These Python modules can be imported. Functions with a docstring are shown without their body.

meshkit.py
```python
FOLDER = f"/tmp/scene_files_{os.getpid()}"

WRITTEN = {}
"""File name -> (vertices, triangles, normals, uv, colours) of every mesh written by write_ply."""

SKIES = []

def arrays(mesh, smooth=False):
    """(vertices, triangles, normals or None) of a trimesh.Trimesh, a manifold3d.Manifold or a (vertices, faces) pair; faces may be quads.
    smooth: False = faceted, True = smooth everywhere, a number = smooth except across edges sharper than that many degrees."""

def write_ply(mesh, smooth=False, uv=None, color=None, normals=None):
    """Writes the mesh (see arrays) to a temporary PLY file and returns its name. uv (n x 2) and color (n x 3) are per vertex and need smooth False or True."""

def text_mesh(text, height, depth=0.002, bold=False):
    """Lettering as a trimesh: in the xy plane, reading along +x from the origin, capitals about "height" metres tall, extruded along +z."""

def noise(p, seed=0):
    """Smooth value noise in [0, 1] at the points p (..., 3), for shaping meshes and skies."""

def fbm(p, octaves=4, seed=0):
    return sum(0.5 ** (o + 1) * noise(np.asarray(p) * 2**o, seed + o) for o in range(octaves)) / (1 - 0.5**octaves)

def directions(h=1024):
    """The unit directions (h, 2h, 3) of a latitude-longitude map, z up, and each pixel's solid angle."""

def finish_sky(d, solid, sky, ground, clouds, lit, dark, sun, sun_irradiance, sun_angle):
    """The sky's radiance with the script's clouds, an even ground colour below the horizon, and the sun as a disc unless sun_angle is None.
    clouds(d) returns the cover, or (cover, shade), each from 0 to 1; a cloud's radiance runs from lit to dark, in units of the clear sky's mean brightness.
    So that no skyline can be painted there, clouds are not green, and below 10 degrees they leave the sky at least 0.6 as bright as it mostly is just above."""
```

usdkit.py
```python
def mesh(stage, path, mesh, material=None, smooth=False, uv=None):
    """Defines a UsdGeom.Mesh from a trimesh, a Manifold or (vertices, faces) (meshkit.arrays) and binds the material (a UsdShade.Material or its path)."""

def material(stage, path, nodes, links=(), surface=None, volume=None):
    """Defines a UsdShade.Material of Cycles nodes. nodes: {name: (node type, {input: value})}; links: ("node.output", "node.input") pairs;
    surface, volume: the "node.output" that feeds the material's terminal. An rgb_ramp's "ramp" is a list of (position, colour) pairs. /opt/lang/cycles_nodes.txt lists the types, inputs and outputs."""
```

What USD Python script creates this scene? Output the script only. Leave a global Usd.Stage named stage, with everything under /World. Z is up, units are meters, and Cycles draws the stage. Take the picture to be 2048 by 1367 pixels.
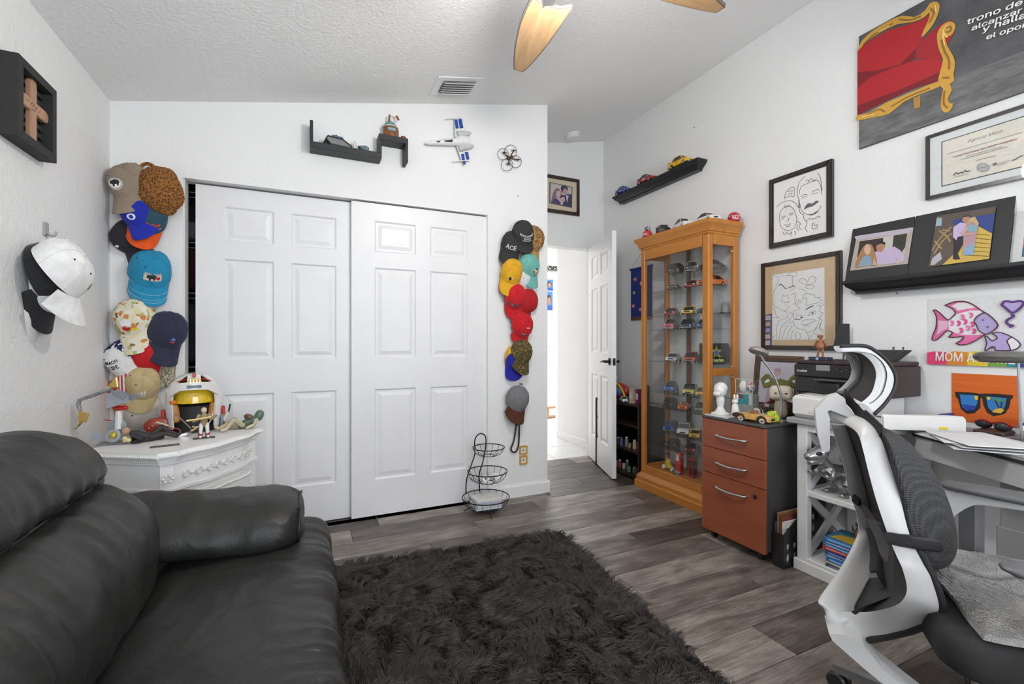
import math, random, numpy as np, trimesh, usdkit, meshkit
import shapely
from shapely.geometry import Polygon, LineString, Point, MultiPolygon, box as sbox
from shapely.ops import unary_union
from shapely import affinity
from pxr import Usd, UsdGeom, UsdLux, Gf, Sdf, UsdShade, Vt

stage = Usd.Stage.CreateInMemory()
UsdGeom.SetStageUpAxis(stage, 'Z'); UsdGeom.SetStageMetersPerUnit(stage, 1.0)
UsdGeom.Xform.Define(stage, '/World'); UsdGeom.Scope.Define(stage, '/World/Looks')
rng = random.Random(7); nrng = np.random.default_rng(7)

# ---------------------------------------------------------------- camera, lights, exposure
F, CX, CY, H = 910.0, 1024.0, 683.5, 1.13
YAW = math.radians(24.5)
FWD = np.array([math.sin(YAW), math.cos(YAW), 0.0]); RGT = np.array([math.cos(YAW), -math.sin(YAW), 0.0]); UP = np.array([0, 0, 1.0])
EYE = np.array([0, 0, H])
cam = UsdGeom.Camera.Define(stage, '/World/camera')
cam.CreateHorizontalApertureAttr(36.0); cam.CreateFocalLengthAttr(36.0 * F / 2048.0)
cam.CreateClippingRangeAttr((0.02, 100.0)); cam.CreateExposureAttr(0.0)
cm = Gf.Matrix4d(*RGT, 0, *UP, 0, *(-FWD), 0, *EYE, 1)
cam.AddTransformOp().Set(cm)

def rect_light(name, loc, target, w, h, inten, color=(1, 1, 1)):
    l = UsdLux.RectLight.Define(stage, '/World/' + name)
    l.CreateWidthAttr(w); l.CreateHeightAttr(h); l.CreateIntensityAttr(inten); l.CreateColorAttr(Gf.Vec3f(*color)); l.CreateNormalizeAttr(False)
    z = np.array(loc, float) - np.array(target, float); z /= np.linalg.norm(z)
    u = np.array([0, 0, 1.0]) if abs(z[2]) < .95 else np.array([0, 1.0, 0])
    x = np.cross(u, z); x /= np.linalg.norm(x); y = np.cross(z, x)
    l.AddTransformOp().Set(Gf.Matrix4d(*x, 0, *y, 0, *z, 0, *map(float, loc), 1))
    return l
WIN = dict(x0=-0.45, x1=2.3, z0=0.75, z1=2.25, y=-1.6)       # the window behind the camera
rect_light('window_daylight', (0.925, -1.68, 1.4), (0.925, 3, 2.3), 2.75, 1.7, 3.5, (1.0, 0.99, 0.975))
rect_light('hall_daylight', (3.6, 6.2, 3.2), (3.2, 6.0, 0), 2.4, 2.4, 11.0, (1.0, 0.99, 0.97))
FH, FZ = FWD * 1.545 + RGT * .185, 2.45        # hub of the ceiling fan; its round glass light is lit
fan_lamp = UsdLux.SphereLight.Define(stage, '/World/fan_lamp'); fan_lamp.CreateRadiusAttr(.095); fan_lamp.CreateIntensityAttr(112.0); fan_lamp.CreateColorAttr(Gf.Vec3f(1, .98, .95)); fan_lamp.AddTranslateOp().Set(Gf.Vec3d(*(FH + UP * (FZ - .125)).tolist()))
dome = UsdLux.DomeLight.Define(stage, '/World/sky'); dome.CreateIntensityAttr(1.0); dome.CreateColorAttr(Gf.Vec3f(0.75, 0.85, 1.0))

# ---------------------------------------------------------------- helpers
def unit(v):
    v = np.asarray(v, float); return v / (np.linalg.norm(v) + 1e-12)
def ray(px, py): return FWD * F + RGT * (px - CX) + UP * (CY - py)
def hit(px, py, p0, n):
    d = ray(px, py); t = np.dot(np.asarray(p0, float) - EYE, n) / np.dot(d, n); return EYE + d * t
def onX(px, py, X): return hit(px, py, (X, 0, 0), np.array([1.0, 0, 0]))
def onY(px, py, Y): return hit(px, py, (0, Y, 0), np.array([0, 1.0, 0]))
def onZ(px, py, Z): return hit(px, py, (0, 0, Z), np.array([0, 0, 1.0]))
def at(px, py, depth): return EYE + ray(px, py) * depth / F
T = trimesh.Trimesh
def cat(*ms):
    l = []
    for m in ms:
        if m is None: continue
        l.extend(m) if isinstance(m, (list, tuple)) else l.append(m)
    return trimesh.util.concatenate(l)
def box(lo, hi):
    lo, hi = np.minimum(lo, hi), np.maximum(lo, hi)
    m = trimesh.creation.box(hi - lo); m.apply_translation((np.asarray(lo) + hi) / 2); return m
def cbox(lo, hi, b=0.003):
    lo, hi = np.minimum(lo, hi).astype(float), np.maximum(lo, hi).astype(float); b = min(b, (hi - lo).min() * .45); P = []
    for i in (0, 1):
        for j in (0, 1):
            for k in (0, 1):
                c = np.array([hi[0] if i else lo[0], hi[1] if j else lo[1], hi[2] if k else lo[2]]); s = np.array([-1 if i else 1, -1 if j else 1, -1 if k else 1]) * b
                for a in range(3):
                    q = c + s; q[a] = c[a]; P.append(q)
    return trimesh.convex.convex_hull(np.array(P))
def rbox(lo, hi, r, n=2):
    """box with round edges"""
    lo, hi = np.minimum(lo, hi).astype(float), np.maximum(lo, hi).astype(float); r = min(r, (hi - lo).min() * .49)
    s = trimesh.creation.icosphere(n, r).vertices; P = []
    for i in (0, 1):
        for j in (0, 1):
            for k in (0, 1):
                P.append(s + np.where([i, j, k], hi - r, lo + r))
    return trimesh.convex.convex_hull(np.vstack(P))
def frame3(z, x=None):
    z = unit(z)
    if x is None: x = [1, 0, 0] if abs(z[0]) < .9 else [0, 1, 0]
    x = np.asarray(x, float); x = unit(x - z * np.dot(x, z)); y = np.cross(z, x)
    return np.stack([x, y, z], 1)
def mat4(R, t):
    M = np.eye(4); M[:3, :3] = R; M[:3, 3] = t; return M
def xf(m, R=None, t=(0, 0, 0), s=None):
    m = m.copy(); v = np.array(m.vertices)
    if s is not None: v = v * np.asarray(s)
    if R is not None: v = v @ np.asarray(R).T
    m.vertices = v + np.asarray(t); return m
def rz(a): c, s = math.cos(a), math.sin(a); return np.array([[c, -s, 0], [s, c, 0], [0, 0, 1.0]])
def rx(a): c, s = math.cos(a), math.sin(a); return np.array([[1.0, 0, 0], [0, c, -s], [0, s, c]])
def ry(a): c, s = math.cos(a), math.sin(a); return np.array([[c, 0, s], [0, 1.0, 0], [-s, 0, c]])
def cyl(p0, p1, r0, r1=None, n=12):
    return tube([p0, p1], [r0, r0 if r1 is None else r1], n)
def spline(P, n=8, closed=False):
    P = np.asarray(P, float); out = []; N = len(P); seg = N if closed else N - 1
    for i in range(seg):
        if closed: a, b, c, d = P[(i - 1) % N], P[i], P[(i + 1) % N], P[(i + 2) % N]
        else: a, b, c, d = P[max(i - 1, 0)], P[i], P[i + 1], P[min(i + 2, N - 1)]
        for k in range(n):
            t = k / n; out.append(.5 * (2 * b + (c - a) * t + (2 * a - 5 * b + 4 * c - d) * t * t + (3 * b - a - 3 * c + d) * t ** 3))
    if not closed: out.append(P[-1])
    return np.array(out)
def gridmesh(P, cu=False, cv=False):
    n, m = P.shape[:2]; i, j = np.meshgrid(np.arange(n if cu else n - 1), np.arange(m if cv else m - 1), indexing='ij')
    a, b, c, d = i * m + j, ((i + 1) % n) * m + j, ((i + 1) % n) * m + (j + 1) % m, i * m + (j + 1) % m
    q = np.stack([a, b, c, d], -1).reshape(-1, 4)
    return T(P.reshape(-1, 3), np.vstack([q[:, [0, 1, 2]], q[:, [0, 2, 3]]]), process=False)
def sweep(pts, sec, closed=False, up=None, scales=None, caps=True):
    """sweep a 2D section (k,2) along pts; section x goes along the side vector, y along the normal"""
    P = np.asarray(pts, float); N = len(P)
    if closed: t = np.roll(P, -1, 0) - np.roll(P, 1, 0)
    else: t = np.gradient(P, axis=0)
    t = t / (np.linalg.norm(t, axis=1, keepdims=True) + 1e-12)
    a = np.zeros_like(P)
    if up is not None:
        for i in range(N): a[i] = unit(np.cross(up, t[i]))
    else:
        s = np.cross(t[0], [0, 0, 1.0] if abs(t[0][2]) < .9 else [1.0, 0, 0]); a[0] = unit(s)
        for i in range(1, N): a[i] = unit(a[i - 1] - t[i] * np.dot(a[i - 1], t[i]))
    b = np.cross(t, a); sec = np.asarray(sec, float)
    sc = np.ones((N, 2)) if scales is None else np.broadcast_to(np.asarray(scales, float).reshape(N, -1), (N, 2))
    V = P[:, None] + (sec[None, :, 0:1] * sc[:, None, 0:1]) * a[:, None] + (sec[None, :, 1:2] * sc[:, None, 1:2]) * b[:, None]
    m = gridmesh(V, cu=closed, cv=True)
    if not closed and caps:
        k = len(sec); f = [m.faces]; v = [m.vertices]; base = N * k
        for e, (ring, c) in enumerate(((0, P[0]), (N - 1, P[-1]))):
            v.append(np.array([V[ring].mean(0)])); idx = base + e
            r = ring * k + np.arange(k); r2 = ring * k + (np.arange(k) + 1) % k
            f.append(np.stack([np.full(k, idx), r2, r] if ring == 0 else [np.full(k, idx), r, r2], 1)[:, ::1])
        m = T(np.vstack(v), np.vstack(f), process=False)
    m.fix_normals() if len(m.faces) < 4000 else None
    return m
def circ(n): a = np.arange(n) * 2 * np.pi / n; return np.stack([np.cos(a), np.sin(a)], 1)
def tube(pts, r, n=8, closed=False):
    P = np.asarray(pts, float); r = np.broadcast_to(np.asarray(r, float), (len(P),))
    return sweep(P, circ(n), closed, scales=np.stack([r, r], 1))
def lathe(prof, n=24, c=(0, 0, 0), axis=None):
    """prof: (r,z) list bottom to top"""
    p = np.array(prof, float); a = np.arange(n) * 2 * np.pi / n
    P = np.stack([p[:, None, 0] * np.cos(a), p[:, None, 0] * np.sin(a), np.broadcast_to(p[:, None, 1], (len(p), n))], -1)
    m = gridmesh(P, cv=True); f = m.faces[:, ::-1]
    v = np.array(m.vertices)
    if axis is not None: v = v @ frame3(axis).T
    m = T(v + np.asarray(c), f); m.update_faces(m.nondegenerate_faces()); m.fix_normals(); return m
def ell(c, r, R=None, sub=2):
    return xf(trimesh.creation.icosphere(sub), R, c, np.broadcast_to(np.asarray(r, float), (3,)))
def polys(g):
    if g.is_empty: return []
    return [p for p in (g.geoms if hasattr(g, 'geoms') else [g]) if isinstance(p, Polygon) and p.area > 1e-9]
def prism(g, depth, O=(0, 0, 0), ux=(1, 0, 0), uy=(0, 1, 0)):
    ux, uy = np.asarray(ux, float), np.asarray(uy, float); n = np.cross(ux, uy)
    ms = [trimesh.creation.extrude_polygon(p, depth, engine='earcut') for p in polys(g)]
    m = cat(ms); v = np.array(m.vertices)
    m = T(np.asarray(O) + v[:, :1] * ux + v[:, 1:2] * uy + v[:, 2:] * n, m.faces, process=False)
    return m
def hullballs(spec, sub=1):
    """convex hull of balls: [(centre, radius)]"""
    s = trimesh.creation.icosphere(sub).vertices
    return trimesh.convex.convex_hull(np.vstack([np.asarray(c) + s * r for c, r in spec]))
def chain(pts, rad, sub=1):
    return cat([hullballs([(pts[i], rad[i]), (pts[i + 1], rad[i + 1])], sub) for i in range(len(pts) - 1)])

# ---------------------------------------------------------------- objects
CNT = {}
def fresh(parent, name):
    k = (parent, name); n = CNT.get(k, 0); CNT[k] = n + 1
    return parent + '/' + (name if n == 0 else '%s_%03d' % (name, n))
MATS = {}
INV = {}
def tag(p, label=None, cat_=None, group=None, kind=None):
    for k, v in (('label', label), ('category', cat_), ('group', group), ('kind', kind)):
        if v: p.SetCustomDataByKey(k, v)
def thing(name, label, cat_, loc=(0, 0, 0), R=None, group=None, kind=None, s=1.0):
    path = fresh('/World', name); x = UsdGeom.Xform.Define(stage, path)
    M = mat4(np.eye(3) if R is None else np.asarray(R) * 1.0, loc); M[:3, :3] *= s
    x.AddTransformOp().Set(Gf.Matrix4d(*M.T.ravel().tolist())); INV[path] = np.linalg.inv(M)
    tag(x.GetPrim(), label, cat_, group, kind); return path
def part(parent, name, mesh, m, smooth=35, label=None, world=False, kind=None):
    path = fresh(parent, name)
    if isinstance(mesh, (list, tuple)): mesh = cat(mesh)
    root = '/'.join(path.split('/')[:3])
    if world and root in INV:
        mesh = mesh.copy(); mesh.apply_transform(INV[root])
    usdkit.mesh(stage, path, mesh, m, smooth=smooth)
    tag(stage.GetPrimAtPath(path), label, kind=kind); return path
def solo(name, mesh, m, label, cat_, group=None, smooth=35, kind=None):
    path = fresh('/World', name)
    if isinstance(mesh, (list, tuple)): mesh = cat(mesh)
    usdkit.mesh(stage, path, mesh, m, smooth=smooth); tag(stage.GetPrimAtPath(path), label, cat_, group, kind); return path
def struct(name, mesh, m, label=None, smooth=35):
    path = fresh('/World', name)
    if isinstance(mesh, (list, tuple)): mesh = cat(mesh)
    usdkit.mesh(stage, path, mesh, m, smooth=smooth); tag(stage.GetPrimAtPath(path), label, None, None, 'structure'); return path

# ---------------------------------------------------------------- materials
def mat(col, rough=.5, metal=0.0, var=0.0, vs=30, bump=0.0, bs=200, bd=.002, coat=0.0, spec=.5, sheen=0.0, emit=0.0, stretch=(1, 1, 1)):
    key = (tuple(np.round(col, 4)), rough, metal, var, vs, bump, bs, bd, coat, spec, sheen, emit, stretch)
    if key in MATS: return MATS[key]
    path = '/World/Looks/look_%03d' % len(MATS)
    n = {'p': ('principled_bsdf', dict(base_color=tuple(col), roughness=rough, metallic=metal, coat_weight=coat, specular_ior_level=spec, sheen_weight=sheen))}
    L = []
    if emit: n['p'][1].update(emission_color=tuple(col), emission_strength=emit)
    if var or bump:
        n['t'] = ('texture_coordinate', {}); n['m'] = ('mapping', dict(scale=stretch)); L.append(('t.object', 'm.vector'))
    if var:
        n['n'] = ('noise_texture', dict(scale=vs, detail=3, roughness=.6)); L.append(('m.vector', 'n.vector'))
        c = np.array(col, float)
        n['r'] = ('rgb_ramp', dict(ramp=[(.3, tuple(c * (1 - var))), (.7, tuple(np.minimum(c * (1 + var), 1)))])); L += [('n.fac', 'r.fac'), ('r.color', 'p.base_color')]
    if bump:
        n['b'] = ('noise_texture', dict(scale=bs, detail=2)); n['u'] = ('bump', dict(strength=bump, distance=bd))
        L += [('m.vector', 'b.vector'), ('b.fac', 'u.height'), ('u.normal', 'p.normal')]
    MATS[key] = usdkit.material(stage, path, n, L, surface='p.BSDF'); return MATS[key]
def plastic(c, r=.35): return mat(c, r, var=.04, vs=40)
def fabric(c, v=.12): return mat(c, .9, var=v, vs=25, bump=.5, bs=900, bd=.001, sheen=.1)
def paint(c, r=.2): return mat(c, r, coat=.4, var=.03, vs=15)
def metal(c=(.6, .6, .6), r=.3): return mat(c, r, 1.0, var=.05, vs=60)
def ink(c): return mat(c, .6, var=.05, vs=80)
def custom(name, nodes, links, surface='p.BSDF'):
    if name not in MATS: MATS[name] = usdkit.material(stage, '/World/Looks/' + name, nodes, links, surface=surface)
    return MATS[name]
def wallmat(name, col, bs, strength, dist=.004, rough=.7):
    return custom(name, {'t': ('texture_coordinate', {}), 'n': ('noise_texture', dict(scale=bs, detail=4, roughness=.55, distortion=.6)), 'w': ('noise_texture', dict(scale=1.3, detail=2)),
        'r': ('rgb_ramp', dict(ramp=[(.3, tuple(np.array(col) * .975)), (.7, tuple(col))])), 'u': ('bump', dict(strength=strength, distance=dist * 1.6)), 'p': ('principled_bsdf', dict(roughness=rough, specular_ior_level=.3))},
        [('t.object', 'n.vector'), ('t.object', 'w.vector'), ('w.fac', 'r.fac'), ('r.color', 'p.base_color'), ('n.fac', 'u.height'), ('u.normal', 'p.normal')])
def woodmat(name, dark, light, scale=(3, 30, 3), rough=.35, coat=.3, rand=0.0, ws=1.0):
    """grain runs along the axis with the smallest scale"""
    n = {'t': ('texture_coordinate', {}), 'o': ('object_info', {}), 'ov': ('combine_xyz', {}), 'om': ('math', dict(math_type='multiply', value2=37.0)), 'a': ('vector_math', dict(math_type='add')), 'm': ('mapping', dict(scale=scale)),
         'n': ('noise_texture', dict(scale=ws, detail=5, roughness=.6, distortion=.8)), 'f': ('noise_texture', dict(scale=ws * 7, detail=3, roughness=.7)),
         'x': ('mix_float', dict(fac=.35)), 'r': ('rgb_ramp', dict(ramp=[(.28, tuple(dark)), (.52, tuple((np.array(dark) + light) / 2)), (.72, tuple(light))])),
         'hm': ('map_range', dict(from_min=0, from_max=1, to_min=1 - rand, to_max=1 + rand)), 'h': ('hsv', dict(hue=.5, saturation=1.0)),
         'u': ('bump', dict(strength=.15, distance=.001)), 'p': ('principled_bsdf', dict(roughness=rough, coat_weight=coat, coat_roughness=.2))}
    L = [('o.random', 'om.value1'), ('om.value', 'ov.x'), ('om.value', 'ov.z'), ('t.object', 'a.vector1'), ('ov.vector', 'a.vector2'), ('a.vector', 'm.vector'), ('m.vector', 'n.vector'), ('m.vector', 'f.vector'),
         ('n.fac', 'x.a'), ('f.fac', 'x.b'), ('x.result', 'r.fac'), ('r.color', 'h.color'), ('o.random', 'hm.value'), ('hm.result', 'h.value'), ('h.color', 'p.base_color'), ('f.fac', 'u.height'), ('u.normal', 'p.normal')]
    return custom(name, n, L)
def panemat(name, tint=(1, 1, 1), ior=1.45, rough=0.0):
    return custom(name, {'t': ('transparent_bsdf', dict(color=tint)), 'g': ('glossy_bsdf', dict(color=(1, 1, 1), roughness=rough)), 'w': ('layer_weight', dict(blend=.5)), 'q': ('math', dict(math_type='power', value2=4.0)), 'f': ('math', dict(math_type='multiply_add', value2=.7, value3=.025)), 'm': ('mix_closure', {})},
        [('w.facing', 'q.value1'), ('q.value', 'f.value1'), ('f.value', 'm.fac'), ('t.BSDF', 'm.closure1'), ('g.BSDF', 'm.closure2')], surface='m.closure')
WHITE = (.80, .80, .80)
M_wall = wallmat('wall_paint', (.81, .81, .805), 55, .30, .004)
M_wallL = wallmat('wall_paint_knockdown', (.79, .79, .785), 42, .45, .006)
M_ceil = wallmat('ceiling_texture', (.88, .88, .875), 60, .5, .007, .85)
M_trim = mat((.80, .80, .80), .35, var=.02, vs=5)
M_door = mat((.78, .78, .785), .38, var=.02, vs=6, bump=.08, bs=90)
BLACK = (.012, .012, .013)
M_blk = mat(BLACK, .35, var=.1, vs=20); M_blkmat = mat((.018, .018, .018), .7, var=.1, vs=30)
M_white = plastic((.82, .82, .82)); M_glass = panemat('clear_glass'); M_paper = mat((.82, .81, .79), .8, var=.03, vs=12)
M_chrome = metal((.75, .75, .76), .12); M_steel = metal((.55, .56, .57), .35); M_gold = metal((.75, .52, .18), .25)
# ---------------------------------------------------------------- the room
XL, XR, YB, YF, XC, YR = -0.92, 2.72, 3.013, 3.76, 1.667, -1.6
def ceilz(x): return 2.38 + .2075 * (x - XL)
TH = .11
def wall_poly_xz(x0, x1): return Polygon([(x0, 0), (x1, 0), (x1, ceilz(x1)), (x0, ceilz(x0))])
# floor: slab, laminate planks in rows along x
fl = fresh('/World', 'floor'); UsdGeom.Xform.Define(stage, fl); tag(stage.GetPrimAtPath(fl), 'grey weathered wood laminate plank floor', None, None, 'structure')
part(fl, 'underlay', box((XL - .1, YR - .1, -.06), (XR + .1, YF + .05, -.008)), mat((.10, .09, .085), .7))
M_plank = custom('weathered_plank', {
    't': ('texture_coordinate', {}), 'o': ('object_info', {}), 'om': ('math', dict(math_type='multiply', value2=53.0)), 'ov': ('combine_xyz', {}), 'a': ('vector_math', dict(math_type='add')),
    'm': ('mapping', dict(scale=(1.3, 11, 3))), 'n': ('noise_texture', dict(scale=1.7, detail=9, roughness=.86, distortion=1.6)),
    'm2': ('mapping', dict(scale=(5, 120, 3))), 'f': ('noise_texture', dict(scale=1.5, detail=4, roughness=.8, distortion=.6)),
    'm3': ('mapping', dict(scale=(2.2, 6, 2))), 'k': ('noise_texture', dict(scale=2.0, detail=2, roughness=.5)),
    'x': ('mix_float', dict(fac=.42)), 'y': ('mix_float', dict(fac=.30)),
    'br': ('map_range', dict(from_min=0, from_max=1, to_min=-.12, to_max=.12)), 's': ('math', dict(math_type='add')),
    'r': ('rgb_ramp', dict(ramp=[(.30, (.020, .015, .012)), (.41, (.062, .049, .041)), (.50, (.120, .099, .084)), (.575, (.215, .186, .162)), (.70, (.44, .395, .35))])),
    'u': ('bump', dict(strength=.25, distance=.002)), 'p': ('principled_bsdf', dict(roughness=.42, specular_ior_level=.4))},
    [('o.random', 'om.value1'), ('om.value', 'ov.x'), ('om.value', 'ov.y'), ('t.object', 'a.vector1'), ('ov.vector', 'a.vector2'), ('a.vector', 'm.vector'), ('a.vector', 'm2.vector'), ('a.vector', 'm3.vector'), ('m.vector', 'n.vector'), ('m2.vector', 'f.vector'), ('m3.vector', 'k.vector'),
     ('n.fac', 'x.a'), ('f.fac', 'x.b'), ('x.result', 'y.a'), ('k.fac', 'y.b'), ('o.random', 'br.value'), ('y.result', 's.value1'), ('br.result', 's.value2'), ('s.value', 'r.fac'), ('r.color', 'p.base_color'), ('f.fac', 'u.height'), ('u.normal', 'p.normal')])
pr = random.Random(11); y = 3.80; row = 0
OFFS = [.42, .95, .2, .7, 1.1, .05, .55, .88, .3, 1.0, .62, .15, .8, .38, 1.12, .5, .1, .75, .28, .92, .6]
while y > .35:
    y0 = y - .182; x = XL - OFFS[row % 21]
    while x < XR:
        x1 = x + 1.22; a, b = max(x, XL), min(x1, XR)
        lo = XC if (y0 + y) / 2 > YB + .02 else XL
        a = max(a, lo)
        if b - a > .03: part(fl, 'plank', cbox((a + .0008, y0 + .0008, -.008), (b - .0008, y - .0008, 0), .0015), M_plank, smooth=False)
        x = x1
    y = y0; row += 1
part(fl, 'plank_field', box((XL, YR, -.008), (XR, y, 0)), M_plank, smooth=False)
# walls
struct('wall_left', box((XL - TH, YR - TH, 0), (XL, YB + TH, 2.5)), M_wallL, 'white knockdown textured left wall')
# back wall with the closet opening
OX0 = onY(378, 600, YB)[0] - .028; OX1 = onY(976, 600, YB)[0]; OZ = onY(976.6, 429.1, YB)[2]
bw = wall_poly_xz(XL, XC).difference(sbox(OX0, -1, OX1, OZ))
struct('wall_back', prism(bw, TH, (0, YB + TH, 0), (1, 0, 0), (0, 0, 1)), M_wall, 'white wall around the sliding closet doors', smooth=False)
struct('wall_return', prism(Polygon([(0, 0), (YF - YB - .001, 0), (YF - YB - .001, ceilz(XC)), (0, ceilz(XC))]), TH, (XC - TH, YB + TH, 0), (0, 1, 0), (0, 0, 1)), M_wall, 'white wall end beside the doorway', smooth=False)
# far wall with the doorway
DX0, DX1, DZ = 1.80, 2.585, 2.055
fw = Polygon([(XC, 0), (XR, 0), (XR, ceilz(XR)), (XC, ceilz(XC))]).difference(sbox(DX0, -1, DX1, DZ))
struct('wall_far', prism(fw, TH, (0, YF + TH, 0), (1, 0, 0), (0, 0, 1)), M_wall, 'white wall with the doorway to the hall', smooth=False)
struct('wall_right', box((XR, YR - TH, 0), (XR + TH, YF + TH, 3.3)), M_wall, 'white right wall with pictures and shelves')
rw = wall_poly_xz(XL - .1, XR + .1).difference(sbox(WIN['x0'], WIN['z0'], WIN['x1'], WIN['z1']))
struct('wall_rear', prism(rw, TH, (0, YR, 0), (1, 0, 0), (0, 0, 1)), M_wall, 'white wall with the window behind the camera', smooth=False)
zc0, zc1 = ceilz(XL - .11), ceilz(XR + .11)
struct('ceiling', prism(Polygon([(XL - .11, zc0), (XR + .11, zc1), (XR + .11, zc1 + .1), (XL - .11, zc0 + .1)]), YF + TH - YR + TH + 0.0, (0, YF + TH, 0), (1, 0, 0), (0, 0, 1)), M_ceil, 'white textured ceiling that slopes up to the right', smooth=False)
# window behind the camera
wn = fresh('/World', 'window_1'); UsdGeom.Xform.Define(stage, wn); tag(stage.GetPrimAtPath(wn), 'window with white frame behind the camera', None, None, 'structure')
x0, x1, z0, z1 = WIN['x0'], WIN['x1'], WIN['z0'], WIN['z1']
part(wn, 'window_frame', [box((x0, YR - .05, z0), (x1, YR - .01, z0 + .04)), box((x0, YR - .05, z1 - .04), (x1, YR - .01, z1)), box((x0, YR - .05, z0), (x0 + .04, YR - .01, z1)), box((x1 - .04, YR - .05, z0), (x1, YR - .01, z1)), box((.90, YR - .05, z0), (.95, YR - .01, z1))], M_trim)
# baseboards
bbp = lambda: Polygon([(0, 0), (.014, 0), (.014, .075), (.008, .088), (0, .088)])
def baseboard(name, p0, p1, n):
    p0, p1, n = np.array([*p0, 0.0]), np.array([*p1, 0.0]), np.array([*n, 0.0]); d = p1 - p0; L = np.linalg.norm(d)
    P = prism(bbp(), L, (0, 0, 0)); V = np.array(P.vertices); d = d / L
    return struct(name, T(p0 + V[:, :1] * n + V[:, 1:2] * UP + V[:, 2:] * d, P.faces), M_trim, smooth=False)
baseboard('baseboard_left', (XL, YR), (XL, YB), (1, 0))
baseboard('baseboard_back', (OX1 + .002, YB), (XC + .014, YB), (0, -1))
baseboard('baseboard_return', (XC, YB), (XC, YF), (1, 0))
baseboard('baseboard_right', (XR, YR), (XR, YF), (-1, 0))
# ---- six-panel doors
def door_mesh(W, Hh, th, cols=None):
    """panel slab in local x (0..W), z (0..H), front face at y=0 looking to -y, thickness to +y; recessed mouldings on both faces; returns (frame, [panels])"""
    st = W * .155; mid = W * .105; pw = (W - 2 * st - mid) / 2
    zs = [(.115 * Hh, .405 * Hh), (.505 * Hh, .795 * Hh), (.845 * Hh, .945 * Hh)]
    holes = []
    for k in range(2):
        a = st + k * (pw + mid)
        for z0, z1 in zs: holes.append((a, z0, a + pw, z1))
    slab = sbox(0, 0, W, Hh)
    for h in holes: slab = slab.difference(sbox(*h))
    fr = prism(slab, th, (0, th, 0), (1, 0, 0), (0, 0, 1)); pans = []
    for h in holes:
        a, z0, b, z1 = h; rec, m1, m2 = .008, .022, .045
        rings = [(0, 0.0), (.010, rec), (m1, rec), (m2, .002)]
        ms = []
        for side in (0, 1):
            P = []
            for ins, dep in rings:
                yy = dep if side == 0 else th - dep
                P.append([(a + ins, yy, z0 + ins), (b - ins, yy, z0 + ins), (b - ins, yy, z1 - ins), (a + ins, yy, z1 - ins)])
            P = np.array(P); g = gridmesh(P, cv=True); ms.append(g); c = P[-1]; ms.append(T(c, [[0, 1, 2], [0, 2, 3]], process=False))
        pans.append(cat(ms))
    return fr, pans
def door(name, label, W, Hh, th, O, R):
    p = fresh('/World', name); x = UsdGeom.Xform.Define(stage, p); M = mat4(R, O); x.AddTransformOp().Set(Gf.Matrix4d(*M.T.ravel().tolist())); INV[p] = np.linalg.inv(M)
    tag(x.GetPrim(), label, None, None, 'structure'); fr, pans = door_mesh(W, Hh, th)
    part(p, 'door_frame', fr, M_door, smooth=False)
    for q in pans: part(p, 'panel', q, M_door, smooth=False)
    return p
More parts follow.
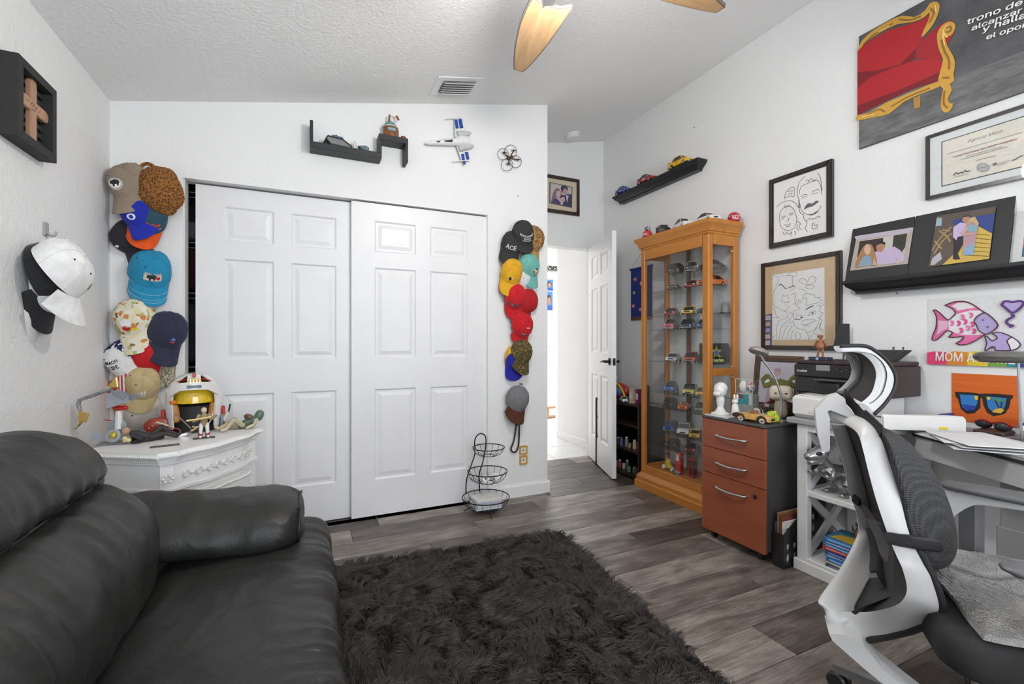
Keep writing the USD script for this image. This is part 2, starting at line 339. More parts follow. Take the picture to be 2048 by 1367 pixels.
# closet doors: left one behind, right one in front
yl, yr = YB + .062, YB + .022
lx0 = onY(391, 700, yl)[0]; rx0 = onY(703, 700, yr)[0]; rx1 = onY(973, 700, yr)[0]
zt = OZ - .012
d1 = door('door_1', 'left white six-panel sliding closet door', rx0 + .05 - lx0, zt - .012, .034, (lx0, yl, .012), np.eye(3))
d2 = door('door_2', 'right white six-panel sliding closet door with round finger pull', rx1 - rx0, zt - .012, .034, (rx0, yr, .012), np.eye(3))
fp = onY(957, 738, yr)
part(d2, 'finger_pull', lathe([(.0, -.004), (.02, -.004), (.022, .0015), (.026, .0025), (.028, 0)], 28, (fp[0], fp[1], fp[2]), (0, -1, 0)), M_door, world=True)
fp1 = onY(407, 738, yl)
struct('trim_1', [box((OX0, YB + .0, OZ - .004), (OX1, YB + TH, OZ)), box((OX0 - .0, YB + .02, 0), (OX0 + .004, YB + TH, OZ)), box((OX1 - .006, YB + .012, 0), (OX1, YB + TH, OZ))], M_trim, 'white closet opening lining')
# closet interior
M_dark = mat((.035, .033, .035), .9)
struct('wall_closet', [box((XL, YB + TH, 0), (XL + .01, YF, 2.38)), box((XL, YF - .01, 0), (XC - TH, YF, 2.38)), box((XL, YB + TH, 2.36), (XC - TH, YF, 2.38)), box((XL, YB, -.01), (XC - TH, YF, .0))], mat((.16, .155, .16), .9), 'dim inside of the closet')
# bedroom door, open inwards; hinge at (DX1, YF)
hx, hy = DX1 - .007, YF - .003
fe = onZ(1233, 957, .012)[:2]; dv = unit(np.array([hx - fe[0], hy - fe[1], 0])); th = .035
Rn = np.stack([dv, np.cross(UP, dv), UP], 1)   # local x from free edge to the hinge, local y away from camera side
DO = np.array([hx, hy, .012]) - dv * .765
d3 = door('door_3', 'white six-panel door standing open into the room', .765, 2.03, th, DO, Rn)
M_lever = mat((.02, .017, .015), .35, .8)
for s in (1,):
    lv = []
    a = np.array([.065, -.004, .955])
lev = [lathe([(0, 0), (.031, 0), (.031, .006), (.024, .011), (.011, .013), (.011, .045), (0, .045)], 20, (.068, 0, .955), (0, -1, 0)),
       tube(spline([(.068, -.042, .955), (.095, -.05, .957), (.13, -.05, .953), (.175, -.046, .948)], 4), [.010] * 5 + [.008] * 8, 8)]
part(d3, 'door_lever', lev, M_lever)
lev2 = [lathe([(0, 0), (.031, 0), (.031, .006), (.024, .011), (.011, .013), (.011, .045), (0, .045)], 20, (.068, th, .955), (0, 1, 0)),
        tube(spline([(.068, th + .042, .955), (.095, th + .05, .957), (.13, th + .05, .953), (.175, th + .046, .948)], 4), [.010] * 5 + [.008] * 8, 8)]
part(d3, 'door_lever', lev2, M_lever)
part(d3, 'latch_plate', [cbox((-.0025, .006, .925), (0.001, .029, .985)), cbox((-.010, .012, .945), (-.002, .024, .965))], M_lever)
part(d3, 'door_hook', [cbox((.10, -.012, .80), (.118, 0, .90), .004), tube(spline([(.109, -.006, .81), (.109, -.03, .80), (.109, -.034, .83)], 4), .005, 8)], M_white)
# jamb and casing around the doorway
struct('trim_2', [box((DX0, YF + .002, 0), (DX0 + .012, YF + TH, DZ)), box((DX1 - .004, YF - .001, 0), (DX1 + .012, YF + TH + .001, DZ)), box((DX0, YF + .002, DZ - .012), (DX1, YF + TH, DZ))], M_trim, 'white door jamb')
# ---- hall beyond the door
hf = fresh('/World', 'floor'); UsdGeom.Xform.Define(stage, hf); tag(stage.GetPrimAtPath(hf), 'white tiled hall floor beyond the doorway', None, None, 'structure')
part(hf, 'grout_bed', box((1.3, 3.806, -.06), (6.2, 9.2, -.004)), mat((.55, .54, .53), .8))
M_tile = mat((.74, .735, .73), .3, var=.06, vs=4)
for i in range(7):
    for j in range(10):
        x0 = 1.3 + i * .46 + (.23 if j % 2 else 0); y0 = 3.808 + j * .46
        if i < 5 or j > 4: part(hf, 'tile', cbox((x0 + .003, y0 + .003, -.01), (x0 + .457, y0 + .457, 0), .002), M_tile, smooth=False)
struct('wall_hall', [box((2.735, YF + TH, 0), (2.85, 4.70, 3.3)), box((1.3, YF + TH + .001, 0), (DX0 - .001, YF + TH + .01, 3.3)), box((1.2, YF + TH, 0), (1.3, 9.2, 3.3))], M_wall, 'white hall walls')
struct('wall_gallery', [box((1.2, 8.0, 0), (6.3, 8.1, 3.3)), box((6.2, 4.6, 0), (6.3, 8.1, 3.3)), box((2.85, 4.6, 0), (6.3, 4.7, 3.3))], M_wall, 'far white hall wall with pictures')
struct('ceiling', box((1.2, YF + TH, 3.3), (6.3, 8.1, 3.35)), M_ceil, 'flat white hall ceiling')
baseboard('baseboard_hall', (2.735, YF + TH), (2.735, 4.70), (-1, 0))
baseboard('baseboard_gallery', (1.3, 8.0), (6.2, 8.0), (0, -1))
# ---------------------------------------------------------------- sofa
def leather(name):
    return custom(name, {'t': ('texture_coordinate', {}), 'n': ('noise_texture', dict(scale=9, detail=5, roughness=.55, distortion=.4)), 'v': ('voronoi_texture', dict(scale=420, feature='f1')), 'c': ('noise_texture', dict(scale=3, detail=3)),
        'r': ('rgb_ramp', dict(ramp=[(.3, (.014, .014, .0135)), (.7, (.024, .024, .0225))])), 'ro': ('map_range', dict(from_min=.3, from_max=.7, to_min=.38, to_max=.50)),
        'u': ('bump', dict(strength=.5, distance=.014)), 'u2': ('bump', dict(strength=.12, distance=.001)), 'p': ('principled_bsdf', dict(specular_ior_level=.36))},
        [('t.object', 'n.vector'), ('t.object', 'v.vector'), ('t.object', 'c.vector'), ('c.fac', 'r.fac'), ('r.color', 'p.base_color'), ('c.fac', 'ro.value'), ('ro.result', 'p.roughness'),
         ('n.fac', 'u.height'), ('v.distance', 'u2.height'), ('u.normal', 'u2.normal'), ('u2.normal', 'p.normal')])
M_lea = leather('black_leather')
nz = lambda p, s, seed=0: meshkit.fbm(np.asarray(p) * np.asarray(s), 4, seed) - .5
def wrinkle(P, amp, s, seed, ridge=True):
    n = meshkit.fbm(P * np.asarray(s), 3, seed)
    return amp * (1 - 2 * np.abs(2 * n - 1) ** .7) if ridge else amp * (2 * n - 1)
def normals_of(P, cu=False, cv=False):
    du = np.gradient(P, axis=0); dv = np.gradient(P, axis=1)
    if cv: dv = (np.roll(P, -1, 1) - np.roll(P, 1, 1)) / 2
    n = np.cross(du, dv); return n / (np.linalg.norm(n, axis=-1, keepdims=True) + 1e-9)
S0, S1 = -.25, 2.03
sofa = thing('sofa', 'black leather sofa with padded arm along the left wall', 'sofa', ((XL + .1) / 2, .9, 0))
# backrest: closed section (x,z) swept along y, rounded off at the far end
sec = spline([(-.43, .40), (-.395, .47), (-.40, .56), (-.44, .635), (-.505, .69), (-.545, .708), (-.556, .713), (-.545, .728), (-.535, .76), (-.56, .82), (-.63, .872), (-.73, .88), (-.82, .85), (-.875, .77), (-.885, .6), (-.885, .40), (-.66, .36)], 7, closed=True)
ys = np.concatenate([np.linspace(S0, 1.60, 150), 1.60 + .31 * np.sin(np.linspace(0, np.pi / 2, 30))[1:]])
cxz = np.array([-.66, .56]); P = np.zeros((len(ys), len(sec), 3))
for i, y in enumerate(ys):
    k = 1.0 if y < 1.60 else (1 - ((y - 1.60) / .312) ** 2.4) ** (1 / 2.4)
    q = cxz + (sec - cxz) * np.array([.35 + .65 * k, .25 + .75 * k]) if k < 1 else sec
    if k < 1: q = q + np.array([-.10 * (1 - k), -.02 * (1 - k)])
    P[i] = np.stack([q[:, 0], np.full(len(q), y), q[:, 1]], 1)
N = normals_of(P, cv=True)
if (N[60, 8] @ np.array([1, 0, .3])) < 0: N = -N
seam = np.exp(-((P[..., 2] - .713) / .012) ** 2) * (P[..., 0] > -.62)
fl_ = wrinkle(P, .013, (2.2, 7.5, 1.6), 3) * np.clip((P[..., 0] + .9) * 6, 0, 1) + wrinkle(P, .006, (5, 3, 9), 5, False) + .004 * np.sin(P[..., 1] * 60 + 9 * meshkit.fbm(P * 3, 2, 9)) * np.exp(-((P[..., 2] - .713) / .05) ** 2)
fl_ = fl_ - .012 * seam
P = P + N * fl_[..., None]
m = gridmesh(P, cv=True); c = P[-1].mean(0); k = len(sec); b = len(m.vertices); r = (len(ys) - 1) * k + np.arange(k)
m = T(np.vstack([m.vertices, [c]]), np.vstack([m.faces, np.stack([np.full(k, b), r, (len(ys) - 1) * k + (np.arange(k) + 1) % k], 1)]), process=False); m.fix_normals()
part(sofa, 'backrest', m, M_lea, smooth=True, world=True)
sm = [np.array([-.549, y, .714]) + np.array([0, 0, .002 * math.sin(y * 9)]) for y in np.linspace(S0, 1.66, 60)]
part(sofa, 'seam_piping', tube(sm, .0045, 6), M_lea, smooth=True, world=True)
# seat: profile over x swept along y with gathered front edge
xs = np.array([-.46, -.40, -.30, -.20, -.10, -.02, .03, .06, .078, .086, .086, .08, .075]); zs = np.array([.40, .425, .437, .442, .440, .434, .424, .408, .385, .35, .25, .16, .10])
prof = spline(np.stack([xs, zs], 1), 9)
ys = np.linspace(S0, S1, 210); P = np.zeros((len(ys), len(prof), 3)); P[..., 1] = ys[:, None]; P[..., 0] = prof[None, :, 0]; P[..., 2] = prof[None, :, 1]
e = np.clip((S1 - ys) / .05, 0, 1); drop = 1 - np.sqrt(np.clip(1 - (1 - e) ** 2, 0, 1)); P[..., 2] -= (drop * .05)[:, None] * (P[..., 2] > .3)
N = normals_of(P); N = N if N[50, 20, 2] > 0 else -N
edge = np.exp(-((P[..., 0] - .06) / .10) ** 2) * (P[..., 2] > .2)
f = wrinkle(P, .011, (2.0, 16, 2.5), 21) * edge + wrinkle(P, .004, (6, 6, 3), 22, False) + wrinkle(P, .006, (7, 3.2, 3), 29) * np.clip(-P[..., 0] * 12, 0, 1) - .02 * np.exp(-((P[..., 0] + .44) / .05) ** 2)
P = P + N * f[..., None]; m = gridmesh(P); m = m if N[50, 20] @ m.face_normals[50 * 2 * (len(prof) - 1) + 40] > 0 else T(m.vertices, m.faces[:, ::-1], process=False)
part(sofa, 'seat', m, M_lea, smooth=True, world=True)
part(sofa, 'base', [cbox((-.89, S0, .06), (.066, S1 - .012, .385), .01)], M_lea, world=True)
part(sofa, 'edge_piping', tube(spline([(.083, y, .10) for y in (S0, .5, 1.2, S1 - .05)] + [(.075, S1, .12), (.074, S1 + .004, .3), (.06, S1 + .002, .395)], 6), .005, 6), M_lea, smooth=True, world=True)
for lx, ly in ((-.8, 1.9), (.0, 1.9), (.0, -.1), (-.8, -.1)): part(sofa, 'leg', cyl((lx, ly, 0), (lx, ly, .062), .022, .03), M_chrome, world=True)
# padded arm: section (y,z) swept along x, rounded at the front
asec = spline([(1.72, .432), (1.672, .47), (1.69, .53), (1.77, .574), (1.88, .585), (1.965, .572), (2.015, .52), (2.02, .45), (1.99, .40), (1.87, .39)], 6, closed=True)
xs = np.concatenate([np.linspace(-.88, -.12, 60), -.12 + .115 * np.sin(np.linspace(0, np.pi / 2, 22))[1:]])
cyz = np.array([1.86, .47]); P = np.zeros((len(xs), len(asec), 3))
for i, x in enumerate(xs):
    k = 1.0 if x < -.12 else (1 - ((x + .12) / .1155) ** 2.6) ** (1 / 2.6)
    q = cyz + (asec - cyz) * (.12 + .88 * k); q = q + np.array([0, .030 * max(0, min(1, (-.1 - x) / .4)) + .0 ])
    P[i] = np.stack([np.full(len(q), x), q[:, 0], q[:, 1]], 1)
N = normals_of(P, cv=True); N = N if (N[20] * (P[20] - P[20].mean(0))).sum() > 0 else -N
P = P + N * (wrinkle(P, .010, (7, 3, 3), 41) + wrinkle(P, .004, (3, 5, 5), 42, False) + .0025 * np.sin(np.arange(len(asec)) * 2 * np.pi / len(asec) * 26)[None, :] * np.exp(-((P[..., 0] + .02) / .05) ** 2))[..., None]
m = gridmesh(P, cv=True); k = len(asec); b = len(m.vertices); r = (len(xs) - 1) * k + np.arange(k)
m = T(np.vstack([m.vertices, [P[-1].mean(0)]]), np.vstack([m.faces, np.stack([np.full(k, b), r, (len(xs) - 1) * k + (np.arange(k) + 1) % k], 1)]), process=False); m.fix_normals()
part(sofa, 'arm', m, M_lea, smooth=True, world=True)
ring = P[-9] + np.array([.004, 0, 0]); part(sofa, 'arm_piping', tube(ring[::2], .0045, 6, closed=True), M_lea, smooth=True, world=True)

# ---------------------------------------------------------------- shaggy rug
RC = [np.array([.13, 2.41]), np.array([1.364, 2.313]), np.array([1.19, .46]), np.array([.13, .55])]
rug = thing('rug', 'dark brown long shaggy rug in the middle of the floor', 'rug', (.65, 1.4, 0))
def bil(u, v): u = np.asarray(u)[..., None]; v = np.asarray(v)[..., None]; return (1 - u) * (1 - v) * RC[0] + u * (1 - v) * RC[1] + u * v * RC[2] + (1 - u) * v * RC[3]
part(rug, 'backing', prism(Polygon([tuple(c) for c in RC]), .012, (0, 0, .001)), mat((.03, .024, .022), .95), world=True)
def make_pile():
    g = np.random.default_rng(5); n = 95000
    u, v = g.random(n), g.random(n); r = bil(u, v)
    keep = (r[:, 1] > .62); u, v, r = u[keep], v[keep], r[keep]; n = len(r)
    def fld(p, s, seed): return meshkit.fbm(np.concatenate([p * s, np.zeros((len(p), 1))], 1), 3, seed)
    cc = (np.floor(r / .022) + .5 + (g.random((n, 2)) - .5) * .2) * .022                # clump centre
    cc = cc + .022 * np.stack([fld(cc, 30, 3), fld(cc, 30, 4)], 1)
    th = 2 * np.pi * 2.6 * fld(cc, 7, 11) + 1.0 * (g.random(n) - .5)
    L = .052 * (.75 + .5 * g.random(n)); lean = .55 + .35 * fld(cc, 5, 13) + .15 * (g.random(n) - .5)
    d = np.stack([np.cos(th), np.sin(th)], 1); mid = np.array([.63, 1.44])
    s = np.linspace(0, 1, 6); P = np.zeros((n, 6, 3)); pull = (cc - r) * 1.0
    cl = (g.random((n, 2)) - .5)
    for k, a in enumerate(s):
        P[:, k, :2] = r + d * (L * lean * 1.0 * a ** 1.6)[:, None] + pull * a ** 1.3 + cl * .006 * a * a
        P[:, k, 2] = .010 + L * np.sin(a * 1.25) * (1.12 - lean * .75) - .010 * a ** 3
    P[..., 2] = np.maximum(P[..., 2], .006)
    path = rug + '/pile'; bc = UsdGeom.BasisCurves.Define(stage, path)
    loc = P.reshape(-1, 3) @ INV[rug][:3, :3].T + INV[rug][:3, 3]
    bc.CreatePointsAttr(Vt.Vec3fArray.FromNumpy(loc.astype(np.float32))); bc.CreateCurveVertexCountsAttr(Vt.IntArray.FromNumpy(np.full(n, 6, np.int32)))
    bc.CreateTypeAttr('linear'); w = np.tile(np.array([.0016, .0019, .0018, .0015, .0011, .0004]), n); bc.CreateWidthsAttr(Vt.FloatArray.FromNumpy(w.astype(np.float32))); bc.SetWidthsInterpolation('vertex')
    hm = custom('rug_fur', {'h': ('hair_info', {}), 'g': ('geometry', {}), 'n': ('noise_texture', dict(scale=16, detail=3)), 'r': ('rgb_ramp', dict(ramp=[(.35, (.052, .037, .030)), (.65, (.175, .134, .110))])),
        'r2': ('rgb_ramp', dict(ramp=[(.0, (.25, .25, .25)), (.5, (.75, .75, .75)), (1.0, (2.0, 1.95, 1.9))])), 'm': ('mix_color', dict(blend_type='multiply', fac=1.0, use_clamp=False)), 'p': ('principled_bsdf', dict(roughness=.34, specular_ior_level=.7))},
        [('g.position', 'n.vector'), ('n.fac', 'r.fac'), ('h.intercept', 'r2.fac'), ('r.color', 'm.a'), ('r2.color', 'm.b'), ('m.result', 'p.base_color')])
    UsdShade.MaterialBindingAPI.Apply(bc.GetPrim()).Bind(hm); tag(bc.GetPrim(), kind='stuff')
make_pile()

# ---------------------------------------------------------------- white carved nightstand in the corner
NE = np.array([.52, .854, 0]); NI = np.array([-.854, .52, 0]); NO = np.array([-.462, 2.228, 0.0]); NZ = .69
M_ns = mat((.78, .775, .765), .4, var=.03, vs=9, bump=.12, bs=160, bd=.002)
R_ns = np.stack([NE, NI, UP], 1)
ns = thing('nightstand', 'white carved nightstand with serpentine front in the corner', 'nightstand', NO, R_ns)
W_, D_ = .50, .40
def ns_outline(o=0.0):
    t = np.linspace(0, 1, 33); front = [(x * W_, -.030 * math.sin(math.pi * x) ** 1.0 * math.cos(2 * math.pi * (x - .5)) * 1.0 - .012 + .014 * math.cos(4 * math.pi * x)) for x in t]
    pts = [(-.055, .045)] + [(-.004, .0)] + front[2:-2] + [(W_ + .004, 0), (W_ + .055, .045), (W_ + .055, D_), (-.055, D_)]
    return Polygon(pts).buffer(o, join_style=2)
body = prism(ns_outline(-.028), NZ - .14, (0, 0, .09))
part(ns, 'body', body, M_ns, smooth=30)
tops = [prism(ns_outline(o), h, (0, 0, z)) for o, h, z in ((-.004, .010, NZ - .010), (.004, .012, NZ - .022), (-.004, .007, NZ - .029), (-.013, .012, NZ - .041), (-.018, .010, NZ - .051))]
part(ns, 'top', tops, M_ns, smooth=30)
# carved rim beads
ol = np.array(ns_outline(.004).exterior.coords); L = LineString(ol); bd = []
n_b = int(L.length / .0085)
for i in range(n_b):
    p = L.interpolate(i * .0085)
    if p.y < D_ - .01: bd.append(ell((p.x, p.y, NZ - .016), (.0048, .0048, .0046 + .0012 * (i % 3)), sub=1))
part(ns, 'carved_rim', bd, M_ns, kind='stuff')
part(ns, 'waist_moulding', [prism(ns_outline(-.018), .012, (0, 0, NZ - .165)), prism(ns_outline(-.023), .01, (0, 0, NZ - .177))], M_ns)
fy = lambda x: -.030 * math.sin(math.pi * x / W_) * math.cos(2 * math.pi * (x / W_ - .5)) - .012 + .014 * math.cos(4 * math.pi * x / W_) + .028
# carved frieze scrolls on the front
fr = []
for k in range(9):
    x = .06 + k * .048
    sc = [(x + .017 * math.cos(a) * (1 - a / 14), fy(x) - .004, NZ - .107 + .017 * math.sin(a) * (1 - a / 14)) for a in np.linspace(0, 9, 22)]
    fr.append(tube(sc, .0032, 5)); fr.append(ell((x + .024, fy(x + .024) - .003, NZ - .107), (.012, .004, .006), sub=1))
part(ns, 'carved_frieze', fr, M_ns)
part(ns, 'rosette', [ell((-.030 + .012 * math.cos(a), .020 - .010 * math.cos(a) , NZ - .105 + .014 * math.sin(a)), (.006, .006, .006), sub=1) for a in np.linspace(0, 5.2, 6)], M_ns)
for z0, z1 in ((.325, .505), (.125, .315)):
    t = np.linspace(.045, W_ - .045, 25); X = np.concatenate([t, t[::-1]])
    poly = [(x, fy(x) - .012) for x in t] + [(x, fy(x) + .03) for x in t[::-1]]
    dr = part(ns, 'drawer', prism(Polygon(poly), z1 - z0, (0, 0, z0)), M_ns)
    bb = []
    for zz in (z0 + .02, z1 - .02): bb += [ell((x, fy(x) - .014, zz), .0048, sub=1) for x in np.arange(.07, W_ - .06, .0095)]
    for xx in (.065, W_ - .065): bb += [ell((xx, fy(xx) - .014, zz), .0048, sub=1) for zz in np.arange(z0 + .03, z1 - .025, .0095)]
    part(dr, 'bead_trim', bb, M_ns, kind='stuff')
    zm = (z0 + z1) / 2; xm = W_ / 2
    part(dr, 'knob_plate', [ell((xm + dx * .022, fy(xm) - .014, zm + dz * .016), (.016, .005, .010), sub=1) for dx, dz in ((-1, 0), (1, 0), (0, 1), (0, -1), (-1.5, .6), (1.5, -.6))], M_ns)
    part(dr, 'knob', lathe([(0, 0), (.009, 0), (.006, .008), (.014, .016), (.017, .023), (.012, .030), (0, .032)], 12, (xm, fy(xm) - .015, zm), (0, -1, 0)), mat((.85, .85, .87), .08, .6), smooth=False)
pl = [tube([(-.026 + .006 * i, .0 - .0035 * i + .012, .10 + j) for j in (0, .38)], .004, 6) for i in (-3, 3)]
for i in (-2.2, 2.2): pl += [ell((-.028 + .0085 * i, .014 - .0085 * i - .002, z), .005, sub=1) for z in np.arange(.12, .49, .0105)]
part(ns, 'pilaster_beads', pl, M_ns, kind='stuff')
part(ns, 'plinth', [prism(ns_outline(-.02), .03, (0, 0, .07))], M_ns)
for lx, ly in ((-.01, .04), (W_ + .01, .04), (-.01, D_ - .03), (W_ + .01, D_ - .03)): part(ns, 'leg', tube([(lx, ly, .075), (lx, ly - .005, .04), (lx, ly - .012, .0)], [.035, .02, .016], 10), M_ns)

# ---------------------------------------------------------------- glazed display cabinet
M_oak = woodmat('honey_wood', (.40, .135, .018), (.60, .245, .042), (14, 14, 1.6), .36, .15)
M_oakh = woodmat('honey_wood_level', (.40, .135, .018), (.60, .245, .042), (14, 1.6, 14), .36, .15)
KX0, KX1, KY0, KY1, KZ = 2.405, 2.685, 2.175, 2.832, 1.935
cab = thing('display_cabinet', 'tall honey-coloured wooden display cabinet with glass front and model cars', 'display cabinet', ((KX0 + KX1) / 2, (KY0 + KY1) / 2, 0))
cp = lambda n, me, ma=M_oak, **k: part(cab, n, me, ma, world=True, **k)
def mould(x0, y0, y1, x1, z, prof, name, ma):
    """moulding around three sides (far side, front, near side); prof: (out, z)"""
    P = []
    for o, zz in prof: P.append([(x1, y1 + o, z + zz), (x0 - o, y1 + o, z + zz), (x0 - o, y0 - o, z + zz), (x1, y0 - o, z + zz)])
    P = np.array(P); g = gridmesh(P, cv=True); caps_ = T(P[-1], [[0, 1, 2], [0, 2, 3]], process=False), T(P[0], [[0, 2, 1], [0, 3, 2]], process=False)
    m = cat(g, *caps_); m.merge_vertices(); m.fix_normals(); return cp(name, m, ma, smooth=25)
mould(KX0, KY0, KY1, KX1, 1.845, [(.002, 0), (.004, .012), (.012, .016), (.014, .03), (.022, .05), (.034, .062), (.038, .075), (.038, .088)], 'crown', M_oakh)
mould(KX0, KY0, KY1, KX1, .0, [(.036, 0), (.036, .05), (.032, .058), (.026, .06), (.026, .085), (.016, .10), (.004, .112), (.002, .12)], 'plinth', M_oakh)
pw = .036
for n_, (a, b, c, d) in enumerate(((KX0, KX0 + .03, KY1 - .038, KY1), (KX0, KX0 + .045, KY0, KY0 + .058), (KX1 - .045, KX1, KY0, KY0 + .03), (KX1 - .045, KX1, KY1 - .03, KY1))):
    cp('post', cbox((a, c, .12), (b, d, 1.845), .008 if n_ == 1 else .003))
cp('rail', [cbox((KX0, KY0 + .058, 1.765), (KX0 + .022, KY1 - .038, 1.845), .002)], M_oakh); cp('rail', [cbox((KX0, KY0 + .058, .12), (KX0 + .022, KY1 - .038, .175), .002)], M_oakh)
for z0, z1 in ((1.775, 1.845), (.905, .955), (.12, .175)): cp('side_rail', [cbox((KX0 + .045, KY0, z0), (KX1 - .045, KY0 + .022, z1), .002)], M_oakh)
for z0, z1 in ((1.775, 1.845), (.12, .175)): cp('side_rail', [cbox((KX0 + .03, KY1 - .022, z0), (KX1 - .045, KY1, z1), .002)], M_oakh)
cp('top_panel', box((KX0 + .005, KY0 + .005, 1.835), (KX1, KY1 - .005, 1.85)), M_oakh); cp('bottom_panel', box((KX0 + .024, KY0 + .024, .13), (KX1, KY1 - .024, .16)), M_oakh)
M_mirror = mat((.66, .68, .68), .12, coat=.5, var=.03, vs=4)
cp('mirror_back', box((KX1 - .012, KY0 + .03, .16), (KX1 - .006, KY1 - .03, 1.835)), M_mirror)
for y in (2.40, 2.60): cp('back_strip', cbox((KX1 - .022, y - .022, .16), (KX1 - .012, y + .022, 1.835)), woodmat('brown_wood', (.13, .06, .03), (.22, .11, .06), (14, 14, 1.6)))
cp('glass_door', box((KX0 + .008, KY0 + .03, .17), (KX0 + .012, KY1 - .30, 1.77)), M_glass); cp('glass_door', box((KX0 + .014, KY0 + .30, .17), (KX0 + .018, KY1 - .03, 1.77)), M_glass)
cp('side_glass', box((KX0 + .04, KY0 + .010, .17), (KX1 - .04, KY0 + .014, 1.78)), M_glass); cp('side_glass', box((KX0 + .03, KY1 - .014, .17), (KX1 - .04, KY1 - .010, 1.78)), M_glass)
for z in (1.735, .957, .889): cp('brass_hinge', cbox((KX1 - .075, KY0 - .003, z), (KX1 - .042, KY0 + .004, z + .012)), M_gold)
M_shelfg = panemat('shelf_glass', (.90, .95, .93))
SHELF = [1.622, 1.512, 1.325, 1.222, .985, .752, .640, .458, .345]
for z in SHELF: cp('glass_shelf', box((KX0 + .026, KY0 + .020, z - .006), (KX1 - .024, KY1 - .020, z)), M_shelfg)

# ---------------------------------------------------------------- cherry filing cabinet
FX0, FX1, FY0, FY1 = 2.117, 2.62, 1.562, 1.966
M_cher = woodmat('cherry_wood', (.23, .052, .020), (.35, .098, .040), (10, 1.3, 10), .30, .25)
M_gry = mat((.065, .064, .063), .45, var=.08, vs=30)
fc = thing('filing_cabinet', 'dark grey rolling filing cabinet with three cherry wood drawers', 'filing cabinet', ((FX0 + FX1) / 2, (FY0 + FY1) / 2, 0))
fp_ = lambda n, me, ma, **k: part(fc, n, me, ma, world=True, **k)
fp_('body', [cbox((FX0 + .022, FY0 + .004, .055), (FX1, FY1 - .004, .688), .003), cbox((FX0 - .002, FY0, .690), (FX1, FY1, .705), .004)], M_gry)
for i, (z0, z1) in enumerate(((.531, .688), (.384, .527), (.052, .380))):
    q = sbox(FX0, FY0, FX0 + .022, FY1).buffer(-.008).buffer(.008)
    dr = fp_('drawer', prism(q, z1 - z0, (0, 0, z0)), M_cher)
    zh = (z0 + z1) / 2 if i < 2 else .318
    hpts = spline([(FX0 + .002, 1.846, zh), (FX0 - .020, 1.84, zh), (FX0 - .030, 1.79, zh - .002), (FX0 - .032, 1.756, zh - .003), (FX0 - .030, 1.72, zh - .002), (FX0 - .020, 1.672, zh), (FX0 + .002, 1.666, zh)], 5)
    part(dr, 'handle', sweep(hpts, circ(8) * np.array([.0085, .006]), up=UP), M_steel, smooth=True, world=True)
fp_('lock', lathe([(0, 0), (.011, 0), (.011, .004), (.008, .006), (0, .006)], 16, (FX0, 1.618, .332), (-1, 0, 0)), M_blk)
for x, y in ((FX0 + .05, FY0 + .05), (FX0 + .05, FY1 - .05), (FX1 - .05, FY0 + .05), (FX1 - .05, FY1 - .05)):
    fp_('caster', [lathe([(0, -.012), (.020, -.012), (.023, -.006), (.023, .006), (.020, .012), (0, .012)], 16, (x, y, .0235), (0, 1, 0)), cbox((x - .016, y - .016, .034), (x + .016, y + .016, .054))], M_blk)

# ---------------------------------------------------------------- white crossed-side shelf unit
UX0, UX1, UY0, UY1 = 2.225, 2.70, 1.12, 1.49
M_wunit = mat((.72, .72, .715), .45, var=.03, vs=12, bump=.06, bs=60)
un = thing('shelf_unit', 'white wooden shelf unit with crossed side braces under the printers', 'shelf', ((UX0 + UX1) / 2, (UY0 + UY1) / 2, 0))
up_ = lambda n, me, ma=M_wunit, **k: part(un, n, me, ma, world=True, **k)
up_('plinth', cbox((UX0, UY0, 0), (UX1, UY1, .055), .004)); 
up_('tabletop', cbox((UX0 - .01, UY0 - .02, .725), (UX1 + .01, UY1 + .03, .752), .004), mat((.32, .32, .32), .4, var=.05, vs=20))
for x in (UX0 + .012, UX1 - .05):
    for y in (UY0 + .012, UY1 - .062): up_('post', cbox((x, y, .055), (x + .038, y + .05, .725), .003))
up_('shelf_board', cbox((UX0 + .016, UY0 + .016, .375), (UX1 - .016, UY1 - .016, .40), .003)); up_('shelf_board', cbox((UX0 + .016, UY0 + .016, .056), (UX1 - .016, UY1 - .016, .070), .003))
up_('apron', [cbox((UX0 + .014, UY0 + .06, .69), (UX0 + .034, UY1 - .06, .725)), cbox((UX0 + .05, UY1 - .034, .69), (UX1 - .05, UY1 - .014, .725))])
for z0, z1 in ((.07, .375), (.40, .69)):
    for s in (0, 1):
        a = np.array([UX0 + .05, UY1 - .036, z0 if s else z1]); b_ = np.array([UX1 - .05, UY1 - .036, z1 if s else z0])
        d = unit(b_ - a); n2 = np.array([-d[2], 0, d[0]]) * .019
        V = [a + n2, b_ + n2, b_ - n2, a - n2]; 
        up_('brace', prism(Polygon([(v[0], v[2]) for v in V]), .016, (0, UY1 - .022 + .0 - .016 * s * .6, 0), (1, 0, 0), (0, 0, 1)))
    up_('back_panel', cbox((UX1 - .030, UY0 + .064, z0), (UX1 - .020, UY1 - .064, z1)))

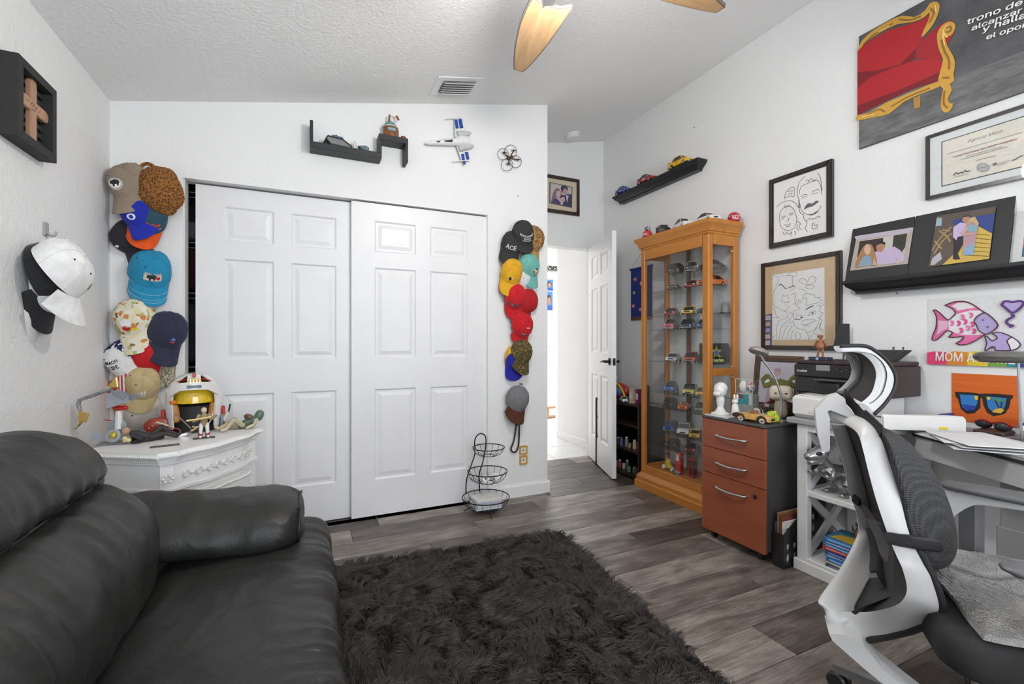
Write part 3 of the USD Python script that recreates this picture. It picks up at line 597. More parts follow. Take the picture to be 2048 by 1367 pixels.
# ---------------------------------------------------------------- desk
dk = thing('desk', 'light grey standing desk with a dark edge along the right wall', 'desk', (2.2, .5, 0))
dkp = lambda n, me, ma, **k: part(dk, n, me, ma, world=True, **k)
E0, E1 = onZ(1827, 866, .735), onZ(2048, 922, .735); ed = unit(E1 - E0)
E2 = E1 + ed * .5; topP = Polygon([(XR - .012, 1.075), (E0[0] + .03, 1.075), tuple(E0[:2]), tuple(E1[:2]), tuple(E2[:2]), (E2[0] + .0, -.9), (XR - .012, -.9)])
dkp('tabletop', prism(topP, .012, (0, 0, .735)), mat((.30, .30, .305), .35, var=.05, vs=20)); 
dkp('edge_band', prism(topP.buffer(.004, join_style=2), .010, (0, 0, .724)), M_blkmat)
M_dgry = mat((.50, .505, .51), .4, var=.03, vs=20)
dkp('apron', prism(topP.buffer(-.004, join_style=2), .082, (0, 0, .642)), M_dgry)
lp = onZ(1945, 1090, .03)
LX, LY = 2.36, .74
dkp('leg_column', [cbox((LX - .045, LY - .035, .30), (LX + .045, LY + .035, .643), .004), cbox((LX - .055, LY - .042, .03), (LX + .055, LY + .042, .46), .004)], mat((.28, .28, .285), .4))
dkp('foot', cbox((LX - .30, LY - .04, 0), (LX + .30, LY + .04, .03), .006), mat((.28, .28, .285), .4))
# ---------------------------------------------------------------- office chair
CD = RGT * .883 - FWD * .47; CW = RGT * .47 + FWD * .883          # facing direction, far side direction
CP = EYE * 0 + FWD * 1.35 + RGT * .94                              # floor point under the back's middle
R_ch = np.stack([CD, CW, UP], 1)
chair = thing('office_chair', 'white framed ergonomic office chair with black mesh, headrest and a pale fur seat cover', 'office chair', CP + CD * .3, R_ch)
chp = lambda n, me, ma, **k: part(chair, n, me, ma, world=True, **k)
def ch(px, py, v, u=0.0): return at(px, py, 1.35 + .883 * v - .47 * u)
def z3(x, y): return 1580 + x / 2.734, 660 + y / 2.734
def z4(x, y): return 1600 + x / 3.359, 960 + y / 3.359
def z2(x, y): return 1550 + x / 4.112, 640 + y / 4.112
def loc(u, v, z): return CP + CD * u + CW * v + UP * z
def ribbon(A, B, t, camber=.006, n=5, closed=False):
    A, B = spline(A, n), spline(B, n); t = np.asarray(t, float); tn = unit(t); V = []
    for a, f, s in ((A, 0, 0), (None, .2, 1), (None, .5, 1.3), (None, .8, 1), (B, 1, 0), (None, 1, 2), (None, .8, 3), (None, .2, 3), (None, 0, 2)):
        q = A + (B - A) * f
        if s in (1, 1.3): q = q - tn * camber * s
        if s == 2: q = q + t * .8
        if s == 3: q = q + t
        V.append(q)
    V = np.stack(V, 1); m = gridmesh(V, cv=True); k = V.shape[1]; b = len(m.vertices); N_ = len(V); i = np.arange(k)
    m = T(np.vstack([m.vertices, [V[0].mean(0), V[-1].mean(0)]]), np.vstack([m.faces, np.stack([np.full(k, b), i, (i + 1) % k], 1), np.stack([np.full(k, b + 1), (N_ - 1) * k + (i + 1) % k, (N_ - 1) * k + i], 1)]), process=False)
    m.fix_normals(); return m
M_cw = mat((.58, .58, .575), .38, var=.02, vs=10); M_cb = mat((.016, .015, .016), .6, var=.1, vs=40); M_cg = mat((.13, .13, .135), .45, var=.04, vs=20)
no = [(1658.6, 815.4, 0), (1700.7, 829, -.06), (1733.6, 840, -.12), (1752, 864.8, -.16), (1770, 916, -.18), (1788.5, 974.6, -.2), (1810.2, 1066, -.22), (1835, 1120.8, -.23), (1853, 1156.5, -.24), (1869.4, 1207, -.24), (1866.4, 1228, -.23), (1853, 1241, -.2), (1808.4, 1257.7, -.14), (1766.7, 1268, -.08), (1725, 1276, -.03), (1659.5, 1268, 0)]
ni = [(1658.6, 834.8, 0), (1689.7, 848.4, -.06), (1713.5, 864.8, -.12), (1724.5, 894, -.16), (1737.3, 945, -.18), (1753.7, 1003.8, -.2), (1777.8, 1074, -.22), (1793.5, 1111.8, -.23), (1805.4, 1138.6, -.24), (1813.8, 1174, -.24), (1808.4, 1195, -.23), (1793.5, 1208.6, -.2), (1766.7, 1217.5, -.14), (1742.9, 1222, -.08), (1719, 1223.5, -.03), (1686, 1222, 0)]
NOA, NIA = np.array([ch(*p) for p in no]), np.array([ch(*p) for p in ni])
chp('back_frame', ribbon(NOA, NIA, CD * .022), M_cw, smooth=50)
fo = [(1664, 848, .03), (1686, 923, .09), (1699, 985, .15), (1711.6, 1019.5, .18), (1717.6, 1046, .2), (1713, 1073, .2), (1686, 1126.7, .15), (1659.5, 1165, .09), (1636.5, 1201, .03), (1649, 1219, .01), (1655, 1240, .0), (1662, 1262, 0)]
fi = [(1676, 848, .03), (1698, 910, .09), (1717, 975, .15), (1724, 1003, .18), (1729, 1040, .2), (1737, 1095, .2), (1740, 1131, .16), (1719, 1174, .10), (1702, 1206, .05), (1698, 1218, .03), (1692, 1226, .0), (1686, 1234, 0)]
FOA, FIA = np.array([ch(*p) for p in fo]), np.array([ch(*p) for p in fi])
chp('back_frame', ribbon(FOA, FIA, CD * .022), M_cw, smooth=50)
# black back mesh: between the two sides of the frame, pushed forward, with a padded edge past the near side
s = np.linspace(0, 1, 36)
def resamp(A, n=36):
    A = spline(A, 8); L = np.concatenate([[0], np.cumsum(np.linalg.norm(np.diff(A, axis=0), axis=1))]); return np.stack([np.interp(np.linspace(0, L[-1], n), L, A[:, k]) for k in range(3)], 1)
zz = np.linspace(.885, .40, 30)
def edge_at(A, zs):
    A = spline(A, 10); A = A[:int(np.argmin(A[:, 2])) + 1]; o = np.argsort(A[:, 2]); return np.stack([np.interp(zs, A[o, 2], A[o, k]) for k in range(3)], 1)
k_far = np.argmax([p[2] for p in fo]); ne_ = edge_at(NOA[:11], zz); fe_ = edge_at(FIA[:7], np.clip(zz, FIA[6][2] + .0, 2)); fe_[:, 2] = zz
w_ = np.linspace(0, 1, 12)[None, :, None]; Q = ne_[:, None] * (1 - w_) + fe_[:, None] * w_ - CD * (.012 * 4 * w_ * (1 - w_)) + CD * .016
Q = np.concatenate([(ne_ + CD * .016)[:, None], (ne_ + CD * .015 - CW * .001)[:, None], Q], 1)
bm = gridmesh(Q); bm2 = gridmesh(Q + CD * .004); chp('back_mesh', cat(bm, bm2), M_cb, smooth=True)
LP = np.vstack([spline(NIA[6:], 5), spline(FIA[5:][::-1], 5)]) + CD * .012; cen = LP.mean(0); k_ = len(LP); chp('back_mesh', T(np.vstack([LP, [cen + CD * .03]]), [[i, (i + 1) % k_, k_] for i in range(k_)], process=False), M_cb, smooth=True)
# dark padded rim along the near side of the back
rim = edge_at(NOA[:11], np.linspace(.90, .39, 40)); 
low = np.array([ch(*p) for p in [(1869.4, 1207, -.24), (1866.4, 1228, -.23), (1853, 1241, -.2), (1808.4, 1257.7, -.14), (1766.7, 1268, -.08), (1725, 1276, -.03)]])
chp('back_rim', sweep(np.vstack([rim[::2], low[1:]]) + CD * .014, circ(10) * np.array([.010, .010])), M_cb, smooth=True)
# headrest
ho = [(1669, 691.6), (1717.8, 691.6), (1742, 703), (1764, 722.7), (1777.4, 744.6), (1779.8, 761.6), (1773.7, 783.5), (1756.7, 807.8), (1737, 827)]
hi_ = [(1676.5, 703.7), (1715.4, 705), (1734.8, 715.4), (1747, 730), (1752, 747), (1749.4, 766.5), (1742, 786), (1727.5, 800.5), (1717.8, 806)]
HO = np.array([ch(*p, -.12) for p in ho]); HI = np.array([ch(*p, -.12) for p in hi_])
go = [(1672, 697), (1688.6, 708), (1698, 720), (1704.4, 737), (1700.8, 754), (1688.6, 769), (1674, 781)]; gi = [(1680, 700), (1700.8, 709), (1710.5, 722.7), (1713, 742), (1706.9, 761.6), (1693.5, 776), (1681, 787)]
GO = np.array([ch(*p, .12) for p in go]); GI = np.array([ch(*p, .12) for p in gi])
chp('headrest_rim', ribbon(HO, HI, CD * .014, .004), M_cw, smooth=50); chp('headrest_rim', ribbon(GO, GI, CD * .014, .004), M_cw, smooth=50)
A, B = resamp(HI, 24), resamp(GI, 24); w_ = np.linspace(0, 1, 10)[None, :, None]
Q = A[:, None] * (1 - w_) + B[:, None] * w_ + CD * .012; chp('headrest_mesh', cat(gridmesh(Q), gridmesh(Q + CD * .012)), M_cb, smooth=True)
chp('headrest_pad_edge', tube(resamp(HO, 30) + CD * .012, .0055, 8), M_cb, smooth=True)
# bracket that carries the headrest, with its tongue
bk = [(137, 437), (150, 420), (205, 358), (255, 342), (288, 365), (296, 405), (330, 440), (345, 478), (280, 455), (215, 432), (200, 440), (212, 470), (214, 640), (206, 657), (192, 662), (172, 650), (150, 560)]
def plate(pts, v0, v1, f, u=0.0):
    a = [ch(*f(*p), v0, u) for p in pts]; O = a[0]; q = Polygon([((x - O) @ CD, (x - O) @ UP) for x in a]).buffer(.004).buffer(-.004)
    m = prism(q, v1 - v0, O, CD, UP); return xf(m, None, -np.cross(CD, UP) * 0) if np.cross(CD, UP) @ CW > 0 else xf(m, None, CW * (v1 - v0))
chp('headrest_bracket', plate(bk, -.022, .022, z3), M_cw, smooth=30)
# mesh lumbar cushion with its straps
def hexmesh(name):
    return custom(name, {'t': ('texture_coordinate', {}), 'm': ('mapping', dict(scale=(1, 1, 1))), 'v': ('voronoi_texture', dict(scale=230, feature='f1', randomness=.12)), 'r': ('rgb_ramp', dict(ramp=[(.0, (.004, .004, .004)), (.30, (.006, .006, .006)), (.55, (.040, .040, .042)), (1, (.06, .06, .062))])),
        'u': ('bump', dict(strength=.7, distance=.004)), 'p': ('principled_bsdf', dict(roughness=.55))}, [('t.object', 'v.vector'), ('v.distance', 'r.fac'), ('r.color', 'p.base_color'), ('v.distance', 'u.height'), ('u.normal', 'p.normal')])
M_hex = hexmesh('spacer_mesh')
lum = [(510, 540), (560, 545), (640, 590), (720, 680), (800, 800), (860, 930), (905, 1080), (917, 1180), (890, 1260), (830, 1292), (770, 1300)]
LO = resamp([ch(*z3(*p), -.05, .10) for p in lum], 40)
lin = resamp([ch(*z3(*p), -.19, .02) for p in [(495, 560), (520, 640), (560, 790), (600, 930), (640, 1080), (690, 1200), (745, 1290)]], 40)
V = []
mid_ = (LO + lin) / 2
for th in np.linspace(0, 2 * np.pi, 25)[:-1]:
    c_, s_ = math.cos(th), math.sin(th); q = mid_ + (LO - lin) / 2 * (np.sign(c_) * abs(c_) ** .7) + CW * (np.sign(s_) * abs(s_) ** .7) * (.11 if s_ > 0 else .05)
    V.append(q)
V = np.stack(V, 1); tp = np.sqrt(np.clip(np.sin(np.linspace(.10, np.pi - .10, 40)), 0, 1))[:, None, None] ** .5; V = V.mean(1, keepdims=True) + (V - V.mean(1, keepdims=True)) * tp
m = gridmesh(V, cv=True); kk = V.shape[1]; b = len(m.vertices); i = np.arange(kk); m = T(np.vstack([m.vertices, [V[0].mean(0), V[-1].mean(0)]]), np.vstack([m.faces, np.stack([np.full(kk, b), i, (i + 1) % kk], 1), np.stack([np.full(kk, b + 1), 39 * kk + (i + 1) % kk, 39 * kk + i], 1)]), process=False); m.fix_normals()
lc = thing('lumbar_cushion', 'black mesh lumbar cushion strapped to the white office chair back', 'cushion', mid_[20])
part(lc, 'cushion', m, M_hex, smooth=True, world=True)
def strap(pts, wdt, v=0, th=.003, f=z3, u=-.012):
    P = spline([ch(*f(*p[:2]), p[2], u) for p in pts], 6); return sweep(P, np.array([(-wdt / 2, -th / 2), (wdt / 2, -th / 2), (wdt / 2, th / 2), (-wdt / 2, th / 2)]), up=np.array(-CD) * 1.0 + UP * .0)
part(lc, 'strap', strap([(296, 350, -.03), (330, 390, -.06), (370, 440, -.09), (430, 490, -.14), (500, 555, -.19)], .042, u=-.02), M_cb, world=True)
part(lc, 'strap', strap([(355, 925, .12), (420, 985, .04), (500, 1085, -.10), (560, 1130, -.22)], .022, u=-.018), M_cb, world=True)
part(lc, 'strap', ribbon([ch(*z4(*p), -.24, -.012) for p in [(575, 345), (640, 358), (760, 365)]], [ch(*z4(*p), -.24, -.012) for p in [(585, 420), (670, 445), (795, 462)]], CD * .05, .002), M_cb, world=True)
part(lc, 'buckle', strap([(345, 915, .10), (380, 940, .08)], .03, th=.008, u=-.02), M_blk, world=True)
chp('lever', ribbon([ch(*z4(*p), .03, -.02) for p in [(435, 315), (460, 400), (470, 500), (465, 590), (475, 640)]], [ch(*z4(*p), .03, -.02) for p in [(495, 350), (510, 420), (515, 520), (505, 600), (545, 700)]], CD * .02, .003), M_cg, smooth=40)
chp('lumbar_support', ribbon([ch(*z4(*p), -.02, .0) for p in [(440, 250), (500, 380), (540, 500), (610, 590)]], [ch(*z4(*p), -.14, .0) for p in [(520, 290), (590, 420), (650, 540), (655, 598)]], CD * .012, .004), M_cg, smooth=40)
chp('lever_clip', plate([(470, 655), (520, 640), (552, 700), (505, 718)], -.01, .02, z4, u=-.03), M_cg)
# bottom spine under the seat
sp = [(195, 1030), (290, 1010), (415, 1060), (520, 1175), (700, 1285), (900, 1400), (870, 1440), (640, 1345), (560, 1292), (400, 1195), (215, 1070)]
chp('spine', plate(sp, -.05, .05, z4), M_cw, smooth=30)
# seat
def seatpoly(o, u0=.19, u1=.68, hv=.245): return sbox(u0 + .07, -hv + .07, u1 - .07, hv - .07).buffer(.07 + o)
rot = lambda m_: xf(m_, R_ch, CP)
sp_ = seatpoly(0); P = np.array(sp_.exterior.coords)[:-1]; c_ = P.mean(0); V = []
for sc, z in ((.80, .352), (.92, .355), (.98, .37), (1.0, .40), (1.0, .425), (.985, .445), (.93, .458), (.80, .463), (.4, .462)): V.append(np.column_stack([c_ + (P - c_) * sc, np.full(len(P), z)]))
V = np.array(V); g = gridmesh(V, cv=True); b = len(g.vertices); kk = len(P); i = np.arange(kk); o_ = (len(V) - 1) * kk
g = T(np.vstack([g.vertices, [V[-1].mean(0), V[0].mean(0)]]), np.vstack([g.faces, np.stack([np.full(kk, b), o_ + i, o_ + (i + 1) % kk], 1), np.stack([np.full(kk, b + 1), (i + 1) % kk, i], 1)]), process=False); g.fix_normals()
M_seatf = mat((.022, .021, .021), .8, var=.15, vs=60, bump=.6, bs=700, bd=.001)
chp('seat', rot(g), M_seatf, smooth=50)
# fur cover: heightfield blanket with fibres
gu, gv = np.meshgrid(np.linspace(.25, .73, 70), np.linspace(-.24, .255, 70), indexing='ij')
edge = np.minimum.reduce([(gu - .235) / .05, (.745 - gu) / .05, (gv + .257) / .05, (.27 - gv) / .05]).clip(0, 1)
hz = .472 + .022 * np.sqrt(edge) + .012 * (meshkit.fbm(np.stack([gu * 9, gv * 9, gu * 0], -1), 3, 4) - .5) * edge + .004 * (meshkit.fbm(np.stack([gu * 60, gv * 60, gu * 0], -1), 2, 6) - .5)
q = np.stack([gu + .015 * (meshkit.noise(np.stack([gv * 12, gu * 3, gu * 0], -1)) - .5), gv + .02 * (meshkit.noise(np.stack([gu * 11, gv * 3, gu * 0 + 5], -1)) - .5), hz], -1)
lo = q.copy(); lo[..., 2] = .466
top = gridmesh(q); ring = np.concatenate([q[:, 0], q[-1, 1:], q[-2::-1, -1], q[0, -2:0:-1]]); r2 = ring.copy(); r2[:, 2] = .466
sd = gridmesh(np.stack([r2, ring]), cv=True)
M_fur = mat((.46, .445, .43), .95, var=.22, vs=9, bump=1.0, bs=350, bd=.006, sheen=.5)
fcov = thing('seat_cover', 'pale grey plush fur cover lying on the office chair seat', 'seat cover', loc(.45, 0, .4645), R_ch)
part(fcov, 'cover', rot(cat(top, sd)), M_fur, smooth=True, world=True)
g_ = np.random.default_rng(3); nf = 42000; fu = g_.random(nf) * .48 + .25; fv = g_.random(nf) * .495 - .24; ii = ((fu - .25) / .48 * 69).astype(int); jj = ((fv + .24) / .495 * 69).astype(int); base = q[ii, jj] + np.stack([(g_.random(nf) - .5) * .007, (g_.random(nf) - .5) * .007, np.zeros(nf)], 1)
th = 6.28 * meshkit.fbm(np.stack([fu * 7, fv * 7, fu * 0], -1), 2, 8) * 1.4 + g_.random(nf); ln = .006 + .003 * g_.random(nf)
pt = np.stack([base, base + np.stack([np.cos(th) * ln * .5, np.sin(th) * ln * .5, ln * .5], 1), base + np.stack([np.cos(th) * ln, np.sin(th) * ln, ln * .55], 1)], 1)
wp = pt.reshape(-1, 3) @ R_ch.T + CP; lcp = wp @ INV[fcov][:3, :3].T + INV[fcov][:3, 3]
bc = UsdGeom.BasisCurves.Define(stage, fcov + '/fur'); bc.CreatePointsAttr(Vt.Vec3fArray.FromNumpy(lcp.astype(np.float32))); bc.CreateCurveVertexCountsAttr(Vt.IntArray.FromNumpy(np.full(nf, 3, np.int32))); bc.CreateTypeAttr('linear')
bc.CreateWidthsAttr(Vt.FloatArray.FromNumpy(np.tile(np.array([.0009, .0008, .0003], np.float32), nf))); bc.SetWidthsInterpolation('vertex'); UsdShade.MaterialBindingAPI.Apply(bc.GetPrim()).Bind(mat((.47, .455, .44), .9, var=.25, vs=9)); tag(bc.GetPrim(), kind='stuff')
# arms
def armpad(A, B, wd, th, name='arm_pad', flip=1):
    d = unit(B - A); sd_ = np.cross(UP, d)
    P = [A + d * (.5 * np.linalg.norm(B - A)) * 0, A + d * .02, A + d * .12, B - d * .05, B]; sc = [(.35, .3), (.8, .8), (1, 1), (1, 1), (.7, .6)]
    return sweep(P, np.stack([np.cos(t_ := np.linspace(0, 2 * np.pi, 17)[:-1]) * wd / 2, np.sin(t_) * th / 2], 1), up=UP, scales=sc)
A, B = onZ(1880, 966, .68), onZ(2110, 1008, .68); chp('arm_pad', armpad(A, B, .085, .034), M_cg, smooth=True)
dA = unit(B - A); chp('arm_support', ribbon([A + dA * x - UP * .018 for x in (.0, .08, .16, .26)], [A + dA * x - UP * y for x, y in ((.0, .12), (.03, .10), (.07, .048), (.26, .030))], np.cross(UP, dA) * .03, .002), M_cw, smooth=40)
chp('arm_post', cbox(loc(.42, .30, .36), loc(.42, .30, .36) + np.array([.05, .05, .285]), .008), M_cg)
A, B = onZ(2003, 1133, .655), onZ(2003, 1133, .655) + CD * .26; chp('arm_pad', armpad(A, B, .085, .034), M_cg, smooth=True)
dA = CD; chp('arm_support', ribbon([A + dA * x - UP * .018 for x in (.02, .10, .18, .26)], [A + dA * x - UP * y for x, y in ((.05, .03), (.09, .05), (.13, .20), (.17, .28))], np.cross(UP, dA) * .03, .002), M_cw, smooth=40)
# mechanism, gas lift, star base, casters
hub = CP + CD * .36
chp('mechanism', rot(cbox((.24, -.09, .29), (.50, .09, .352), .01)), M_cg); chp('gas_lift', [cyl(hub + UP * .10, hub + UP * .30, .026, n=16)], M_blk)
chp('base_hub', cyl(hub + UP * .065, hub + UP * .13, .045, .035, n=16), M_steel)
a0 = math.atan2(*( (onZ(1655, 1345, .03) - hub)[[1, 0]] ))
for k in range(5):
    a = a0 + k * 2 * math.pi / 5; d = np.array([math.cos(a), math.sin(a), 0]); e = hub + d * .36
    chp('base_arm', sweep([hub + d * .03 + UP * .095, hub + d * .19 + UP * .088, e + UP * .068, e + d * .015 + UP * .066], np.array([(-.02, -.012), (.02, -.012), (.014, .012), (-.014, .012)]), up=UP, scales=[(1.25, 1.4), (1.1, 1.1), (.9, .9), (.8, .8)]), M_steel, smooth=30)
    sd_ = np.cross(UP, d)
    for s_ in (-1, 1): chp('caster_wheel', lathe([(0, -.009), (.024, -.009), (.029, -.004), (.029, .004), (.024, .009), (0, .009)], 18, e + sd_ * .016 * s_ + UP * .0292, sd_), M_blk, smooth=30)
    chp('caster_stem', cat(cyl(e + UP * .03, e + UP * .06, .009), cbox(e + np.array([-.012, -.012, .028]), e + np.array([.012, .012, .052]), .004)), M_blk)
# ---------------------------------------------------------------- pictures and other things on the walls
class Canvas:
    """flat print: shapes given in pixels of the photograph, laid on the plane through O with axes ux (right), uy (up)"""
    def __init__(s, parent, O, ux, uy, f=lambda x, y: (x, y)):
        s.p, s.O, s.ux, s.uy, s.n, s.f, s.k = parent, np.asarray(O, float), np.asarray(ux, float), np.asarray(uy, float), np.cross(ux, uy), f, 0
    def uv(s, x, y):
        q = hit(*s.f(x, y), s.O, s.n) - s.O; return (q @ s.ux, q @ s.uy)
    def P(s, pts, smooth=0):
        pts = [s.uv(*p) for p in pts]
        if smooth: pts = spline(pts, smooth, closed=True)
        return Polygon(pts).buffer(0)
    def S(s, strokes, w, smooth=3):
        return unary_union([LineString(spline([s.uv(*p) for p in st], smooth) if smooth and len(st) > 2 else [s.uv(*p) for p in st]).buffer(w / 2, 3) for st in strokes])
    def E(s, c, r, n=16):
        return Polygon([s.uv(c[0] + r[0] * math.cos(a), c[1] + r[1] * math.sin(a)) for a in np.linspace(0, 2 * math.pi, n + 1)[:-1]])
    def R(s, u0, v0, u1, v1): return sbox(u0, v0, u1, v1)
    def add(s, name, g, m, up=1, **k):
        if name == 'print' and 1 < len(polys(g)) < 6:
            for i, q in enumerate(polys(g)): s.add(name, q, m, up if i == 0 else 0)
            return
        s.k += up
        if g.is_empty: return
        part(s.p, name, prism(g, .0003, s.O + s.n * (.0004 * s.k), s.ux, s.uy), m, smooth=False, world=True, **k)
    def text(s, txt, p0, p1, m, bold=False, shear=0.0, ratio=None, name='lettering'):
        a, b = np.array(s.uv(*p0)), np.array(s.uv(*p1)); t = meshkit.text_mesh(txt, 1.0, .02, bold); v = np.array(t.vertices)
        L = v[:, 0].max() - v[:, 0].min(); sc = np.linalg.norm(b - a) / L; d = (b - a) / np.linalg.norm(b - a); e = np.array([-d[1], d[0]]); s.k += 1
        x = (v[:, 0] - v[:, 0].min()) * sc; y = v[:, 1] * sc * (ratio or 1.0); x = x + shear * y; q = a + x[:, None] * d + y[:, None] * e
        w = s.O + q[:, :1] * s.ux + q[:, 1:] * s.uy + s.n * (.0004 * s.k + v[:, 2:] * .01); part(s.p, name, T(w, t.faces, process=False), m, smooth=False, world=True)
def ring(w, h, b): return sbox(0, 0, w, h).difference(sbox(b, b, w - b, h - b))
def frame_parts(parent, O, ux, uy, w, h, b, d, m, back=None, inset=.004, bevel=True):
    n = np.cross(ux, uy); O = np.asarray(O, float)
    segs = [[(0, 0), (w, 0), (w - b, b), (b, b)], [(w, 0), (w, h), (w - b, h - b), (w - b, b)], [(w, h), (0, h), (b, h - b), (w - b, h - b)], [(0, h), (0, 0), (b, b), (b, h - b)]]
    ms = []
    for sg in segs:
        q = Polygon(sg).buffer(-.0004); m1 = prism(q, d, O, ux, uy)
        part(parent, 'frame_rail', cat(m1, prism(Polygon(sg).buffer(-b * .22), .004, O + n * d, ux, uy)) if bevel else m1, m, smooth=False, world=True)
    if back is not None: part(parent, 'backing', prism(sbox(b - .002, b - .002, w - b + .002, h - b + .002), .002, O + n * (d - inset - .002), ux, uy), back, smooth=False, world=True)
    return O + n * (d - inset)
NY, PY, PX = np.array([0, -1.0, 0]), np.array([0, 1.0, 0]), np.array([1.0, 0, 0])
def rect_right(pts, X):
    q = np.array([onX(*p, X) for p in pts]); y1 = q[[0, 3], 1].mean(); y0 = q[[1, 2], 1].mean(); z1 = q[:2, 2].mean(); z0 = q[2:, 2].mean(); return y1, z0, y1 - y0, z1 - z0
INK = ink((.05, .05, .055)); SKIN = ink((.55, .30, .20)); 
def pane(parent, O, ux, uy, w, h, b): part(parent, 'glass', prism(sbox(b, b, w - b, h - b), .001, O + np.cross(ux, uy) * .0032, ux, uy), M_glass, smooth=False, world=True)
G = XR - .0015
# -- caricature frames
M_fr = mat((.022, .017, .015), .28, coat=.3, var=.1, vs=30); M_fr2 = mat((.030, .018, .013), .3, coat=.3, var=.2, vs=40)
y1, z0, w, h = rect_right([(1537.5, 359.3), (1664.2, 317.8), (1664, 472.7), (1537.5, 497.3)], XR - .022)
O = np.array([G, y1, z0]); t = thing('caricature_picture', 'black framed pencil caricature of a man with moustache and a woman, upper of two', 'picture', O + NY * w / 2)
f1 = frame_parts(t, O, NY, UP, w, h, .032, .020, M_fr, M_paper); c = Canvas(t, f1, NY, UP, lambda x, y: (1540 + x / 8.234, 320 + y / 8.234))
st = [[(455, 590), (455, 500), (470, 400), (510, 330), (580, 265)], [(790, 215), (830, 290), (850, 400), (858, 500)], [(485, 560), (490, 500), (520, 430), (600, 390), (700, 350), (790, 340), (830, 400), (845, 480), (850, 560)], [(455, 590), (480, 640), (490, 770), (475, 770), (468, 650)], [(490, 700), (510, 800), (560, 870), (640, 900), (700, 900), (760, 870), (800, 830), (845, 750)],
      [(515, 600), (560, 565), (620, 570)], [(530, 630), (570, 605), (610, 600)], [(690, 530), (740, 495), (810, 490)], [(690, 560), (740, 545), (790, 535)], [(655, 940), (640, 970), (590, 1000), (560, 960), (550, 900), (500, 870), (480, 790)], [(655, 970), (740, 960), (800, 920), (820, 950)], [(590, 1000), (610, 1050), (580, 1120), (620, 1180)], [(690, 1120), (710, 1040), (740, 1080), (770, 1060), (780, 1100), (740, 1130), (690, 1120)],
      [(115, 770), (180, 710), (270, 675), (350, 670), (420, 710), (470, 780)], [(160, 1000), (160, 900), (190, 820), (240, 780), (340, 765), (400, 830), (435, 930), (440, 1000), (420, 1080), (370, 1140), (310, 1160), (230, 1140), (180, 1090), (160, 1000)], [(185, 950), (220, 925), (255, 925)], [(190, 975), (240, 945)], [(310, 890), (350, 875), (390, 870)], [(320, 910), (385, 885)], [(300, 950), (310, 990), (270, 1010)], [(240, 1060), (290, 1070), (340, 1040)], [(270, 1085), (310, 1095), (335, 1070)],
      [(230, 770), (260, 750), (280, 770), (310, 740), (330, 760)], [(440, 1000), (500, 1040), (480, 1100), (520, 1140)], [(460, 1060), (440, 1120), (480, 1160)], [(210, 1180), (240, 1230), (270, 1190), (310, 1220), (360, 1180), (340, 1250)], [(400, 1170), (430, 1190), (410, 1230)], [(240, 630), (270, 520), (390, 440), (400, 590), (330, 590), (240, 630)], [(290, 520), (330, 510), (380, 500)], [(290, 570), (330, 550), (370, 545)], [(590, 340), (620, 320), (640, 350), (680, 300), (720, 340), (770, 310)]]
c.add('drawing', c.S(st, .0026), INK); c.add('drawing', c.P([(560, 815), (590, 750), (640, 710), (700, 715), (760, 670), (805, 680), (760, 720), (700, 760), (630, 780)], 3).union(c.P([(640, 890), (700, 885), (790, 830), (760, 880), (690, 908)])), ink((.10, .085, .10)))
pane(t, f1, NY, UP, w, h, .03)
y1, z0, w, h = rect_right([(1521.5, 528), (1681.3, 499), (1681.3, 700.5), (1521.5, 699)], XR - .022)
O = np.array([G, y1, z0]); t = thing('caricature_picture', 'brown framed line caricature of a couple on a tan mat, above the framed portrait', 'picture', O + NY * w / 2)
f1 = frame_parts(t, O, NY, UP, w, h, .028, .020, M_fr2, mat((.55, .40, .24), .85, var=.04, vs=40)); c = Canvas(t, f1, NY, UP, lambda x, y: (1520 + x / 7.591, 520 + y / 7.594))
c.add('paper', c.P([(188, 225), (977, 108), (985, 1200), (188, 1208)]), ink((.72, .72, .715)))
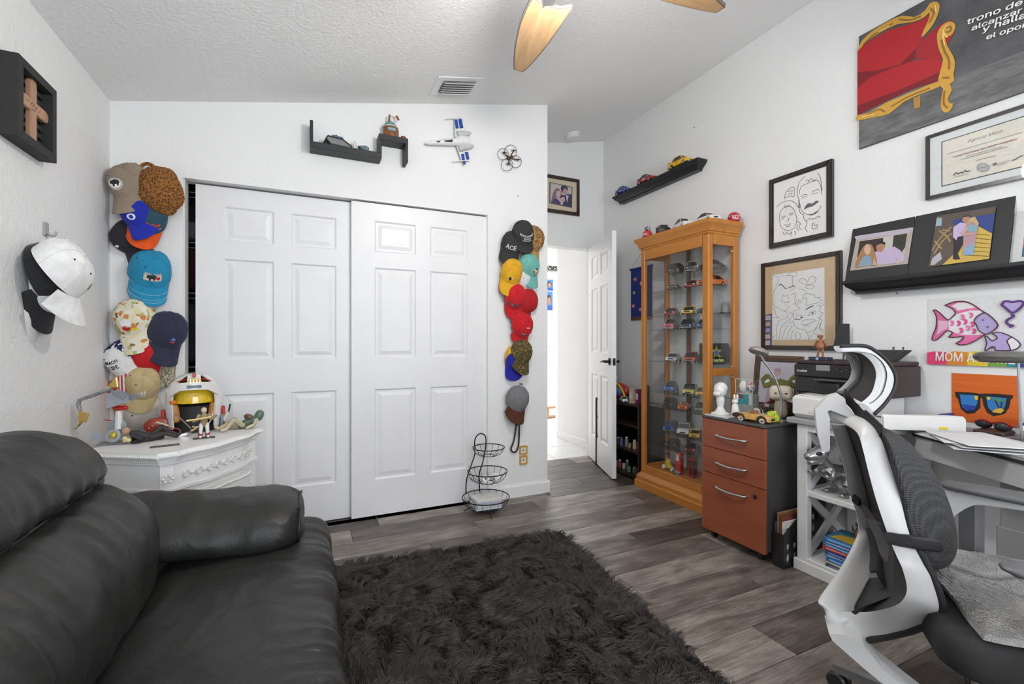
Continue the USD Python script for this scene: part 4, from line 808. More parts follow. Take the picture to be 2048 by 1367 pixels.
st = [[(190, 230), (260, 250), (280, 300), (250, 400), (220, 470), (200, 560), (205, 660), (250, 710), (370, 770), (420, 740), (430, 700), (400, 680)], [(290, 390), (320, 365), (350, 390), (385, 430), (460, 410), (520, 385)], [(300, 240), (380, 240), (430, 230), (490, 240), (490, 300), (500, 380), (540, 410), (480, 460)], [(430, 240), (420, 215), (470, 195), (520, 180), (560, 200), (550, 240), (480, 250)], [(350, 520), (360, 545), (400, 540), (430, 520)], [(470, 525), (500, 520), (520, 490), (545, 530), (530, 600), (540, 650), (490, 670)], [(310, 600), (350, 640), (410, 630), (460, 620)], [(370, 640), (420, 650), (450, 635)],
      [(590, 310), (630, 280), (690, 290), (720, 340), (750, 270), (810, 245), (850, 280), (820, 340), (740, 370), (640, 350), (590, 310)], [(690, 410), (740, 380), (800, 375), (820, 400), (780, 440), (720, 430), (690, 410)], [(590, 440), (640, 440), (700, 470)], [(640, 580), (680, 510), (740, 510), (830, 530), (840, 570), (910, 565), (910, 600), (975, 620)], [(660, 600), (680, 560), (710, 580), (700, 680), (770, 670), (850, 655), (920, 640), (975, 690)], [(695, 750), (750, 710), (810, 690)], [(730, 840), (770, 790), (830, 770), (850, 790), (800, 830), (730, 840)], [(535, 900), (560, 850), (630, 835), (660, 860), (610, 895), (535, 900)], [(530, 830), (580, 805)], [(630, 930), (700, 905), (840, 905)], [(630, 970), (700, 980), (800, 940), (860, 910)], [(660, 1000), (760, 985)],
      [(515, 780), (510, 860), (515, 960), (560, 1030), (680, 1060), (710, 1100), (780, 1080), (850, 1030), (900, 930), (920, 860)], [(515, 780), (560, 760), (610, 730), (560, 690), (600, 620)], [(560, 690), (540, 640), (610, 600), (630, 650)], [(700, 1100), (740, 1150), (740, 1200), (800, 1120)], [(370, 770), (430, 830), (380, 890), (300, 920), (250, 1040), (260, 1200)], [(440, 780), (500, 830), (440, 900), (330, 1010), (310, 1100), (290, 1200)], [(470, 900), (450, 960), (500, 940)], [(430, 990), (380, 1060), (340, 1200)], [(500, 990), (440, 1080), (400, 1200)], [(520, 1060), (480, 1120), (470, 1200)], [(560, 1080), (540, 1150), (560, 1200)], [(600, 1100), (620, 1150), (600, 1200)], [(860, 700), (930, 690), (900, 780), (960, 800), (890, 880), (950, 910), (900, 1000), (960, 1060)], [(870, 1020), (820, 1100), (880, 1140), (860, 1190)], [(930, 960), (900, 1040), (970, 1100)], [(200, 880), (270, 870), (300, 880)], [(220, 720), (240, 820), (270, 870)], [(190, 1180), (240, 1140)], [(205, 450), (215, 480)], [(330, 545), (340, 600)], [(430, 540), (425, 590)]]
c.add('drawing', c.S(st, .0022), ink((.16, .16, .165))); c.add('drawing', c.S([[(290, 390), (320, 365), (385, 430)], [(440, 420), (520, 385)], [(535, 900), (610, 895)], [(695, 750), (810, 690)]], .0048), INK); c.add('drawing', c.E((800, 800), (14, 12)).union(c.E((630, 868), (14, 12))), INK)
c.add('photo_strip', c.P([(82, 830), (182, 815), (182, 1295), (82, 1305)]), ink((.04, .06, .12)))
for k in range(5):
    yy = 835 + k * 95; c.add('photo_strip', c.P([(88, yy + 8), (160, yy), (165, yy + 70), (90, yy + 78)]), ink([(.45, .50, .62), (.35, .25, .25), (.16, .20, .45), (.5, .34, .3), (.4, .42, .5)][k])); c.add('photo_strip', c.E((130, yy + 40), (20, 22)), ink((.55, .32, .25)))
pane(t, f1, NY, UP, w, h, .026)
# -- certificate
y1, z0, w, h = rect_right([(1852, 272), (2048, 208), (2048, 357), (1850, 400)], XR - .018); w = .62
O = np.array([G, y1, z0]); t = thing('certificate', 'framed cream certificate with grey seal behind glass below the red sofa poster', 'certificate', O + NY * w / 2)
f1 = frame_parts(t, O, NY, UP, w, h, .017, .018, M_fr, mat((.66, .69, .69), .6), bevel=False); c = Canvas(t, f1, NY, UP, lambda x, y: (1850 + x / 6.833, 200 + y / 6.835))
a = np.array(c.uv(225, 570)); b = np.array(c.uv(228, 1185)); wd = w - 2 * a[0]
c.add('border', sbox(a[0], b[1], a[0] + wd, a[1]), INK); c.add('paper', sbox(a[0] + .004, b[1] + .004, a[0] + wd - .004, a[1] - .004), ink((.69, .66, .58)))
c.text('Patricia Meza', (585, 590), (1050, 440), ink((.15, .15, .15)), shear=.35, ratio=1.1); c.text('Luxury Real Estate Specialist® Designation', (388, 790), (1265, 540), ink((.22, .06, .05)), bold=True)
for p0, p1 in (((315, 735), (1330, 440)), ((560, 770), (1060, 635)), ((490, 815), (1130, 640)), ((700, 830), (960, 760))): c.add('small_print', c.S([[p0, p1]], .003), ink((.36, .34, .30)))
c.add('seal', c.E((800, 920), (85, 62), 28), ink((.33, .33, .33))); c.add('seal', c.E((800, 920), (66, 46), 28), ink((.42, .42, .41))); c.add('seal', c.S([[(740, 935), (860, 905)]], .006, 0), ink((.3, .3, .3)))
c.add('signature', c.S([[(400, 1030), (430, 990), (460, 1010), (500, 985), (520, 1000), (560, 960), (580, 980), (625, 965)], [(1200, 825), (1240, 815), (1260, 800), (1310, 770), (1345, 760)]], .003), INK); c.add('emblem', c.P([(935, 868), (985, 850), (985, 885), (935, 902)]), ink((.14, .14, .14))); c.add('small_print', c.S([[(1000, 870), (1160, 825)], [(1000, 890), (1140, 855)], [(420, 1050), (590, 1005)]], .0025), ink((.45, .43, .4)))
pane(t, f1, NY, UP, w, h, .015)
# -- poster
q = [onX(1718, 73, XR - .012), onX(1718, 298, XR - .012)]; y1 = q[0][1]; 
zt_, zb_ = q[0][2], q[1][2]; pw_ = 1.25; O = np.array([G, y1, zb_]); t = thing('wall_poster', 'large dark grey wall canvas of a red and gold carved sofa with white Spanish text', 'poster', O + NY * pw_ / 2)
part(t, 'panel', prism(sbox(0, 0, pw_, zt_ - zb_), .010, O, NY, UP), mat((.05, .05, .052), .6), smooth=False, world=True); c = Canvas(t, O + np.array([-.010, 0, 0]), NY, UP, lambda x, y: (1680 + x / 3.334, y / 3.334)); HH = zt_ - zb_
def streaks(name, a, b, sc): return custom(name, {'t': ('texture_coordinate', {}), 'm': ('mapping', dict(scale=sc)), 'n': ('noise_texture', dict(scale=4, detail=5, roughness=.65)), 'r': ('rgb_ramp', dict(ramp=[(.3, a), (.7, b)])), 'p': ('principled_bsdf', dict(roughness=.55))}, [('t.object', 'm.vector'), ('m.vector', 'n.vector'), ('n.fac', 'r.fac'), ('r.color', 'p.base_color')])
fl0 = c.uv(122, 760)[1]
c.add('print', sbox(0, 0, pw_, HH), streaks('poster_plaster', (.045, .045, .048), (.13, .13, .135), (1, 1, 1)))
c.add('print', c.P([(118, 990), (118, 690), (765, 530), (1226, 355), (1700, 170), (1700, 460)]).intersection(sbox(0, 0, pw_, HH)), streaks('poster_floor', (.07, .07, .07), (.20, .20, .20), (1, 2, 8)))
c.add('print', c.S([[(118, 690), (765, 525), (1226, 350), (1700, 165)]], .012, 0).intersection(sbox(0, 0, pw_, HH)), ink((.14, .14, .15)))
RED, RED2, GLD, GL2 = ink((.42, .012, .018)), ink((.20, .006, .012)), ink((.60, .33, .05)), ink((.28, .13, .02))
c.add('print', c.P([(118, 340), (200, 270), (330, 200), (470, 160), (560, 130), (610, 80), (600, 160), (560, 240), (505, 330), (500, 400), (118, 560)]), RED)
c.add('print', c.P([(118, 480), (250, 470), (400, 430), (505, 330), (500, 400), (440, 420), (300, 520), (118, 600)]), RED2)
c.add('print', c.P([(505, 390), (520, 300), (600, 220), (680, 160), (740, 135), (775, 160), (760, 230), (720, 290), (690, 350), (680, 400)]), ink((.36, .012, .02)))
c.add('print', c.P([(118, 590), (200, 520), (360, 450), (520, 400), (640, 395), (690, 410), (690, 470), (560, 530), (400, 600), (118, 710)]), RED)
c.add('print', c.P([(118, 705), (400, 598), (560, 530), (690, 470), (670, 540), (500, 590), (300, 680), (118, 770)]), RED2)
c.add('print', c.P([(118, 345), (150, 270), (230, 200), (330, 140), (420, 105), (500, 115), (570, 70), (600, 25), (645, 12), (668, 40), (655, 100), (620, 170), (580, 220), (548, 250), (556, 210), (590, 140), (600, 85), (560, 120), (480, 150), (380, 165), (260, 225), (180, 280)], 2), GLD)
c.add('print', c.P([(655, 300), (650, 230), (680, 175), (730, 145), (770, 160), (768, 200), (740, 240), (705, 250), (720, 310), (755, 370), (770, 420), (765, 470), (760, 500), (765, 540), (735, 560), (750, 600), (720, 660), (740, 690), (758, 690), (740, 735), (705, 752), (675, 720), (680, 640), (690, 590), (655, 560), (670, 480), (690, 400), (670, 350)], 2), GLD)
c.add('print', c.P([(118, 770), (200, 750), (300, 690), (420, 640), (540, 590), (655, 545), (665, 580), (560, 620), (430, 680), (330, 760), (240, 780), (118, 805)], 2), GLD)
c.add('print', c.P([(492, 655), (540, 640), (540, 715), (497, 730)]), ink((.42, .22, .05)))
c.add('print', c.S([[(160, 300), (220, 240), (300, 190), (350, 160)], [(400, 130), (470, 135), (540, 110)], [(700, 190), (740, 180), (740, 210), (715, 215)], [(680, 270), (700, 340), (730, 400), (730, 460)], [(180, 770), (260, 730), (300, 745)], [(350, 710), (450, 650), (600, 590)], [(690, 520), (730, 520)], [(700, 610), (695, 690), (720, 720)], [(610, 60), (630, 90), (600, 150)]], .007), GL2)
c.add('print', c.S([[(260, 215), (330, 175)], [(690, 230), (700, 300)], [(720, 250), (690, 210), (720, 170)], [(640, 40), (645, 80)], [(150, 780), (230, 760)]], .005), ink((.85, .62, .22)))
TW = ink((.80, .80, .78)); c.text('trono de la gracia', (848, 168), (1700, -145), TW, bold=True, ratio=.72); c.text('alcanzar misericordia', (880, 208), (1830, -140), TW, bold=True, ratio=.72); c.text('y hallar gracia', (952, 218), (1640, -15), TW, bold=True, ratio=.72); c.text('el oportuno socorro', (978, 268), (1830, -10), TW, bold=True, ratio=.72)
# -- fish drawing, taped to the wall
ff = lambda x, y: (1850 + x / 8.545, 580 + y / 8.544)
y1 = onX(*ff(55, 600), G)[1]; zt_ = onX(*ff(55, 158), G)[2]; zb_ = onX(*ff(60, 1260), G)[2]; pw_ = .62
O = np.array([G, y1, zb_]); t = thing('fish_drawing', "child's drawing of a pink fish and a small purple fish with a rainbow caption", 'drawing', O + NY * pw_ / 2)
part(t, 'sheet', prism(sbox(0, 0, pw_, zt_ - zb_), .0006, O, NY, UP), ink((.70, .70, .70)), smooth=False, world=True); c = Canvas(t, O - PX * .0006, NY, UP, ff)
K = ink((.07, .02, .035)); PK = ink((.72, .16, .36)); PK2 = ink((.72, .42, .55)); PU = ink((.42, .36, .62)); WH = ink((.76, .74, .75)); PUK = ink((.10, .035, .18))
big = [(350, 260), (500, 200), (680, 190), (800, 230), (900, 290), (980, 350), (1100, 420), (1200, 510), (1258, 600), (1200, 680), (1100, 740), (1000, 780), (900, 850), (760, 915), (640, 935), (540, 910), (620, 860), (670, 795), (560, 800), (415, 800), (480, 730), (410, 690), (350, 720), (270, 800), (190, 855), (130, 840), (150, 750), (195, 650), (210, 500), (190, 410), (155, 350), (190, 335), (280, 400), (400, 510), (480, 450), (530, 390), (480, 320), (400, 275)]
c.add('print', c.P(big), PK); c.add('print', c.P([(450, 270), (560, 215), (700, 210), (800, 250), (870, 300), (700, 320), (560, 350), (520, 300)]), WH)
c.add('print', c.P([(400, 520), (540, 410), (760, 350), (940, 345), (1020, 385), (900, 450), (850, 530), (890, 600), (920, 680), (1010, 755), (820, 770), (620, 760), (500, 720), (410, 680)]), WH)
c.add('print', c.P([(1025, 378), (900, 450), (850, 530), (890, 600), (930, 690), (1040, 750), (1120, 730), (1240, 600), (1160, 480)]), PU); c.add('print', c.P([(215, 520), (390, 520), (400, 640), (300, 700), (200, 770), (230, 620)]), PK2)
for x, y in ((790, 430), (465, 565), (580, 565), (695, 540), (740, 650), (625, 690), (845, 700), (650, 460), (820, 585)): c.add('print', c.P([(x - 35, y - 40), (x + 20, y - 45), (x + 42, y), (x + 10, y + 45), (x - 35, y + 40), (x - 5, y + 5)], 2), ink((.66, .07, .25)) if (x + y) % 2 else PK)
c.add('print', c.S([big + [big[0]]], .0042, 2).union(c.S([[(1025, 378), (900, 450), (850, 530), (890, 600), (930, 690), (1040, 755)]], .004)), K); c.add('print', c.E((1000, 508), (14, 12)).union(c.S([[(1070, 635), (1095, 620)]], .004, 0)), INK)
sm = [(1160, 740), (1250, 715), (1350, 735), (1480, 790), (1580, 850), (1645, 930), (1580, 1000), (1480, 1030), (1340, 1030), (1210, 1025), (1215, 985), (1160, 965), (1050, 1035), (1040, 1000), (1070, 900), (1035, 790), (1090, 800), (1160, 865), (1250, 815), (1200, 760)]
c.add('print', c.P(sm), PU); c.add('print', c.P([(1500, 800), (1420, 860), (1460, 950), (1480, 1025), (1580, 995), (1635, 930), (1580, 860)]), WH); c.add('print', c.S([sm + [sm[0]], [(1500, 800), (1415, 860), (1455, 950), (1475, 1030)]], .004, 2), K)
c.add('print', c.P([(1325, 250), (1400, 190), (1500, 210), (1640, 185), (1700, 230), (1600, 340), (1500, 385), (1400, 310)]), PU); c.add('print', c.S([[(1325, 250), (1370, 195), (1430, 190), (1510, 205), (1640, 185), (1700, 230), (1600, 340), (1500, 385), (1400, 310), (1325, 250)], [(1500, 420), (1530, 445), (1430, 505), (1405, 550), (1450, 590), (1520, 605), (1470, 625)]], .009), PUK)
cols = [((.72, .05, .17), 60, 440), ((.72, .24, .02), 400, 800), ((.75, .55, .02), 760, 1130), ((.16, .34, .05), 1110, 1450), ((.02, .25, .27), 1430, 1640), ((.03, .06, .25), 1590, 2000), ((.2, .05, .3), 1960, 2400)]
for cl, a, b in cols: c.add('print', c.P([(a, 1075), (a + (b - a) * .3, 1055), (b, 1075), (b, 1270 + (b - 60) * .042), (a, 1262 + (a - 60) * .042)]).buffer(.003).intersection(sbox(0, 0, pw_, 1)), ink(cl))
c.text('MOM AND ME', (200, 1195), (1560, 1262), WH, bold=True, ratio=1.35)
# -- sunglasses painting
f2 = z2; P4 = [f2(1452, 433), f2(2000, 455), f2(2008, 790), f2(1455, 760)]
q = [onX(*p, G) for p in P4]; y1 = (q[0][1] + q[3][1]) / 2; w = y1 - (q[1][1] + q[2][1]) / 2; zt_ = q[0][2]; zb_ = .77
O = np.array([G, y1, zb_]); t = thing('sunglasses_painting', 'orange painted sheet with black sunglasses mirroring a beach, on the wall behind the desk', 'painting', O + NY * w / 2)
part(t, 'sheet', prism(sbox(0, 0, w, zt_ - zb_), .0008, O, NY, UP), streaks('orange_paint', (.62, .10, .01), (.72, .17, .02), (1, 1, 12)), smooth=False, world=True); c = Canvas(t, O - PX * .0008, NY, UP, f2)
c.add('print', c.P([(1480, 588), (1600, 592), (1690, 605), (1720, 602), (1840, 605), (1960, 618), (1955, 642), (1940, 650), (1925, 720), (1890, 770), (1800, 790), (1745, 760), (1715, 700), (1705, 640), (1690, 640), (1690, 720), (1640, 765), (1580, 770), (1530, 730), (1505, 650), (1485, 625)]), ink((.015, .012, .012)))
c.add('print', c.P([(1520, 610), (1660, 618), (1665, 680), (1640, 735), (1580, 745), (1540, 710)]).union(c.P([(1735, 625), (1905, 640), (1895, 700), (1870, 745), (1800, 760), (1755, 720)])), ink((.03, .20, .55)))
c.add('print', c.P([(1535, 690), (1655, 705), (1635, 738), (1580, 745)]), ink((.02, .05, .35))); c.add('print', c.P([(1640, 620), (1672, 622), (1670, 655), (1645, 650)]).union(c.P([(1745, 628), (1775, 632), (1765, 655), (1745, 650)])), ink((.80, .58, .03))); c.add('print', c.P([(1785, 650), (1840, 640), (1860, 660), (1810, 668)]).union(c.P([(1850, 655), (1895, 650), (1880, 680)])), ink((.08, .30, .05)))
c.add('print', c.S([[(1815, 660), (1830, 690), (1845, 720)], [(1870, 670), (1860, 720)]], .004), ink((.05, .02, .01))); c.add('print', c.P([(1785, 755), (1810, 730), (1860, 722), (1890, 738), (1860, 765)]), ink((.70, .42, .04)))
# -- family photo on the far wall
z0_, z1_ = onY(1093, 345, YF - .02), onY(1160, 361, YF - .02); b0, b1 = onY(1093, 421, YF - .02), onY(1159, 434, YF - .02)
zt_ = (z0_[2] + z1_[2]) / 2; zb_ = (b0[2] + b1[2]) / 2; x1 = (z1_[0] + b1[0]) / 2; w = (zt_ - zb_) * 1.22; 
O = np.array([x1 - w, YF - .0015, zb_]); t = thing('family_photo', 'dark wood framed photograph of a family of three above the doorway', 'picture', O + PX * w / 2)
f1 = frame_parts(t, O, PX, UP, w, zt_ - zb_, .034, .018, mat((.035, .016, .009), .3, coat=.3), mat((.60, .50, .38), .8)); c = Canvas(t, f1, PX, UP, lambda x, y: (1090 + x / 13.667, 340 + y / 13.67))
c.add('print', c.P([(120, 325), (750, 460), (735, 1035), (115, 905)]), INK); c.add('print', c.P([(150, 350), (728, 475), (715, 1010), (140, 885)]), ink((.50, .48, .46)))
c.add('print', c.P([(160, 890), (180, 780), (210, 640), (270, 530), (340, 490), (400, 530), (450, 640), (440, 740), (380, 760), (300, 740)], 2), ink((.22, .13, .17))); c.add('print', c.P([(160, 890), (250, 770), (320, 770), (420, 880), (430, 950)]), ink((.07, .02, .14)))
c.add('print', c.P([(480, 960), (520, 700), (620, 650), (728, 670), (715, 1010)]), ink((.012, .018, .06))); c.add('print', c.E((365, 650), (60, 90)), ink((.58, .42, .44))); c.add('print', c.P([(440, 560), (430, 470), (480, 420), (560, 420), (615, 490), (615, 560), (500, 640)], 2), ink((.015, .01, .02))); c.add('print', c.E((545, 590), (65, 85)), ink((.52, .28, .30)))
c.add('print', c.E((480, 740), (65, 60)), ink((.02, .01, .02))); c.add('print', c.E((485, 810), (58, 80)), ink((.55, .36, .38))); c.add('print', c.P([(560, 700), (640, 690), (600, 900)]), ink((.5, .5, .62)))
pane(t, f1, PX, UP, w, zt_ - zb_, .03)
# -- ledge shelves (crown profile)
def ledge(name, label, y0, y1, z, depth):
    t = thing(name, label, 'shelf', (XR - depth / 2, (y0 + y1) / 2, z))
    pr = [(0, 0), (depth, 0), (depth, -.014), (depth - .010, -.020), (depth - .014, -.030), (depth - .034, -.046), (depth - .046, -.058), (depth - .046, -.070), (0, -.070)]
    ins = [0, 0, 0, .010, .014, .034, .046, .046, .046]
    V = []
    for (d, dz), i in zip(pr[1:-1], ins[1:-1]): V.append([(XR - .001, y1 - i, z + dz), (XR - d, y1 - i, z + dz), (XR - d, y0 + i, z + dz), (XR - .001, y0 + i, z + dz)])
    V = np.array(V); m = cat(gridmesh(V, cv=True), T(V[0], [[0, 1, 2], [0, 2, 3]], process=False), T(V[-1], [[0, 2, 1], [0, 3, 2]], process=False)); m.merge_vertices(); m.fix_normals(); part(t, 'moulded_shelf', m, M_blk, smooth=False, world=True); return t
a = onX(1226, 388, XR - .09); b = onX(1397, 325, XR - .09); LZ1 = (a[2] + b[2]) / 2 + .004; ledge('ledge_shelf', 'black moulded ledge shelf with three race cars above the display cabinet', b[1], a[1], LZ1, .10); LY = (a[1], b[1])
a = onX(1684, 563, XR - .09); LZ2 = a[2]; LYB = a[1]; ledge('ledge_shelf', 'long black moulded ledge shelf holding the double photo folder', a[1] - 1.05, a[1], LZ2, .10)
# double photo folder leaning on the shelf
fz = lambda x, y: (1690 + x / 5.7207, 410 + y / 5.72)
tilt = math.radians(14); fn = np.array([-math.cos(tilt), 0, math.sin(tilt)]); fu = np.array([math.sin(tilt), 0, math.cos(tilt)]); bx = XR - .072; O = np.array([bx, 0, LZ2 + .002])
def fhit(x, y): return hit(*fz(x, y), O, fn)
a0, a1 = fhit(0, 845), fhit(92, 275); O = np.array([bx, (a0[1] + a1[1]) / 2, LZ2 + .002]); hgt = (a1 - O) @ fu; wid = O[1] - (fhit(1945, 10)[1] + fhit(1865, 640)[1]) / 2
t = thing('photo_folder', 'black double photo folder with two couple photographs leaning on the ledge shelf', 'photo folder', O + NY * wid / 2)
part(t, 'cover', [prism(sbox(0, 0, wid * .445, hgt), .003, O - fn * .003, NY, fu), prism(sbox(wid * .45, 0, wid, hgt), .003, O - fn * .003, NY, fu), prism(sbox(wid * .44, 0, wid * .455, hgt), .002, O - fn * .0045, NY, fu)], mat((.018, .018, .019), .55, var=.1, vs=40), smooth=False, world=True)
c = Canvas(t, O, NY, fu, fz)
c.add('print', c.P([(58, 750), (135, 355), (785, 255), (718, 670)]), ink((.42, .36, .33))); c.add('print', c.P([(110, 360), (150, 350), (770, 255), (750, 310), (130, 400)]), ink((.46, .42, .50)))
c.add('print', c.P([(105, 725), (165, 410), (722, 320), (670, 655)]), ink((.52, .46, .36))); c.add('print', c.P([(170, 415), (440, 375), (430, 560), (140, 600)]), ink((.035, .022, .02))); c.add('print', c.P([(560, 350), (715, 325), (690, 480), (640, 560), (540, 480)]), ink((.03, .03, .022)))
c.add('print', c.P([(440, 372), (560, 352), (545, 480), (450, 520)]), ink((.50, .50, .44))); c.add('print', c.P([(370, 680), (340, 540), (460, 500), (570, 475), (640, 520), (690, 600), (668, 655), (640, 650), (590, 600), (590, 660), (480, 675)], 1), ink((.50, .40, .56)))
c.add('print', c.P([(360, 480), (370, 430), (420, 410), (465, 430), (465, 480), (420, 540), (370, 530)]), ink((.40, .20, .13))); c.add('print', c.P([(360, 465), (370, 425), (420, 408), (468, 432), (462, 455), (410, 440)]), ink((.015, .012, .012)))
c.add('print', c.P([(120, 720), (150, 600), (200, 500), (250, 450), (310, 455), (345, 540), (370, 690), (260, 690)], 2), ink((.34, .19, .08))); c.add('print', c.E((262, 510), (38, 58)), ink((.60, .38, .28))); c.add('print', c.P([(150, 712), (210, 600), (260, 570), (310, 610), (310, 690)]), ink((.22, .32, .42))); c.add('print', c.P([(320, 690), (340, 600), (370, 690)]), ink((.55, .34, .24)))
c.add('print', c.P([(965, 710), (1060, 130), (1735, 20), (1655, 620)]), ink((.10, .075, .06))); c.add('print', c.P([(1230, 180), (1720, 100), (1695, 330), (1540, 240), (1250, 230)]), ink((.03, .05, .22))); c.add('print', c.P([(1120, 690), (1260, 560), (1400, 330), (1540, 250), (1690, 330), (1655, 620)]), ink((.56, .38, .08)))
for k in range(6): c.add('print', c.P([(1500 - 25 * k, 330 + 48 * k), (1668, 348 + 48 * k), (1666, 356 + 48 * k), (1495 - 25 * k, 340 + 48 * k)]), ink((.30, .18, .03)), up=0)
c.add('print', c.S([[(1010, 520), (1100, 380), (1220, 260)], [(1030, 560), (1120, 420), (1230, 330)], [(1090, 300), (1170, 360), (1210, 420)], [(1040, 420), (1110, 500)], [(1130, 290), (1200, 300)]], .006), ink((.36, .24, .10))); c.add('print', c.P([(985, 690), (1010, 610), (1100, 540), (1120, 620), (1030, 690)]), ink((.42, .42, .44))); c.add('print', c.P([(1045, 250), (1060, 150), (1120, 150), (1115, 240)]), ink((.3, .4, .45)))
c.add('print', c.P([(1245, 620), (1255, 480), (1245, 380), (1380, 360), (1380, 420), (1300, 560), (1330, 625), (1270, 630)]), ink((.02, .015, .02))); c.add('print', c.P([(1245, 370), (1250, 260), (1330, 205), (1420, 215), (1410, 350), (1300, 370), (1285, 410)]), ink((.52, .42, .60)))
c.add('print', c.P([(1365, 370), (1390, 250), (1440, 180), (1500, 160), (1540, 240), (1520, 330), (1500, 440), (1480, 570), (1360, 570)]), ink((.42, .26, .30))); c.add('print', c.P([(1360, 580), (1375, 500), (1500, 440), (1480, 575)]), ink((.22, .36, .52))); c.add('print', c.P([(1400, 310), (1430, 250), (1530, 230), (1520, 310)]), ink((.20, .38, .45)))
c.add('print', c.P([(1400, 230), (1430, 160), (1500, 140), (1545, 220), (1530, 250), (1470, 200)]), ink((.52, .36, .16))); c.add('print', c.P([(1350, 190), (1370, 140), (1440, 130), (1430, 200), (1390, 215)]), ink((.42, .22, .15))); c.add('print', c.P([(1350, 150), (1380, 115), (1440, 120), (1440, 140)]), INK); c.add('print', c.P([(1345, 330), (1400, 260), (1430, 270), (1380, 340), (1500, 325), (1490, 345), (1370, 360)]), ink((.55, .35, .25)))
# third, colourful picture card further along the shelf
a = hit(2042, 470, np.array([XR - .06, 0, 0]), PX); t = thing('picture_card', 'clear card with a colourful print leaning on the shelf right of the photo folder', 'card', (XR - .05, a[1] - .1, LZ2))
O = np.array([XR - .055, hit(2018, 470, np.array([XR - .055, 0, 0]), PX)[1], LZ2 + .001]); part(t, 'card', prism(sbox(0, 0, .22, hgt * .92), .002, O - fn * .002, NY, fu), ink((.60, .61, .60)), smooth=False, world=True); c = Canvas(t, O, NY, fu)
for k, cl in enumerate(((.32, .10, .38), (.05, .22, .12), (.60, .40, .05), (.55, .10, .12), (.02, .12, .18))): c.add('print', sbox(.035, hgt * (.72 - .14 * k - .08), .20, hgt * (.72 - .14 * k + .06)), ink(cl), up=0)
# -- shadow box with a wooden cross on the left wall
XF = XL + .052
def zx(x, y): return 10 + x / 5.819, 95 + y / 5.817
q = [onX(*zx(*p), XF) for p in ((165, 80), (602, 492), (612, 1345), (160, 1045))]
y0 = (q[0][1] + q[3][1]) / 2; y1 = (q[1][1] + q[2][1]) / 2; zt_ = q[0][2] * .5 + q[1][2] * .5; zb_ = q[2][2] * .5 + q[3][2] * .5; w, h = y1 - y0, zt_ - zb_
O = np.array([XL + .001, y0, zb_]); t = thing('cross_shadow_box', 'black lattice shadow box with a carved wooden cross high on the left wall', 'wall decoration', O + PY * w / 2)
frame_parts(t, O, PY, UP, w, h, .030, .050, M_blkmat, mat((.30, .28, .27), .9), inset=.046, bevel=False); M_lat = mat((.03, .033, .035), .5, var=.1, vs=50)
for k in range(4): x = .030 + (w - .06) * (k + .7) / 4.4; part(t, 'lattice_slat', prism(sbox(x - .008, .028, x + .008, h - .028), .005, O + PX * .012, PY, UP), M_lat, smooth=False, world=True)
for k in range(7): z = .03 + (h - .06) * (k + .6) / 7.2; part(t, 'lattice_slat', prism(sbox(.028, z - .008, w - .028, z + .008), .005, O + PX * .0175, PY, UP), M_lat, smooth=False, world=True)
cxm, cz = w * .5, h * .5; cr = unary_union([LineString([(cxm, h * .16), (cxm, h * .84)]).buffer(.021), LineString([(w * .18, h * .56), (w * .82, h * .56)]).buffer(.0215)])
M_cross = woodmat('cross_wood', (.36, .19, .11), (.52, .31, .20), (10, 30, 3), .6, 0)
part(t, 'cross', cat(prism(cr, .012, O + PX * .0225, PY, UP), prism(cr.buffer(-.003), .002, O + PX * .0345, PY, UP)), M_cross, smooth=False, world=True)
c = Canvas(t, O + PX * .0365, PY, UP); c.add('carved_marks', unary_union([LineString([(cxm + dx, h * .56 + dz), (cxm + dx + ex, h * .56 + dz + ez)]).buffer(.0012) for dx, dz, ex, ez in ((-.02, 0, .01, .012), (-.008, -.004, .006, .014), (.004, .006, .012, -.012), (.018, .004, .008, .006), (-.05, .004, .02, .002), (.03, -.006, .012, .008), (-.012, -.014, .02, .002))]), ink((.16, .07, .03)))
# -- scrap of white paper and hook on the left wall
a = onX(0, 645, XL + .001); solo('paper_note', prism(Polygon([(-.03, -.012), (.003, -.008), (.004, .010), (-.03, .014)]), .0006, a, PY, UP), ink((.85, .85, .85)), 'small scrap of white paper on the left wall at the photo edge', 'paper')
a = onX(90, 458, XL + .001); t = thing('wall_hook', 'grey adhesive wall hook holding the white cap', 'hook', a)
M_hk = mat((.35, .35, .36), .4); part(t, 'hook_plate', prism(sbox(-.011, -.022, .011, .022).buffer(.004), .006, a, PY, UP), M_hk, world=True); part(t, 'hook_arm', tube(spline([a + (.006, 0, -.012), a + (.018, 0, -.024), a + (.030, 0, -.020), a + (.034, 0, -.006)], 4), .0045, 8), M_hk, world=True)
